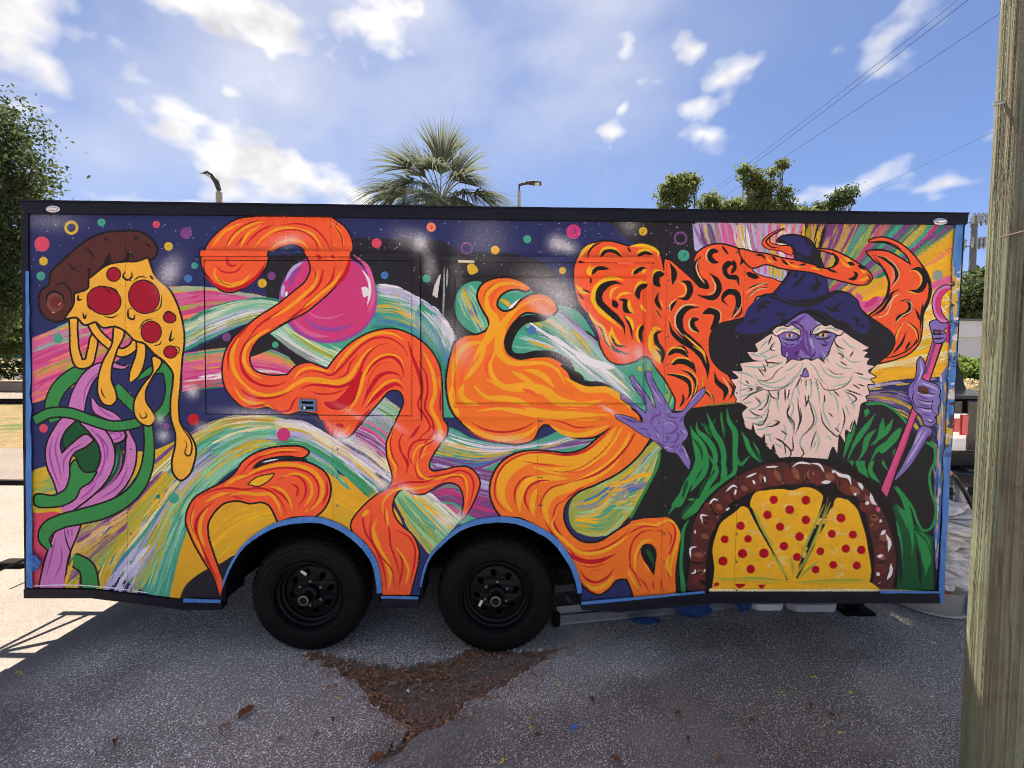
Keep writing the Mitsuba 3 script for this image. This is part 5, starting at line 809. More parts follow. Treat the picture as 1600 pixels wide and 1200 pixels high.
    B('beard', '135,190! 165,160 220,145! 240,155 290,140! 320,165 345,175! 355,222! 300,192 230,190 160,218', ol=1.8); S('sage', '160,200 200,170 260,165|270,180 320,170 345,205', 13)
    B('beard', '445,210! 470,165 520,135! 540,150 590,138! 620,160 690,185! 665,215 600,195 540,180 480,205', ol=1.8); S('sage', '460,195 510,155|540,165 600,165 660,190', 13)
    # open hand
    at(860, 560, 8)
    hand = B('violet', '800,700! 850,700 930,715 1040,750 1140,800 1160,760! 1080,660 1000,580 930,540 875,470 890,455 930,465 1000,540 1100,620 1180,690! 1190,600 1140,480 1060,380 1010,290 990,235 1020,220 1060,270 1120,350 1200,470 1280,590 1330,635! 1300,520 1240,380 1190,250 1185,170 1215,160 1270,250 1340,380 1420,500 1480,610 1520,680! 1600,680 1680,640 1720,580 1790,480 1860,410 1925,365! 1930,410 1870,510 1780,600 1700,680 1660,760 1680,850 1720,950 1690,1010 1640,1060 1700,1180 1750,1300 1730,1390! 1660,1300 1560,1180 1480,1170 1400,1110 1330,1050 1250,1000 1180,970 1100,920 1000,850 900,790 820,740', ol=1.3)
    S('dviolet', '1380,640 1370,700 1290,730 1260,790 1270,850|1480,780 1560,800 1590,860 1520,930 1420,940|1340,820 1380,800|1420,970 1480,990 1440,1030|1330,1020 1380,1080 1440,1110|1200,930 1260,980|1100,880 1180,880 1220,920|1540,900 1600,960 1560,1040 1480,1050|1440,700 1520,740 1600,740|1460,1130 1540,1100 1570,1050|1700,1200 1620,1120|1650,720 1620,800', 22)
    S('dviolet', '1030,270 1100,370 1160,470 1200,570|1210,210 1260,310 1320,430 1360,540|900,480 980,560 1060,640|850,720 960,760 1080,810|1880,420 1800,510 1720,600', 18); S('lav', '1250,330 1320,450 1380,560|1060,300 1140,400|1400,760 1480,820 1540,840|1650,900 1700,940|1560,650 1660,640|1880,400 1800,490 1740,570|1650,1080 1720,1240|1420,1110 1520,1130|1330,940 1360,990', 14); dot('violet', 1470, 850, 80, 60); S('lav', '1420,830 1480,800 1540,830', 10)
    S('ink', '1350,540 1390,600|1180,630 1220,660|1040,350 1100,420|1250,310 1270,380|1150,760 1180,820|1440,690 1520,700|1290,830 1320,900 1390,950|1310,960 1340,1000|1480,1040 1410,1050|850,735 870,725|950,770 1100,800|1600,1130 1640,1200|1540,1180 1580,1110 1620,1060|1620,900 1660,960', 8)
    # staff, crescent, gripping hand
    at(1180, 480, 5)
    S('ink', '1430,260 1330,560 1240,830 1100,1200 1000,1480', (90, 80, 60, 66, 84), (0, 0)); S('pinkstaff', '1425,260 1330,560 1240,830 1100,1200 1000,1470', (68, 60, 42, 46, 62), (0, 0)); S('purple', '1405,280 1330,520', 22, (0, 0)); S('ballpink', '1255,840 1120,1200 1020,1440', 16)
    B('violet', '1320,930 1380,960 1330,1040 1270,1150 1180,1270 1090,1350 1150,1240 1220,1100', ol=1.6); S('lav', '1340,960 1250,1110 1170,1240|1300,960 1240,1080', 14); S('dviolet', '1370,960 1300,1090 1220,1210', 12)
    B('violet', '1290,390! 1315,420 1320,500 1300,560 1340,580 1420,610 1445,650 1435,690 1445,740 1425,790 1430,830 1400,860 1415,880 1370,930 1320,910 1300,850 1245,800 1225,740 1200,690 1205,620 1250,560 1265,480 1270,420', ol=1.8)
    S('lav', '1290,410 1300,500 1270,590|1290,590 1380,620 1430,650|1260,660 1340,690 1420,690|1270,720 1340,750 1410,750|1270,780 1340,810 1400,810|1340,880 1390,890', 13); S('dviolet', '1220,640 1250,580 1280,520|1300,620 1380,650|1270,690 1350,720|1280,760 1360,780|1300,830 1370,850', 12); B('brown', '1275,630 1345,640 1350,665 1280,655', ol=1.2); S('ink', '1265,650 1340,665 1420,690|1250,710 1340,740 1400,735|1245,775 1330,790 1390,790|1390,720 1380,800 1420,840|1240,640 1230,720 1260,800|1330,880 1380,900 1410,870', 8)
    at(1180, 330, 5)
    B('violet', '1365,875 1420,850 1500,860 1500,900 1470,930 1490,970 1470,1020 1400,1020 1385,960 1370,910', ol=1.8); S('ink', '1380,960 1480,960|1390,920 1400,970|1440,920 1440,970|1385,1000 1480,990', 14); S('brown', '1390,930 1470,940', 20)
    dot('white', 1500, 700, 70, 90); B('yellow', '1450,640 1520,620 1580,650 1575,800 1520,800 1470,760 1440,700'); S('cream', '1460,700 1540,690|1480,640 1560,740|1470,760 1540,720', 14)
    B('lilac', '1550,590! 1490,580 1430,610 1390,680 1390,760 1410,820 1450,865 1510,865! 1470,820 1445,750 1450,680 1490,625', ol=1.8); S('ballpink', '1545,600 1480,620 1435,680 1430,760 1460,830 1500,855', (14, 36, 44, 44, 36, 16))
    B('magenta', '1495,880 1550,870 1540,1020 1490,1030', flat=True)
    # pizza
    at(980, 700, 5)
    B('ink', '455,1150! 460,960 480,780 520,560 600,420 720,300 880,190 1060,110 1250,70 1420,75 1600,95 1800,180 1960,300 2070,460 2110,640 2120,800 2110,1100!', flat=False)
    at(1200, 700, 5)
    B('crust', '-610,1120 -605,900 -570,560 -440,390 -260,240 -20,130 200,110 400,120 560,180 740,290 860,440 940,600 985,760 1000,900 990,1000 970,1105! 815,1105! 830,960 825,800 790,640 760,500 690,380 560,290 420,260 300,280 100,290 -80,330 -200,380 -300,440 -380,560 -450,700 -480,860 -490,1120!')
    at(980, 700, 5)
    for s in ('540,560 570,540 600,580 660,600 680,640', '490,880 540,860 600,880', '600,440 700,470 760,500', '760,400 820,380 890,340', '930,250 990,280 1040,330', '1110,170 1130,240 1200,290', '1280,140 1260,220 1330,270', '1420,150 1450,230 1540,280', '500,1010 560,1030 600,1000'):
        S('brown', s, 70)
    S('brownl', '700,440 740,480|890,300 940,330|1040,200 1060,280|1150,170 1200,260|1300,150 1340,250|1420,180 1400,260|1550,200 1600,260|580,680 640,700|520,830 600,840|540,960 600,980', 40)
    S('ink', '800,330 830,400 900,430|640,420 700,520 740,520|560,560 640,600|1060,230 1060,280|1230,140 1260,110 1280,170|1400,230 1420,260|600,540 650,560|480,880 560,900 620,880|500,960 540,980 600,960', 14)
    S('white', '495,860 500,780 545,770|590,590 580,525 630,530|640,440 680,400 715,410|770,340 840,295 860,310|840,370 850,320|930,230 1010,195|980,250 1000,285|1080,150 1180,145|1070,220 1080,270|1290,150 1330,120 1440,125|1440,120 1500,130 1540,190|1520,265 1590,260|500,980 530,970 530,945|600,970 610,945|530,640 530,670|770,490 800,465|600,810 610,830|1210,270 1220,280|705,550 710,530|1450,190 1455,210', 15)
    at(1200, 700, 5)
    for s in ('330,170 380,230 430,250', '540,250 600,310 680,360', '720,430 800,490', '820,560 850,640', '860,760 900,820', '860,920 920,980'): S('brown', s, 80)
    S('brownl', '450,200 520,240|640,300 720,360|760,370 820,440|800,530 860,560|870,680 930,720|860,840 920,860', 50)
    S('ink', '300,200 300,240 260,290|560,250 560,310|720,420 790,420|800,540 850,540|830,700 870,690|840,900 920,880', 14)
    S('white', '510,170 560,210 630,230 650,290|700,270 730,300 740,330|800,350 820,420 850,450|760,440 790,420|880,680 920,640|920,670 950,740 940,810|850,850 900,840|960,900 960,970 930,1030|850,970 870,1000|415,270 490,265|510,170 510,200|670,370 690,350|870,580 890,560|810,610 815,590|355,190 360,210|860,1060 880,1050', (16, 26, 28, 16)); S('pinkstaff', '850,460 870,500', 30)
    at(980, 700, 5)
    B('yellow', '665,1080! 680,960 668,780 700,660 725,600 850,495 900,455 950,475 1010,600 1100,760 1250,1020 1250,1080!', flat=False); B('yellow', '962,420 1000,350 1090,330 1200,320 1290,330 1390,305 1480,330 1530,380 1520,430 1420,700 1300,1030! 1240,1020! 1100,760 1010,580')
    B('yellow', '1575,365! 1540,500 1440,740 1310,1030! 1330,1030! 1640,410! 1720,400 1800,480 1830,570 1880,800 1885,1080! 1240,1080! 1500,700', flat=True); B('yellow', '1320,1040! 1480,750 1600,480 1640,390 1700,400 1790,470 1830,570 1880,780 1880,1060 1860,1085!')
    B('yellow', '640,1110! 720,1040 1250,1035 1300,1000 1340,1035 1870,1030 2000,1120!')
    rng = np.random.default_rng(9)
    for k in range(150):
        x, y = rng.uniform(700, 1860), rng.uniform(360, 1020)
        if ((x - 1290) / 590) ** 2 + ((y - 1060) / 720) ** 2 < .9: S(['yellow+gold+4', 'yellow+cheese+5', 'yellow+amber+3', 'yellow+cream+3', 'yellow+mustard+4'][int(rng.integers(0, 5))], f'{x},{y} {x+rng.normal(0,30)},{y-28} {x+rng.normal(0,50)},{y-50}', rng.uniform(12, 34))
    S('ink', '960,470 1020,600 1120,780 1240,1010 1250,1050', (30, 16, 14, 8, 8), (.02, .1)); S('ink', '1600,420 1500,620 1420,800 1330,980', (30, 16, 14, 8), (.02, .1)); S('olive', '1590,420 1480,680 1390,880 1310,1020|990,470 1060,640 1150,790|1280,850 1300,980|1500,880 1400,960 1340,1020|670,1015 800,1025 1000,1015 1230,1040|1320,1050 1600,1035 1880,1030|1540,440 1420,700 1330,920|1250,1010 1120,800', 18); S('mustard', '680,1040 900,1035 1200,1060|1340,1060 1600,1050 1900,1050', 26)
    for x, y, r in ((886, 608, 33), (762, 713, 31), (944, 710, 30), (900, 825, 36), (1068, 822, 38), (748, 884, 36), (965, 946, 34), (1144, 404, 33), (1396, 408, 35), (1096, 522, 34), (1270, 482, 35), (1396, 562, 34), (1194, 615, 32), (1346, 692, 35), (1224, 767, 34), (1326, 852, 32)):
        dot('pepdot', x, y, r)
    at(1200, 700, 5)
    for x, y, r in ((570, 547, 36), (499, 671, 32), (663, 677, 32), (409, 807, 31), (608, 786, 33), (729, 797, 34), (509, 913, 31), (694, 918, 32), (372, 950, 30)): dot('pepdot', x, y, r)
    at(980, 700, 5)
    B('pepdot', '840,1062! 930,1060! 900,1090 870,1095'); B('pepdot', '1020,1068! 1085,1066! 1050,1102'); S('pepdot', '680,1080 700,1062 720,1070', 26); S('ink', '560,1030 610,1060 660,1080', 30)
    # loose white of the spray can and the masking along the lower edge
    at(0, 0, 1)
    S('white', '45,916 100,914 160,917 230,926', 1.6, (0, 0)); S('cream', '1108,922 1200,923 1330,922 1440,924', 4, (0, .1))
# ---------------------------------------------------------------- the trailer's painted side, panel by panel
paint_mural(); paint_wizard()
def poly(*p): return m3.CrossSection([np.array(p, float)], m3.FillRule.NonZero)
ARCH = [[(348, 948), (350, 910), (360, 884), (380, 852), (406, 830), (436, 815), (470, 808), (500, 808), (532, 819), (552, 832), (572, 850), (588, 874), (595, 902), (597, 948)],
        [(655, 948), (660, 898), (670, 870), (690, 846), (716, 824), (744, 812), (776, 807), (810, 810), (840, 822), (866, 838), (886, 862), (900, 888), (907, 912), (908, 948)]]
ARCH = [spline(np.array(a, float), False) for a in ARCH]
WALL = poly((46, 334), (700, 340), (1500, 350), (1490, 600), (1470, 924), (1464, 924), (1110, 924), (1000, 933), (908, 940), (655, 930), (597, 930), (348, 937), (290, 936), (240, 930), (145, 919), (45, 918))
for a in ARCH: WALL = WALL - CS(a)
hatch0, hatch1 = poly((312, 395), (657, 396), (659, 657), (313, 656)), poly((690, 405), (1018, 407), (1017, 653), (690, 652))
gap0 = poly((321, 407), (645, 408), (645, 650), (324, 647)); gap1 = poly((709, 430), (1009, 431), (1008, 633), (709, 632))
seams = [(30, 20), (195, 200), (517, 521.5), (844.5, 838), (1043.5, 1032), (1166, 1146.5), (1530, 1500)]
flat_wall = WALL - hatch0 - hatch1
REG = []
names_ = 0
for i in range(len(seams) - 1):
    (a, b), (c, d) = seams[i], seams[i + 1]; REG.append(('side_panel', flat_wall ^ poly((a + .2, 335), (c - .2, 335), (d - .2, 945), (b + .2, 945)), 0.0))
REG.append(('hatch_frame', (hatch0.offset(-.7, m3.JoinType.Miter) - gap0), .018)); REG.append(('hatch_door', gap0.offset(-1.0, m3.JoinType.Miter), .014))
REG.append(('hatch_header', poly((309, 393.5), (560, 394.8), (560, 403), (309, 401.8)), .032))
REG.append(('hatch_frame', (hatch1.offset(-.7, m3.JoinType.Miter) - gap1), .024)); REG.append(('hatch_door', gap1.offset(-3.4, m3.JoinType.Miter), .006))
def slope(v): return .024 - .018 * np.clip(np.min([np.abs(v[:, 0] - 709), np.abs(v[:, 0] - 1008.5), np.abs(v[:, 1] - 430.5), np.abs(v[:, 1] - 632.5)], 0) / 3.2, 0, 1)
REG.append(('hatch_moulding', gap1 - gap1.offset(-3.2, m3.JoinType.Miter), slope))
REG.append(('hatch_header', poly((688, 402.5), (1020, 404.5), (1020, 412.5), (688, 410.5)), .036))
# every patch of paint, uppermost first, keeps what no later patch covers
TILE = 40
comps = []
for li, (c_, parts) in enumerate(LAYERS):
    u = m3.CrossSection.batch_boolean(parts, m3.OpType.Add) if len(parts) > 1 else parts[0]
    for q in u.decompose():
        if q.area() > .05: comps.append((c_, q, q.bounds()))
grid = {}
for i, (_, q, b) in enumerate(comps):
    for gx in range(int(b[0] // TILE), int(b[2] // TILE) + 1):
        for gy in range(int(b[1] // TILE), int(b[3] // TILE) + 1): grid.setdefault((gx, gy), []).append(i)
def to_wall(v, off):
    d = FWD[None] * FPX + np.outer(v[:, 0] - 800.0, RIGHT) + np.outer(600.0 - v[:, 1], UP); w = CAM + d * (FY / d[:, 1])[:, None]; w[:, 1] = FY - (off(v) if callable(off) else off); return w
def painted(reg, off):
    """the patches of paint inside one panel: (vertices, faces, paint numbers), with the panel's returned edges"""
    V, F, U, nv = [], [], [], 0
    b = reg.bounds()
    for gx in range(int(b[0] // TILE), int(b[2] // TILE) + 1):
        for gy in range(int(b[1] // TILE), int(b[3] // TILE) + 1):
            rem = reg ^ poly((gx * TILE, gy * TILE), (gx * TILE + TILE, gy * TILE), (gx * TILE + TILE, gy * TILE + TILE), (gx * TILE, gy * TILE + TILE))
            for i in reversed(grid.get((gx, gy), [])):
                if rem.is_empty(): break
                c_, q, qb = comps[i]; piece = rem ^ q
                if piece.is_empty(): continue
                rem = rem - q; polys = piece.to_polygons(); t = m3.triangulate(polys)
                if len(t) == 0: continue
                v = np.vstack(polys); V.append(to_wall(v, off)); F.append(np.asarray(t)[:, ::-1] + nv); U.append(np.full(len(v), paint_index(c_) + .5)); nv += len(v)
    for ring_ in reg.to_polygons():                          # folded edges
        a = to_wall(ring_, off); bk = a.copy(); bk[:, 1] = FY + .012; n = len(a); k = np.arange(n); j = (k + 1) % n
        V.append(np.vstack([a, bk])); F.append(np.vstack([np.stack([k, j, j + n], 1), np.stack([k, j + n, k + n], 1)]) + nv); U.append(np.full(2 * n, paint_index('night') + .5)); nv += 2 * n
    return np.vstack(V), np.vstack(F), np.concatenate(U)
FT = thing('food_trailer', 'black tandem-axle trailer with a mural of flames, pizza and a bearded wizard', 'food trailer')
_pieces = [(nm, *painted(r, off)) for nm, r, off in REG]
tb = paint_table(); PT['n'] = len(tb); PT['sprays'] = _spray_mm(); PT['r'], PT['g'], PT['b'] = (mi.Float(np.ascontiguousarray(tb[:, k]).astype(np.float32)) for k in range(3)); dr.eval(PT['r'], PT['g'], PT['b'])
scene['mural_paint'] = {'type': 'twosided', 'b': {'type': 'principled', 'base_color': proc(mural_fn), 'roughness': .5, 'specular': .10}}
hn = {}
for i, (nm, v, f, u) in enumerate(_pieces):
    if nm == 'side_panel': obj('side_panel', trimesh.Trimesh(v, f, process=False), 'mural_paint', FT, uv=np.stack([u, u * 0], 1))
    else:
        if nm == 'hatch_frame': hk = numbered(FT + '__serving_hatch')
        obj({'hatch_frame': 'frame', 'hatch_door': 'door', 'hatch_moulding': 'moulding', 'hatch_header': 'drip_header'}[nm], trimesh.Trimesh(v, f, process=False), 'mural_paint', hk, uv=np.stack([u, u * 0], 1)); hn[i] = hk
H0, H1 = FT + '__serving_hatch', FT + '__serving_hatch_001'
labels[H0] = {'label': 'closed hatch crossed by the red flames'}; labels[H1] = {'label': 'closed hatch with a raised picture-frame border'}
# ---------------------------------------------------------------- the trailer itself
def xz(pp, y=FY): return [tuple(P(a, b, y)[[0, 2]]) for a, b in pp]
def strip(name, pp, y0, y1, m, parent=FT): return obj(name, extrude_xz(xz(pp), y0, y1), m, parent)
out = m3.CrossSection([np.array(xz([(40, 325), (1503, 343), (1467, 934), (44, 930)])[::-1])], m3.FillRule.NonZero)
arc = [m3.CrossSection([np.array(xz(a))], m3.FillRule.NonZero).offset(.004) for a in ARCH]
cs = out if out.area() > 0 else out
front = cs
for a in arc: front = front - a
front = m3.CrossSection([q[::-1] if False else q for q in front.to_polygons()], m3.FillRule.EvenOdd)
BW = 2.45
wells = front.extrude(.55); rest = cs.extrude(BW - .55)
def yz(m, y1): 
    q = man(m); v = q.vertices; return trimesh.Trimesh(np.stack([v[:, 0], y1 - v[:, 2], v[:, 1]], 1), q.faces, process=False)
obj('body', yz(wells, FY + .012 + .55), 'body_black', FT); obj('body', yz(rest, FY + .012 + BW), 'body_black', FT)
zr = P(800, 329, FY)[2]; xl, xr = P(38, 325, FY)[0], P(1504, 340, FY)[0]
strip('roof', [(36, 320), (1506, 338), (1506, 345), (36, 328)], FY + .03, FY + BW, 'roof_skin')
strip('top_rail', [(33, 316.5), (400, 320.5), (800, 327.5), (1200, 332), (1508, 336), (1506, 352), (1200, 349), (800, 345), (400, 338), (45, 335)], FY - .022, FY + .03, 'trim_black')
strip('drip_edge', [(33, 314.5), (800, 325.5), (1508, 334.5), (1508, 336.2), (800, 327.7), (33, 316.7)], FY - .030, FY + .05, 'trim_black')
strip('corner_trim', [(35, 334), (46.5, 334), (47, 600), (45.5, 918), (44, 932), (41, 932)], FY - .010, FY + .04, 'trim_black')
strip('corner_trim', [(1497, 352), (1506.5, 350), (1490, 640), (1469, 942), (1462, 942), (1476, 700)], FY - .006, FY + .04, 'trim_black')
strip('bottom_rail', [(41, 919), (145, 920), (240, 931), (290, 937), (348, 938), (348, 951), (292, 952), (236, 944), (145, 933), (41, 933)], FY - .015, FY + .05, 'trim_black')
strip('bottom_rail', [(597, 931), (655, 931), (654, 948), (598, 948)], FY - .015, FY + .05, 'trim_black')
strip('bottom_rail', [(908, 941), (1000, 934), (1110, 925), (1464, 925), (1466, 941), (1112, 941), (1040, 948), (966, 955), (908, 951)], FY - .015, FY + .05, 'trim_black')
for a in ARCH:                                              # folded black lip of each wheel arch
    a = a[(a[:, 1] < 941)]; n = len(a); o = np.array(xz(a)); c = o.mean(0); inn = c + (o - c) * .965; obj('arch_lip', extrude_xz(np.vstack([o, inn[::-1]]), FY - .004, FY + .20), 'body_black', FT)
def jagged(a, b, n, amp, seed):
    r = np.random.default_rng(seed); t = np.linspace(0, 1, n)[:, None]; return np.array(a, float) + (np.array(b, float) - a) * t + r.normal(0, amp, (n, 2)) * [1, .3]
tp = np.vstack([jagged((43.5, 424), (44.5, 916), 20, .25, 1), jagged((54, 918), (48.5, 424), 24, .9, 2)])
k = strip('masking_tape', tp, FY - .0135, FY - .0105, 'blue_tape'); labels[k] = {'label': 'blue masking tape down the corner'}
tp = np.vstack([jagged((1490, 345), (1464, 940), 30, .8, 3), jagged((1472, 942), (1503, 343), 24, .3, 4)])
k = strip('masking_tape', tp, FY - .0105, FY - .0068, 'painted_tape'); labels[k] = {'label': 'blue masking tape smeared with paint'}
for a, w0, sd in ((ARCH[0], 1, 5), (ARCH[1], 1, 6)):
    r = np.random.default_rng(sd); i0, i1 = (20, len(a) - 14); q = a[i0:i1]; c = np.array([a[:, 0].mean(), 945.0]); u = np.linspace(0, 1, len(q)); th = np.interp(u, [0, .15, .45, .8, 1], [2.2, 3.5, 8.5, 8.5, 7.0]) + r.normal(0, .3, len(q))
    d = (c - q) / np.linalg.norm(c - q, axis=1)[:, None]; pp = np.vstack([q - d * .5, (q + d * th[:, None])[::-1]]); strip('masking_tape', pp, FY - .0135, FY - .0045, 'blue_tape')
strip('masking_tape', np.vstack([jagged((290, 933), (348, 935), 8, .5, 7), jagged((348, 940), (290, 938.5), 8, .5, 8)]), FY - .019, FY - .0155, 'blue_tape'); strip('masking_tape', np.vstack([jagged((597, 929), (655, 930), 6, .5, 9), jagged((655, 934), (597, 933), 6, .5, 10)]), FY - .019, FY - .0155, 'blue_tape')
strip('masking_tape', np.vstack([jagged((908, 938), (1100, 921.5), 14, .5, 11), jagged((1100, 924.5), (908, 943), 12, .6, 12)]), FY - .019, FY - .0155, 'blue_tape')
strip('masking_tape', np.vstack([jagged((1372, 921), (1466, 922), 8, .5, 13), jagged((1466, 925), (1372, 924.5), 8, .5, 14)]), FY - .019, FY - .0155, 'blue_tape')
r_ = np.random.default_rng(4); bunch = trimesh.creation.icosphere(3, 1.0); n_ = meshkit.noise(bunch.vertices * 2.6, 3); bunch.vertices = bunch.vertices * (.55 + .8 * n_)[:, None] * [.032, .025, .05]; bunch.apply_translation(P(51, 880, FY - .03)); k = obj('tape_bunch', bunch, 'blue_tape', FT); labels[k] = {'label': 'crumpled wad of blue tape at the corner'}
for px, py in ((82, 326.5), (1470, 346)):
    c = P(px, py, FY - .028); lk = numbered(FT + '__marker_lamp')
    b = trimesh.creation.icosphere(3, 1.0); b.vertices *= [.033, .016, .014]; b.apply_translation(c); scene[lk + '__lens'] = ply(b, 'silver_lens', True)
    b = man(m3.Manifold.cylinder(.01, 1, 1, 32).scale([.040, .019, 1]).rotate([90, 0, 0])); b.apply_translation(c + [0, .012, 0]); scene[lk + '__base'] = ply(b, 'chrome')
# latch, hinges, loose flap, screws
lc = P(483.5, 632.5, FY); lt = H0 + '__latch'
fr = extrude_xz(m3.CrossSection([np.array(xz([(470, 623), (496, 624), (497, 642), (471, 642)]))], m3.FillRule.NonZero) - m3.CrossSection([np.array(xz([(474, 626), (493, 626.5), (493.5, 630.5), (474.5, 630.5)]))], m3.FillRule.NonZero) - m3.CrossSection([np.array(xz([(474.5, 634), (493.5, 634.5), (493.5, 639), (474.5, 639)]))], m3.FillRule.NonZero), FY - .030, FY - .0145)
scene[lt] = ply(fr, 'latch_blue'); scene[H0 + '__latch_recess'] = ply(extrude_xz(xz([(472, 624.5), (495, 625), (495.5, 641), (472.5, 641)]), FY - .0180, FY - .0145), 'flat_black')
b = trimesh.creation.icosphere(2, .0085); b.vertices[:, 1] *= .5; b.apply_translation(P(475.5, 637, FY - .028)); scene[H0 + '__keyhole'] = ply(b, 'chrome', True)
strip('hinge', [(717, 408.5), (742, 409.5), (742, 413.5), (717, 412.5)], FY - .044, FY - .036, 'cream_hinge', H1); strip('hinge', [(962, 411.5), (987, 412), (987, 416), (962, 415.5)], FY - .044, FY - .036, 'orange_hinge', H1)
fl_ = trimesh.Trimesh([P(689, 428, FY - .02), P(686, 447, FY - .03), P(683.5, 466, FY - .035), P(675.5, 461, FY - .05), P(679, 445, FY - .045), P(685.5, 431, FY - .022)], [[0, 1, 5], [1, 4, 5], [1, 2, 4], [2, 3, 4]], process=False); k = obj('torn_flap', fl_, 'peel_white', FT); labels[k] = {'label': 'peeling strip of film beside the hatch'}
scr = []
rs = np.random.default_rng(12)
for sx0, sx1 in ((203, 205), (526, 527), (842.5, 842), (1047, 1037), (1151, 1151), (846, 846)):
    for py in np.arange(350, 930, 44):
        x = sx0 + (sx1 - sx0) * (py - 340) / 590
        if 312 < x < 660 and 390 < py < 660 or 688 < x < 1020 and 400 < py < 656: continue
        if py > 800 and (345 < x < 600 or 650 < x < 910): continue
        s = trimesh.creation.icosphere(1, .0062); s.vertices[:, 1] *= .45; s.apply_translation(P(x + rs.normal(0, .3), py, FY)); scr.append(s)
sv = cat_(scr)
def under(v):
    """the paint that runs over the small things fixed to the wall"""
    d = v - CAM; s = (d @ FWD); return np.stack([800 + FPX * (d @ RIGHT) / s, 600 - FPX * (d @ UP) / s], 1)
k = obj('rivet', sv, 'rivet_paint', FT, True); labels[k] = {'kind': 'stuff'}
prin('rivet_paint', rgbv(.10, .09, .10), .4)
# wheels
def hexnut(r, h): return man(m3.Manifold.cylinder(h, r, r * .85, 6))
def make_wheel(px, py, rot, lab_ang, label):
    wk = numbered(FT + '__wheel'); labels[wk] = {'label': label}
    yf = FY + .035; c = P(px, py, yf); R_ = .345; fit = (c[2] + .004) / R_
    prof = [(.205, .012), (.215, -.004), (.235, -.010), (.275, -.014), (.305, -.008), (.322, .004), (.336, .020), (R_, .036), (R_, .058), (R_ - .009, .060), (R_ - .009, .068), (R_, .070), (R_, .098), (R_ - .009, .100), (R_ - .009, .108), (R_, .110), (R_, .138), (R_ - .009, .14), (R_ - .009, .148), (R_, .15), (R_, .172), (.332, .190), (.30, .206), (.22, .20), (.205, .19)]
    n = 168; m = lathe(prof, n); v = m.vertices.reshape(len(prof), n, 3)
    for i, (r, y) in enumerate(prof):                       # sipes across the shoulder
        if r > .33:
            cut = ((np.arange(n) % 3) == 0) & ((i < 10) | (i > 18)); cut |= ((np.arange(n) % 6) == 1) & (9 < i < 19)
            v[i, cut, 0] *= (r - .008) / r; v[i, cut, 2] *= (r - .008) / r
    m = trimesh.Trimesh(v.reshape(-1, 3), m.faces, process=False); m.apply_transform(np.diag([fit, 1.0, fit, 1.0])).apply_translation(c); scene[wk + '__tyre'] = ply(m, 'rubber', 50)
    rib = cat_([lathe([(r - .0022, -.0128 + k_), (r, -.0155 + k_), (r + .0022, -.0128 + k_)], 90) for r, k_ in ((.262, 0.0), (.292, .002), (.24, .003))]); rib.apply_transform(np.diag([fit, 1.0, fit, 1.0])).apply_translation(c); scene[wk + '__sidewall_rib'] = ply(rib, 'rubber', 40)
    rim = lathe([(.205, .03), (.2105, .006), (.2075, -.006), (.2015, -.006), (.197, .004), (.192, .03), (.182, .036), (.178, .062), (.166, .066), (.160, .085), (.152, .088), (.150, .078)], 72); rim.apply_transform(np.diag([fit, 1.0, fit, 1.0])).apply_translation(c); scene[wk + '__rim'] = ply(rim, 'rim_paint', 35)
    d = m3.CrossSection.circle(.1515, 72)
    for k_ in range(8): a = rot + k_ * math.pi / 4; d = d - m3.CrossSection.circle(.0185, 24).scale((1, 1.1)).rotate(math.degrees(a) - 90).translate((.118 * math.cos(a), .118 * math.sin(a)))
    disc = man(d.extrude(.012)); q = disc.vertices; rr = np.hypot(q[:, 0], q[:, 1]); dish = .075 - .022 * np.exp(-((rr - .085) / .03) ** 2); disc = trimesh.Trimesh(np.stack([q[:, 0], dish + .012 - q[:, 2], q[:, 1]], 1), disc.faces, process=False)
    disc.apply_transform(np.diag([fit, 1.0, fit, 1.0])).apply_translation(c); scene[wk + '__disc'] = ply(disc, 'rim_paint', 35)
    bk = lathe([(0, .115), (.19, .115)], 40); bk.apply_transform(np.diag([fit, 1.0, fit, 1.0])).apply_translation(c); scene[wk + '__drum'] = ply(bk, 'flat_black')
    hub = lathe([(0, -.052), (.026, -.052), (.030, -.046), (.031, .01), (.036, .015), (.048, .02), (.050, .07)], 40); hub.apply_transform(np.diag([fit, 1.0, fit, 1.0])).apply_translation(c); scene[wk + '__hub'] = ply(hub, 'rim_paint', 35)
    cp = lathe([(.0215, -.053), (.0225, -.057), (.0295, -.056), (.0305, -.050)], 32); cp.apply_transform(np.diag([fit, 1.0, fit, 1.0])).apply_translation(c); scene[wk + '__hub_ring'] = ply(cp, 'nut_steel', 35)
    for k_ in range(6):
        a = rot + .3 + k_ * math.pi / 3; s = hexnut(.0105, .022); s.apply_transform(trimesh.transformations.rotation_matrix(math.pi / 2, [1, 0, 0])); s.apply_translation(c + [.072 * fit * math.cos(a), .062, .072 * fit * math.sin(a)]); scene[numbered(wk + '__lug_nut')] = ply(s, 'nut_steel')
    a, ra, dx, dz, tl = lab_ang; st = box((0, 0, 0), (dx, .003, dz)); st.apply_transform(trimesh.transformations.rotation_matrix(tl, [0, 1, 0])); st.apply_translation(c + [ra * fit * math.cos(a), .055, ra * fit * math.sin(a)]); scene[wk + '__sticker'] = ply(st, 'sticker')
make_wheel(480, 932, .2, (1.92, .125, .042, .016, .6), 'wheel with a white weight tag at the top of the rim'); make_wheel(775, 933, .15, (3.75, .112, .016, .042, .45), 'wheel with a white tag low on the rim')
ax = cat_([bar((P(px, 934, FY)[0], FY + .2, .345), (P(px, 934, FY)[0], FY + BW - .1, .345), .09) for px in (480, 775)]); obj('axle', ax, 'flat_black', FT)
zb = P(800, 940, FY)[2]
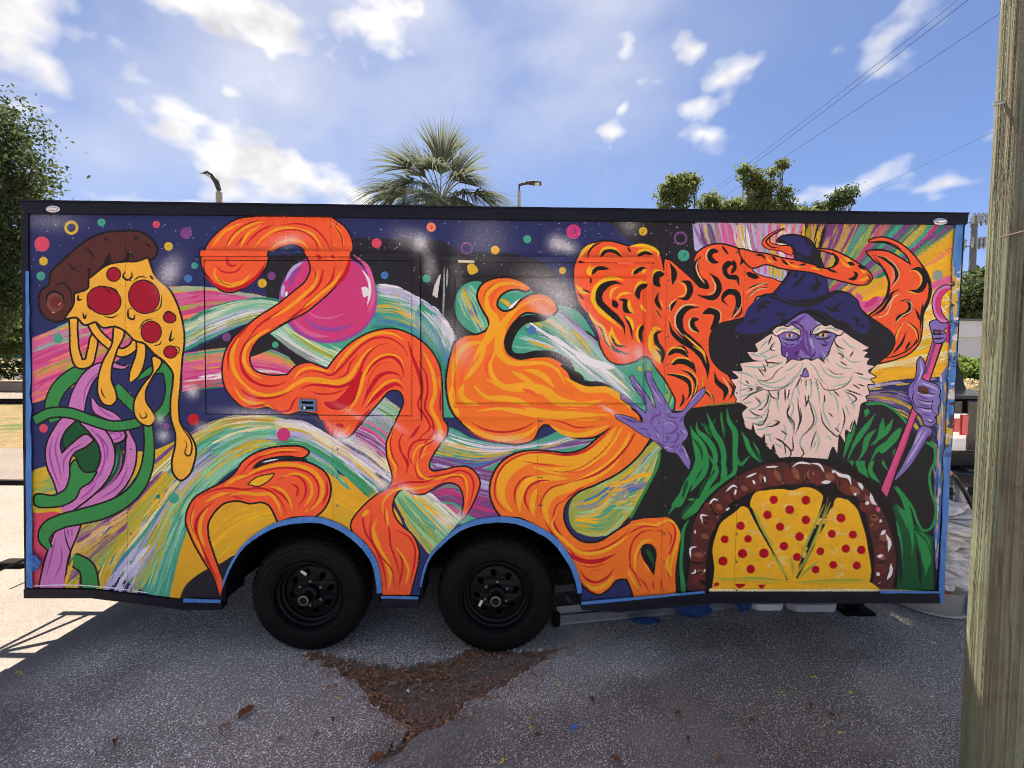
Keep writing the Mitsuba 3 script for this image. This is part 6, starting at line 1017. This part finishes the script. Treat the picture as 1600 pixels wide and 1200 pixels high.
obj('chassis_beam', box(((xl + xr) / 2, FY + .55, zb + .05), (xr - xl - .2, .08, .14)), 'flat_black', FT); obj('chassis_beam', box(((xl + xr) / 2, FY + BW - .4, zb + .05), (xr - xl - .2, .08, .14)), 'flat_black', FT)
for px, yy in ((480, FY + BW - .26), (775, FY + BW - .26)):
    w = lathe([(0, 0), (.2, 0), (.3, -.01), (.345, .04), (.345, .17), (.2, .2)], 40); w.apply_translation((P(px, 933, FY)[0], yy, .345)); obj('far_wheel', w, 'rubber', FT, 40)
sp = [bar((P(a, 905, FY)[0], FY + .42, .47), (P(b, 905, FY)[0], FY + .42, .47), .06, .012 + .0) for a, b in ((520, 730), (815, 930))] + [bar((P(a, 909, FY)[0], FY + .42, .452), (P(b, 909, FY)[0], FY + .42, .452), .06, .012) for a, b in ((560, 700), (835, 915))]
obj('far_skirt', box(((xl + xr) / 2, FY + BW - .03, .24), (xr - xl - .3, .03, .40)), 'flat_black', FT)  # unseen panel added to block far-side daylight and keep the underside dark
obj('leaf_spring', cat_(sp), 'flat_black', FT)
# tongue with its jack and rack at the hitch end
zt = P(20, 899, 3.9)[2]; yc = FY + BW / 2
obj('tongue', bar((xl + .1, FY + .5, zt), (xl - 1.35, yc - .05, zt), .05, .05), 'flat_black', FT); obj('tongue', bar((xl + .1, FY + BW - .5, zt), (xl - 1.35, yc + .05, zt), .05, .05), 'flat_black', FT); obj('coupler', rbox((xl - 1.42, yc, zt + .02), (.24, .12, .11), .02), 'flat_black', FT)
obj('jack', cat_([tube([(xl - 1.05, yc, .02), (xl - 1.05, yc, zt + .45)], .03, 10), lathe([(0, 0), (.09, 0), (.09, .015), (0, .015)], 16, 'z').apply_translation([xl - 1.05, yc, .005]), bar((xl - 1.05, yc, zt + .43), (xl - 1.05, yc - .2, zt + .43), .02)]), 'flat_black', FT)
# steel shelf frame on the end wall: its shadow falls on the lot
hz = .92; s_ = .55 * hz; x1_, x2_ = xl - .14, xl - .33
def rk(a, b, w=.028): return bar(a, b, w)
ya, yb_ = 2.78 + s_, 3.26 + s_
obj('rack', cat_([rk((xl, yb_, hz), (xl - .36, yb_, hz), .035), rk((xl - .30, yb_, hz), (xl - .34, ya, hz)), rk((xl - .14, yb_, hz), (xl - .30, ya + .05, hz)), rk((xl - .10, ya, hz), (xl - .8, ya, hz), .035), rk((xl, ya, hz), (xl - .1, ya, hz), .035), rk((xl - .34, ya, hz), (xl + .02, ya, hz - .35))]), 'flat_black', FT)
obj('safety_chain', tube([P(-30, 905, FY + .1), P(10, 886, FY + .1), P(46, 872, FY + .02)], .008, 6), 'flat_black', FT)
# ---------------------------------------------------------------- things round the trailer
pb = np.array([1.862, 1.62]); POLE = (float(pb[0]), float(pb[1]))
def wooden_pole():
    t = thing('wooden_pole', 'weathered greenish round timber pole close beside the trailer', 'pole'); z = np.concatenate([np.linspace(-.05, 3.09, 75), [3.13, 3.15]]); n = 64; a = np.arange(n) * 2 * np.pi / n; rr = np.random.default_rng(2); V = []
    prof = np.array([.19 - .003 * q for q in z]); prof[-2] -= .012; prof[-1] -= .04
    for i, q in enumerate(z):
        cr = meshkit.fbm(np.stack([np.cos(a) * 3.2 + 5, np.sin(a) * 3.2, np.full(n, q * .55)], 1), 4, 5) - .5; ck = meshkit.noise(np.stack([a * 5.2, np.full(n, q * .7), np.zeros(n)], 1), 8)
        r = prof[i] + .012 * cr - .007 * np.clip((ck - .74) * 9, 0, 1); V.append(np.stack([POLE[0] - .002 * q + r * np.cos(a), POLE[1] + r * np.sin(a), np.full(n, q)], 1))
    V = np.vstack(V); F = []
    for i in range(len(z) - 1):
        for j in range(n): p_, q_ = i * n + j, i * n + (j + 1) % n; F += [[p_, q_, q_ + n], [p_, q_ + n, p_ + n]]
    V = np.vstack([V, [POLE[0] + .03, POLE[1], z[-1]]]); e = (len(z) - 1) * n; F += [[e + j, e + (j + 1) % n, len(V) - 1] for j in range(n)]
    obj('shaft', trimesh.Trimesh(V, F, process=False), 'pole_wood', t, 60)
    b = tube([(POLE[0] - .205, POLE[1] + .06, 2.70), (POLE[0] - .13, POLE[1] + .03, 2.705)], .008, 8); obj('bolt', b, 'steel_grey', t)
    b = tube([(POLE[0] - .194, POLE[1] + .02, 2.235), (POLE[0] - .180, POLE[1] - .06, 2.24)], .003, 6); obj('nail', b, 'bark', t)
scene['pole_wood'] = {'type': 'bumpmap', 'arbitrary': proc(wood_h, .003), 'scale': .006, 'bsdf': {'type': 'principled', 'base_color': proc(wood_fn), 'roughness': .85, 'specular': .2}}
wooden_pole()
# aluminium ladder pushed under the trailer
t = thing('aluminium_ladder', 'aluminium ladder lying on the asphalt under the trailer behind the rear wheel', 'ladder'); a = G(874, 983); b = G(1165, 948); a[1] += .05; u = (b - a) / np.linalg.norm(b - a); b = a + u * 2.3; v = np.array([-u[1], u[0], 0])
for q, (o, z0) in enumerate(((0, .030), (.05, .030), (.40, .03), (.35, .03))):
    zz = .03 + (.055 if q in (1, 3) else 0); A = a + v * o + [0, 0, zz]; Bq = b + v * o + [0, 0, zz]
    c = np.array([0, 0, .0245]); k = obj('rail', cat_([bar(A - c, Bq - c, .032, .004), bar(A + c, Bq + c, .032, .004), bar(A, Bq, .004, .045)]), 'aluminium', t)
for k in range(8):
    c0 = a + u * (.16 + k * .28); obj('rung', tube([c0 + v * .01 + [0, 0, .03], c0 + v * .39 + [0, 0, .03]], .014, 10), 'aluminium', t)
for o in (0, .40): obj('foot', rbox(a + v * o - u * .02 + [0, 0, .045], (.05, .05, .09), .006, math.atan2(u[1], u[0])), 'rubber', t)
def rag(label, px, py, sx, sy, sz, seed, m='blue_cloth', cat='cloth', name='blue_rag'):
    b = trimesh.creation.icosphere(4, 1.0); n = meshkit.fbm(b.vertices * 1.9, 3, seed); b.vertices = b.vertices * (.45 + 1.1 * n)[:, None] * [sx, sy, sz]; c = G(px, py); b.apply_translation([c[0], c[1] + sy, -b.vertices[:, 2].min() - .002]); b.vertices[:, 2] = np.maximum(b.vertices[:, 2], .001); k = obj(name, b, m, None, 30); tag(k, label, cat)
rag('crumpled blue plastic sheet bunched over the ladder', 1088, 974, .13, .08, .09, 3); rag('flat scrap of blue plastic sheet lying before the ladder', 1012, 977, .10, .03, .018, 4); rag('blue plastic hanging beyond the end of the ladder', 1165, 962, .05, .05, .11, 9)
def lid(label, px, py, w, h, m, lift):
    t = thing('board' if 'board' in label else 'serving_tray', label, 'board' if 'board' in label else 'tray'); c = G(px, py); s = m3.CrossSection.square((w, .5), True).offset(.04, m3.JoinType.Round); q = man(s.extrude(.02)); q2 = man((s - s.offset(-.025)).extrude(h)); 
    for nm, g in (('panel', q), ('rim', q2)): g.apply_translation([c[0], c[1] + .25, lift]); obj(nm, g, m, t)
lid('flat white board stacked under the trailer beyond the ladder', 1197, 951, .17, .045, 'white_plastic', .006); lid('grey plastic tray turned over under the trailer', 1268, 953, .28, .05, 'grey_plastic', .006)
t = thing('jack_stand', 'black folding jack stand under the trailer\'s rear corner', 'jack stand'); c = G(1352, 968); c[1] += .12
for sx in (-1, 1): obj('leg', bar(c + [sx * .20, 0, .20], c + [-sx * .04, 0, .0], .035, .05), 'flat_black', t)
obj('foot_plate', rbox(c + [0, 0, .012], (.22, .16, .024), .006), 'flat_black', t); obj('top_bar', bar(c + [-.22, 0, .21], c + [.22, 0, .21], .05), 'flat_black', t)
# tub, drop cloth and cables piled by the rear corner
t = thing('plastic_tub', 'round clear plastic tub holding an orange tool by the trailer\'s corner', 'tub'); c = G(1490, 971); tc = np.array([c[0] + .05, c[1] + .27, 0]); hb = P(1490, 905, tc[1])[2]
w = lathe([(.20, .004), (.235, .010), (.245, .03), (.255, hb * .6), (.262, hb), (.250, hb), (.243, hb * .6), (.232, .03), (0, .022), (0, .004)], 48, 'z'); w.apply_translation(tc)
scene['tub_plastic'] = {'type': 'principledthin', 'base_color': rgbv(.75, .74, .70), 'roughness': .25, 'spec_trans': .45, 'diff_trans': .8, 'eta': 1.3}
obj('shell', w, 'tub_plastic', t, 40); rr_ = lathe([(.24, .0), (.252, .0), (.252, .016), (.24, .016)], 48, 'z'); rr_.apply_translation(tc + [0, 0, .01]); obj('foot_ring', rr_, 'clear_plastic', t)
obj('tag', box(tc + [.06, -.262, hb * .62], (.05, .004, .13), .2), 'label_blue', t)
t2 = thing('orange_scraper', 'orange handled tool standing inside the clear tub', 'tool')
for k, q in enumerate((-.10, -.06, -.02)): obj('tine', bar(tc + [q, -.17, .03], tc + [q, -.17, hb * .75], .018, .02), 'rust_orange', t2)
obj('head', rbox(tc + [-.06, -.17, hb * .80], (.14, .03, .07), .01), 'rust_orange', t2); obj('stem', bar(tc + [-.06, -.17, hb * .8], tc + [-.06, -.17, hb * .98], .03), 'rust_orange', t2)
def draped(label, c, r, z0, z1, seed, m='drop_cloth'):
    b = trimesh.creation.icosphere(6, 1.0); v = b.vertices; n = meshkit.fbm(v * 2.0 + 7, 3, seed); sk = v[:, 2:3] * [[1.0, .6, 0]] + v; rid = np.abs(meshkit.noise(sk * [2.2, 2.2, 3.2] + 2, seed + 3) - .5); fold = np.abs(meshkit.noise(sk * [6, 6, 8] + 9, seed + 5) - .5); v = v * (.84 + .42 * n - .36 * np.exp(-rid * 16) - .05 * np.exp(-fold * 12))[:, None] * [r[0], r[1], (z1 - z0) / 2]; b.vertices = v; b.apply_translation([c[0], c[1], (z0 + z1) / 2]); k = obj('drop_cloth', b, m, None, 40); return tag(k, label, 'cloth')
z1_ = P(1500, 790, tc[1])[2]
draped('stained white drop cloth heaped on top of the clear tub', tc, (.33, .31), hb - .04, z1_ - .20, 5); draped('clean white drop cloth folded on the uppermost of the heap', tc + [.03, .03, 0], (.36, .33), z1_ - .30, z1_ + .05, 9)
cz = z1_ + .03; t3 = thing('coiled_cable', 'tangle of white and black cables lying on the folded cloth', 'cable'); r3 = np.random.default_rng(6)
for k in range(7):
    a0 = r3.uniform(0, 6.28); th = np.linspace(a0, a0 + r3.uniform(2.5, 5.5), 26); rad = r3.uniform(.05, .16); cc = tc + [r3.normal(0, .05), -.02 + r3.normal(0, .05), cz + .02 + r3.uniform(0, .06)]
    obj('strand', tube(np.stack([cc[0] + rad * np.cos(th), cc[1] + rad * .8 * np.sin(th), cc[2] + .02 * np.sin(th * 2.3)], 1), .006, 6), 'label_white' if k % 2 else 'hose_black', t3)
t4 = thing('metal_pipe', 'short grey pipe standing beside the heaped cloths', 'pipe'); q = P(1499, 790, tc[1] + .1); obj('tube', tube([q + [0, 0, -1.0 + (1.0 - q[2])], q + [0, 0, .14]], .038, 16), 'steel_grey', t4); obj('lip', lathe([(.036, 0), (.042, 0), (.042, .015), (.036, .015)], 20, 'z').apply_translation(q + [0, 0, .135]), 'steel_grey', t4)
t5 = thing('black_hose', 'black hose drooping from the trailer corner over the cloth heap', 'hose'); obj('hose', tube([P(1478, 735, FY + .2), P(1492, 745, FY + .3), P(1508, 770, FY + .4), P(1524, 800, FY + .42), P(1545, 850, FY + .4)], .014, 8), 'hose_black', t5); obj('fitting', tube([P(1479, 738, FY + .19), P(1483, 739, FY + .2)], .02, 8), 'rust_orange', t5)
t6 = thing('white_rod', 'thin white rod upright against the trailer\'s rear corner', 'rod'); obj('rod', tube([P(1482, 710, FY + .15), P(1479, 790, FY + .15)], .006, 6), 'label_white', t6); obj('cap', trimesh.creation.icosphere(2, .009).apply_translation(P(1482, 709, FY + .15)), 'label_white', t6)
# black pickup
def pickup():
    t = thing('pickup_truck', 'black pickup truck with clear and red tail lamps parked beyond the pole', 'truck'); y = 5.6; x0 = P(1484, 665, y)[0] - .05; w = 1.95; zt = P(1510, 622, y)[2]; zf = .5
    L = [(0, zf), (0, zt - .04), (.05, zt), (1.75, zt + .02), (1.8, zt + .02), (2.0, zt + .56), (3.2, zt + .6), (3.95, zt + .05), (5.3, zt - .04), (5.45, zt - .25), (5.45, zf)]
    cs = m3.CrossSection([np.array([[a + y, z] for a, z in L])], m3.FillRule.EvenOdd); m = man(cs.extrude(w)); v = m.vertices; m = trimesh.Trimesh(np.stack([x0 + v[:, 2], v[:, 0], v[:, 1]], 1), m.faces, process=False); m.fix_normals(); obj('body', m, 'car_black', t)
    obj('bed_rail', rbox((x0 + w / 2, y + .02, zt + .01), (w - .04, .10, .05), .015), 'hose_black', t); obj('tailgate', rbox((x0 + w / 2, y - .012, (zt + zf) / 2 + .14), (w - .42, .06, zt - zf - .32), .02), 'car_black', t)
    obj('bumper', rbox((x0 + w / 2, y - .06, zf - .02), (w - .02, .20, .22), .04), 'car_black', t); obj('step', rbox((x0 + w / 2, y - .09, zf + .10), (w - .3, .12, .03), .01), 'hose_black', t)
    for s, xx in ((0, x0 + .03), (1, x0 + w - .21)):
        lk = numbered(t + '__tail_lamp'); z0_, z1_ = P(1510, 703, y)[2], P(1510, 645, y)[2]
        def q(nm, u0, u1, v0, v1, m, d=.04): scene[numbered(lk + '__' + nm)] = ply(rbox((xx + .18 * (u0 + u1) / 2, y - .01 - d / 2, z0_ + (z1_ - z0_) * (v0 + v1) / 2), (.18 * (u1 - u0), d, (z1_ - z0_) * (v1 - v0)), .008), m)
        q('housing', 0, 1, 0, 1, 'silver_lens', .04); q('red_lens', .06, .42, .50, .86, 'red_lens', .056); q('red_lens', .55, .97, .42, .96, 'red_lens', .06); q('reverse_lens', .1, .9, .06, .30, 'plate_white', .05)
    for a in (1.0, 4.4):
        for xx in (x0 + .11, x0 + w - .11):
            wk = numbered(t + '__wheel'); m = lathe([(0, -.1), (.2, -.11), (.36, -.12), (.39, -.08), (.39, .08), (.36, .12), (.2, .11), (0, .1)], 32); m.apply_transform(trimesh.transformations.rotation_matrix(math.pi / 2, [0, 0, 1])); m.apply_translation((xx, y + a, .39)); scene[wk + '__tyre'] = ply(m, 'rubber', 40); m = lathe([(0, -.125), (.18, -.125), (.2, -.10), (.2, .10), (.18, .125), (0, .125)], 20); m.apply_transform(trimesh.transformations.rotation_matrix(math.pi / 2, [0, 0, 1])); m.apply_translation((xx, y + a, .39)); scene[wk + '__hub'] = ply(m, 'silver_lens', 40)
    obj('window', box((x0 + w / 2, y + 1.88, zt + .30), (w - .3, .02, .36), 0, -.33), 'glass_dark', t); obj('plate', rbox((x0 + w / 2, y - .17, zf), (.3, .012, .15), .004), 'plate_white', t)
pickup()
# ---------------------------------------------------------------- litter
r = np.random.default_rng(31)
def scatter(polyg, n):
    out = []; lo, hi = polyg.min(0), polyg.max(0)
    from shapely.geometry import Polygon, Point
    pg = Polygon(polyg).buffer(0)
    while len(out) < n:
        q = r.uniform(lo, hi)
        if pg.contains(Point(q)): out.append(q)
    return np.array(out)
def band(pp, n, sp):
    a = spline(np.array([G(*e)[:2] for e in pp]), False, None, .01); i = r.integers(0, len(a), n); return a[i] + r.normal(0, sp, (n, 2))
chips = np.vstack([scatter(HOLE, 240), band([(480, 1022), (530, 1040), (580, 1050), (640, 1058), (700, 1050), (740, 1022), (800, 1010)], 620, .05), band([(500, 1035), (575, 1092), (637, 1142), (600, 1186)], 330, .05), band([(480, 1030), (560, 1085), (620, 1150)], 160, .14), band([(640, 1150), (760, 1086), (860, 1030), (900, 1010)], 300, .05), band([(660, 1150), (780, 1090), (900, 1020)], 160, .14), band([(560, 1015), (640, 1025), (720, 1010)], 200, .06), band([(560, 1060), (600, 1110), (640, 1150)], 160, .03), band([(660, 1150), (740, 1105), (830, 1050), (880, 1010)], 160, .03), band([(700, 985), (720, 1010)], 250, .08)])
ms = []
for c in chips:
    L = r.uniform(.008, .034); ms.append(box((c[0], c[1], r.uniform(-.018, .004)), (L, r.uniform(.003, .009), .003), r.uniform(0, 6.28), r.normal(0, .25), r.normal(0, .3)))
k = obj('wood_chips', cat_(ms), 'chip_wood'); tag(k, 'brown bark chips filling the broken wedge of asphalt between the wheels', 'mulch', kind='stuff')
ms = []
for c in np.vstack([scatter(HOLE, 120), band([(560, 1052), (620, 1056), (690, 1046), (745, 1020)], 260, .05), band([(830, 1060), (870, 1020), (900, 1000)], 40, .05)]):
    L = r.uniform(.03, .085); an = r.uniform(0, 6.28); d = np.array([math.cos(an), math.sin(an), 0]); q = np.array([c[0], c[1], r.uniform(-.012, .008)]); ms.append(tube([q, q + d * L / 2 + [0, 0, r.uniform(0, .006)], q + d * L], .0013, 4, False))
k = obj('pine_straw', cat_(ms), 'straw'); tag(k, 'dry pine needles strewn over the bark chips', 'needles', kind='stuff')
def dry_leaf(px, py, L, rz, m, lab):
    c = G(px, py); n = 7; V, F = [], []
    for i in range(n):
        u = i / (n - 1); w = L * .30 * math.sin(math.pi * min(1, u * .93 + .05)) ** .8 * (1 + .25 * math.sin(u * 17)); z = .004 + .018 * math.sin(u * 3.1) + .006 * math.sin(u * 9); V += [(L * (u - .5), -w, z + .010), (L * (u - .5), 0, z), (L * (u - .5), w, z + .012)]
        if i: b = 3 * i; F += [[b - 3, b - 2, b + 1], [b - 3, b + 1, b], [b - 2, b - 1, b + 2], [b - 2, b + 2, b + 1]]
    m_ = trimesh.Trimesh(V, F, process=False); m_.apply_transform(trimesh.transformations.rotation_matrix(rz, [0, 0, 1])); m_.apply_translation([c[0], c[1], .002]); t = thing('dry_leaf', lab, 'leaf', 'dry leaves scattered on the asphalt'); obj('blade', m_, m, t, 40)
    st = tube([(c[0] - L * .5 * math.cos(rz), c[1] - L * .5 * math.sin(rz), .006), (c[0] - L * .75 * math.cos(rz + .2), c[1] - L * .75 * math.sin(rz + .2), .008)], .0012, 4); obj('stalk', st, m, t)
dry_leaf(385, 1118, .085, 1.2, 'dead_leaf', 'largest reddish brown forked leaf on the open asphalt'); dry_leaf(590, 1192, .075, .4, 'dead_leaf', 'rusty brown leaf by the tip of the broken asphalt')
gen = 'small curled brown leaf lying alone on the grey asphalt'
OWN = {(1300, 1124): 'small dark brown leaf lying nearest the wooden pole', (352, 1142): 'pale tan leaf lying close to the large forked leaf', (925, 1098): 'dark brown leaf lying just beyond the blue tape scrap', (180, 1165): 'dark brown leaf lying nearest the sunlit lot', (612, 1076): 'pale leaf lying on the edge of the broken wedge'}
for px, py, L, rz, m in ((352, 1142, .05, .5, 'pale_leaf'), (495, 1155, .035, 1, 'pale_leaf'), (520, 1130, .03, 2, 'dead_leaf'), (437, 1162, .03, .1, 'pale_leaf'), (180, 1165, .04, 2.2, 'dead_leaf'), (925, 1098, .04, 1.8, 'dead_leaf'), (1060, 1120, .035, .4, 'dead_leaf'), (1267, 1108, .035, .9, 'dead_leaf'), (1300, 1124, .03, 2.4, 'dead_leaf'), (1122, 1188, .05, .6, 'pale_leaf'), (962, 1194, .05, 2.6, 'dead_leaf'), (1175, 1132, .03, .2, 'dead_leaf'), (1075, 1160, .03, 1.2, 'dead_leaf'), (715, 1127, .04, .9, 'pale_leaf'), (840, 1155, .03, .3, 'dead_leaf'), (612, 1076, .05, .2, 'pale_leaf')): dry_leaf(px, py, L, rz, m, OWN.get((px, py), gen))
def crumbs(name, label, pxs, m, s, cat):
    ms = []
    for px, py in pxs:
        c = G(px, py)
        for _ in range(int(r.integers(1, 4))):
            b = trimesh.creation.icosphere(1, 1.0); b.vertices *= (.7 + .6 * meshkit.noise(b.vertices * 2, int(r.integers(0, 99))))[:, None] * [s, s, s * .5]; b.apply_translation([c[0] + r.normal(0, .006), c[1] + r.normal(0, .006), s * .3]); ms.append(b)
    k = obj(name, cat_(ms), m); tag(k, label, cat, kind='stuff')
crumbs('yellow_petals', 'scattered yellow flecks on the asphalt', [(28, 1050), (34, 1052), (1146, 1022), (1198, 1010), (1207, 1011), (1170, 1028), (1445, 1013), (1224, 1084), (873, 1067), (826, 1123), (827, 1136), (1310, 1144), (736, 1117), (1330, 1083), (1272, 1058), (784, 1190), (524, 1089)], 'yellow_crumb', .006, 'fleck')
crumbs('white_pebbles', 'few white pebbles and paint scraps on the asphalt', [(1458, 1004), (1455, 1089), (957, 1155), (185, 1067), (820, 1090), (1343, 1046), (527, 1064), (346, 972), (1000, 1052), (640, 1080)], 'pale_crumb', .007, 'pebble')
k = obj('blue_scrap', rbox(G(897, 1137) + [0, 0, .006], (.035, .02, .012), .004, .6), 'blue_tape'); tag(k, 'small scrap of blue tape on the open asphalt', 'scrap')
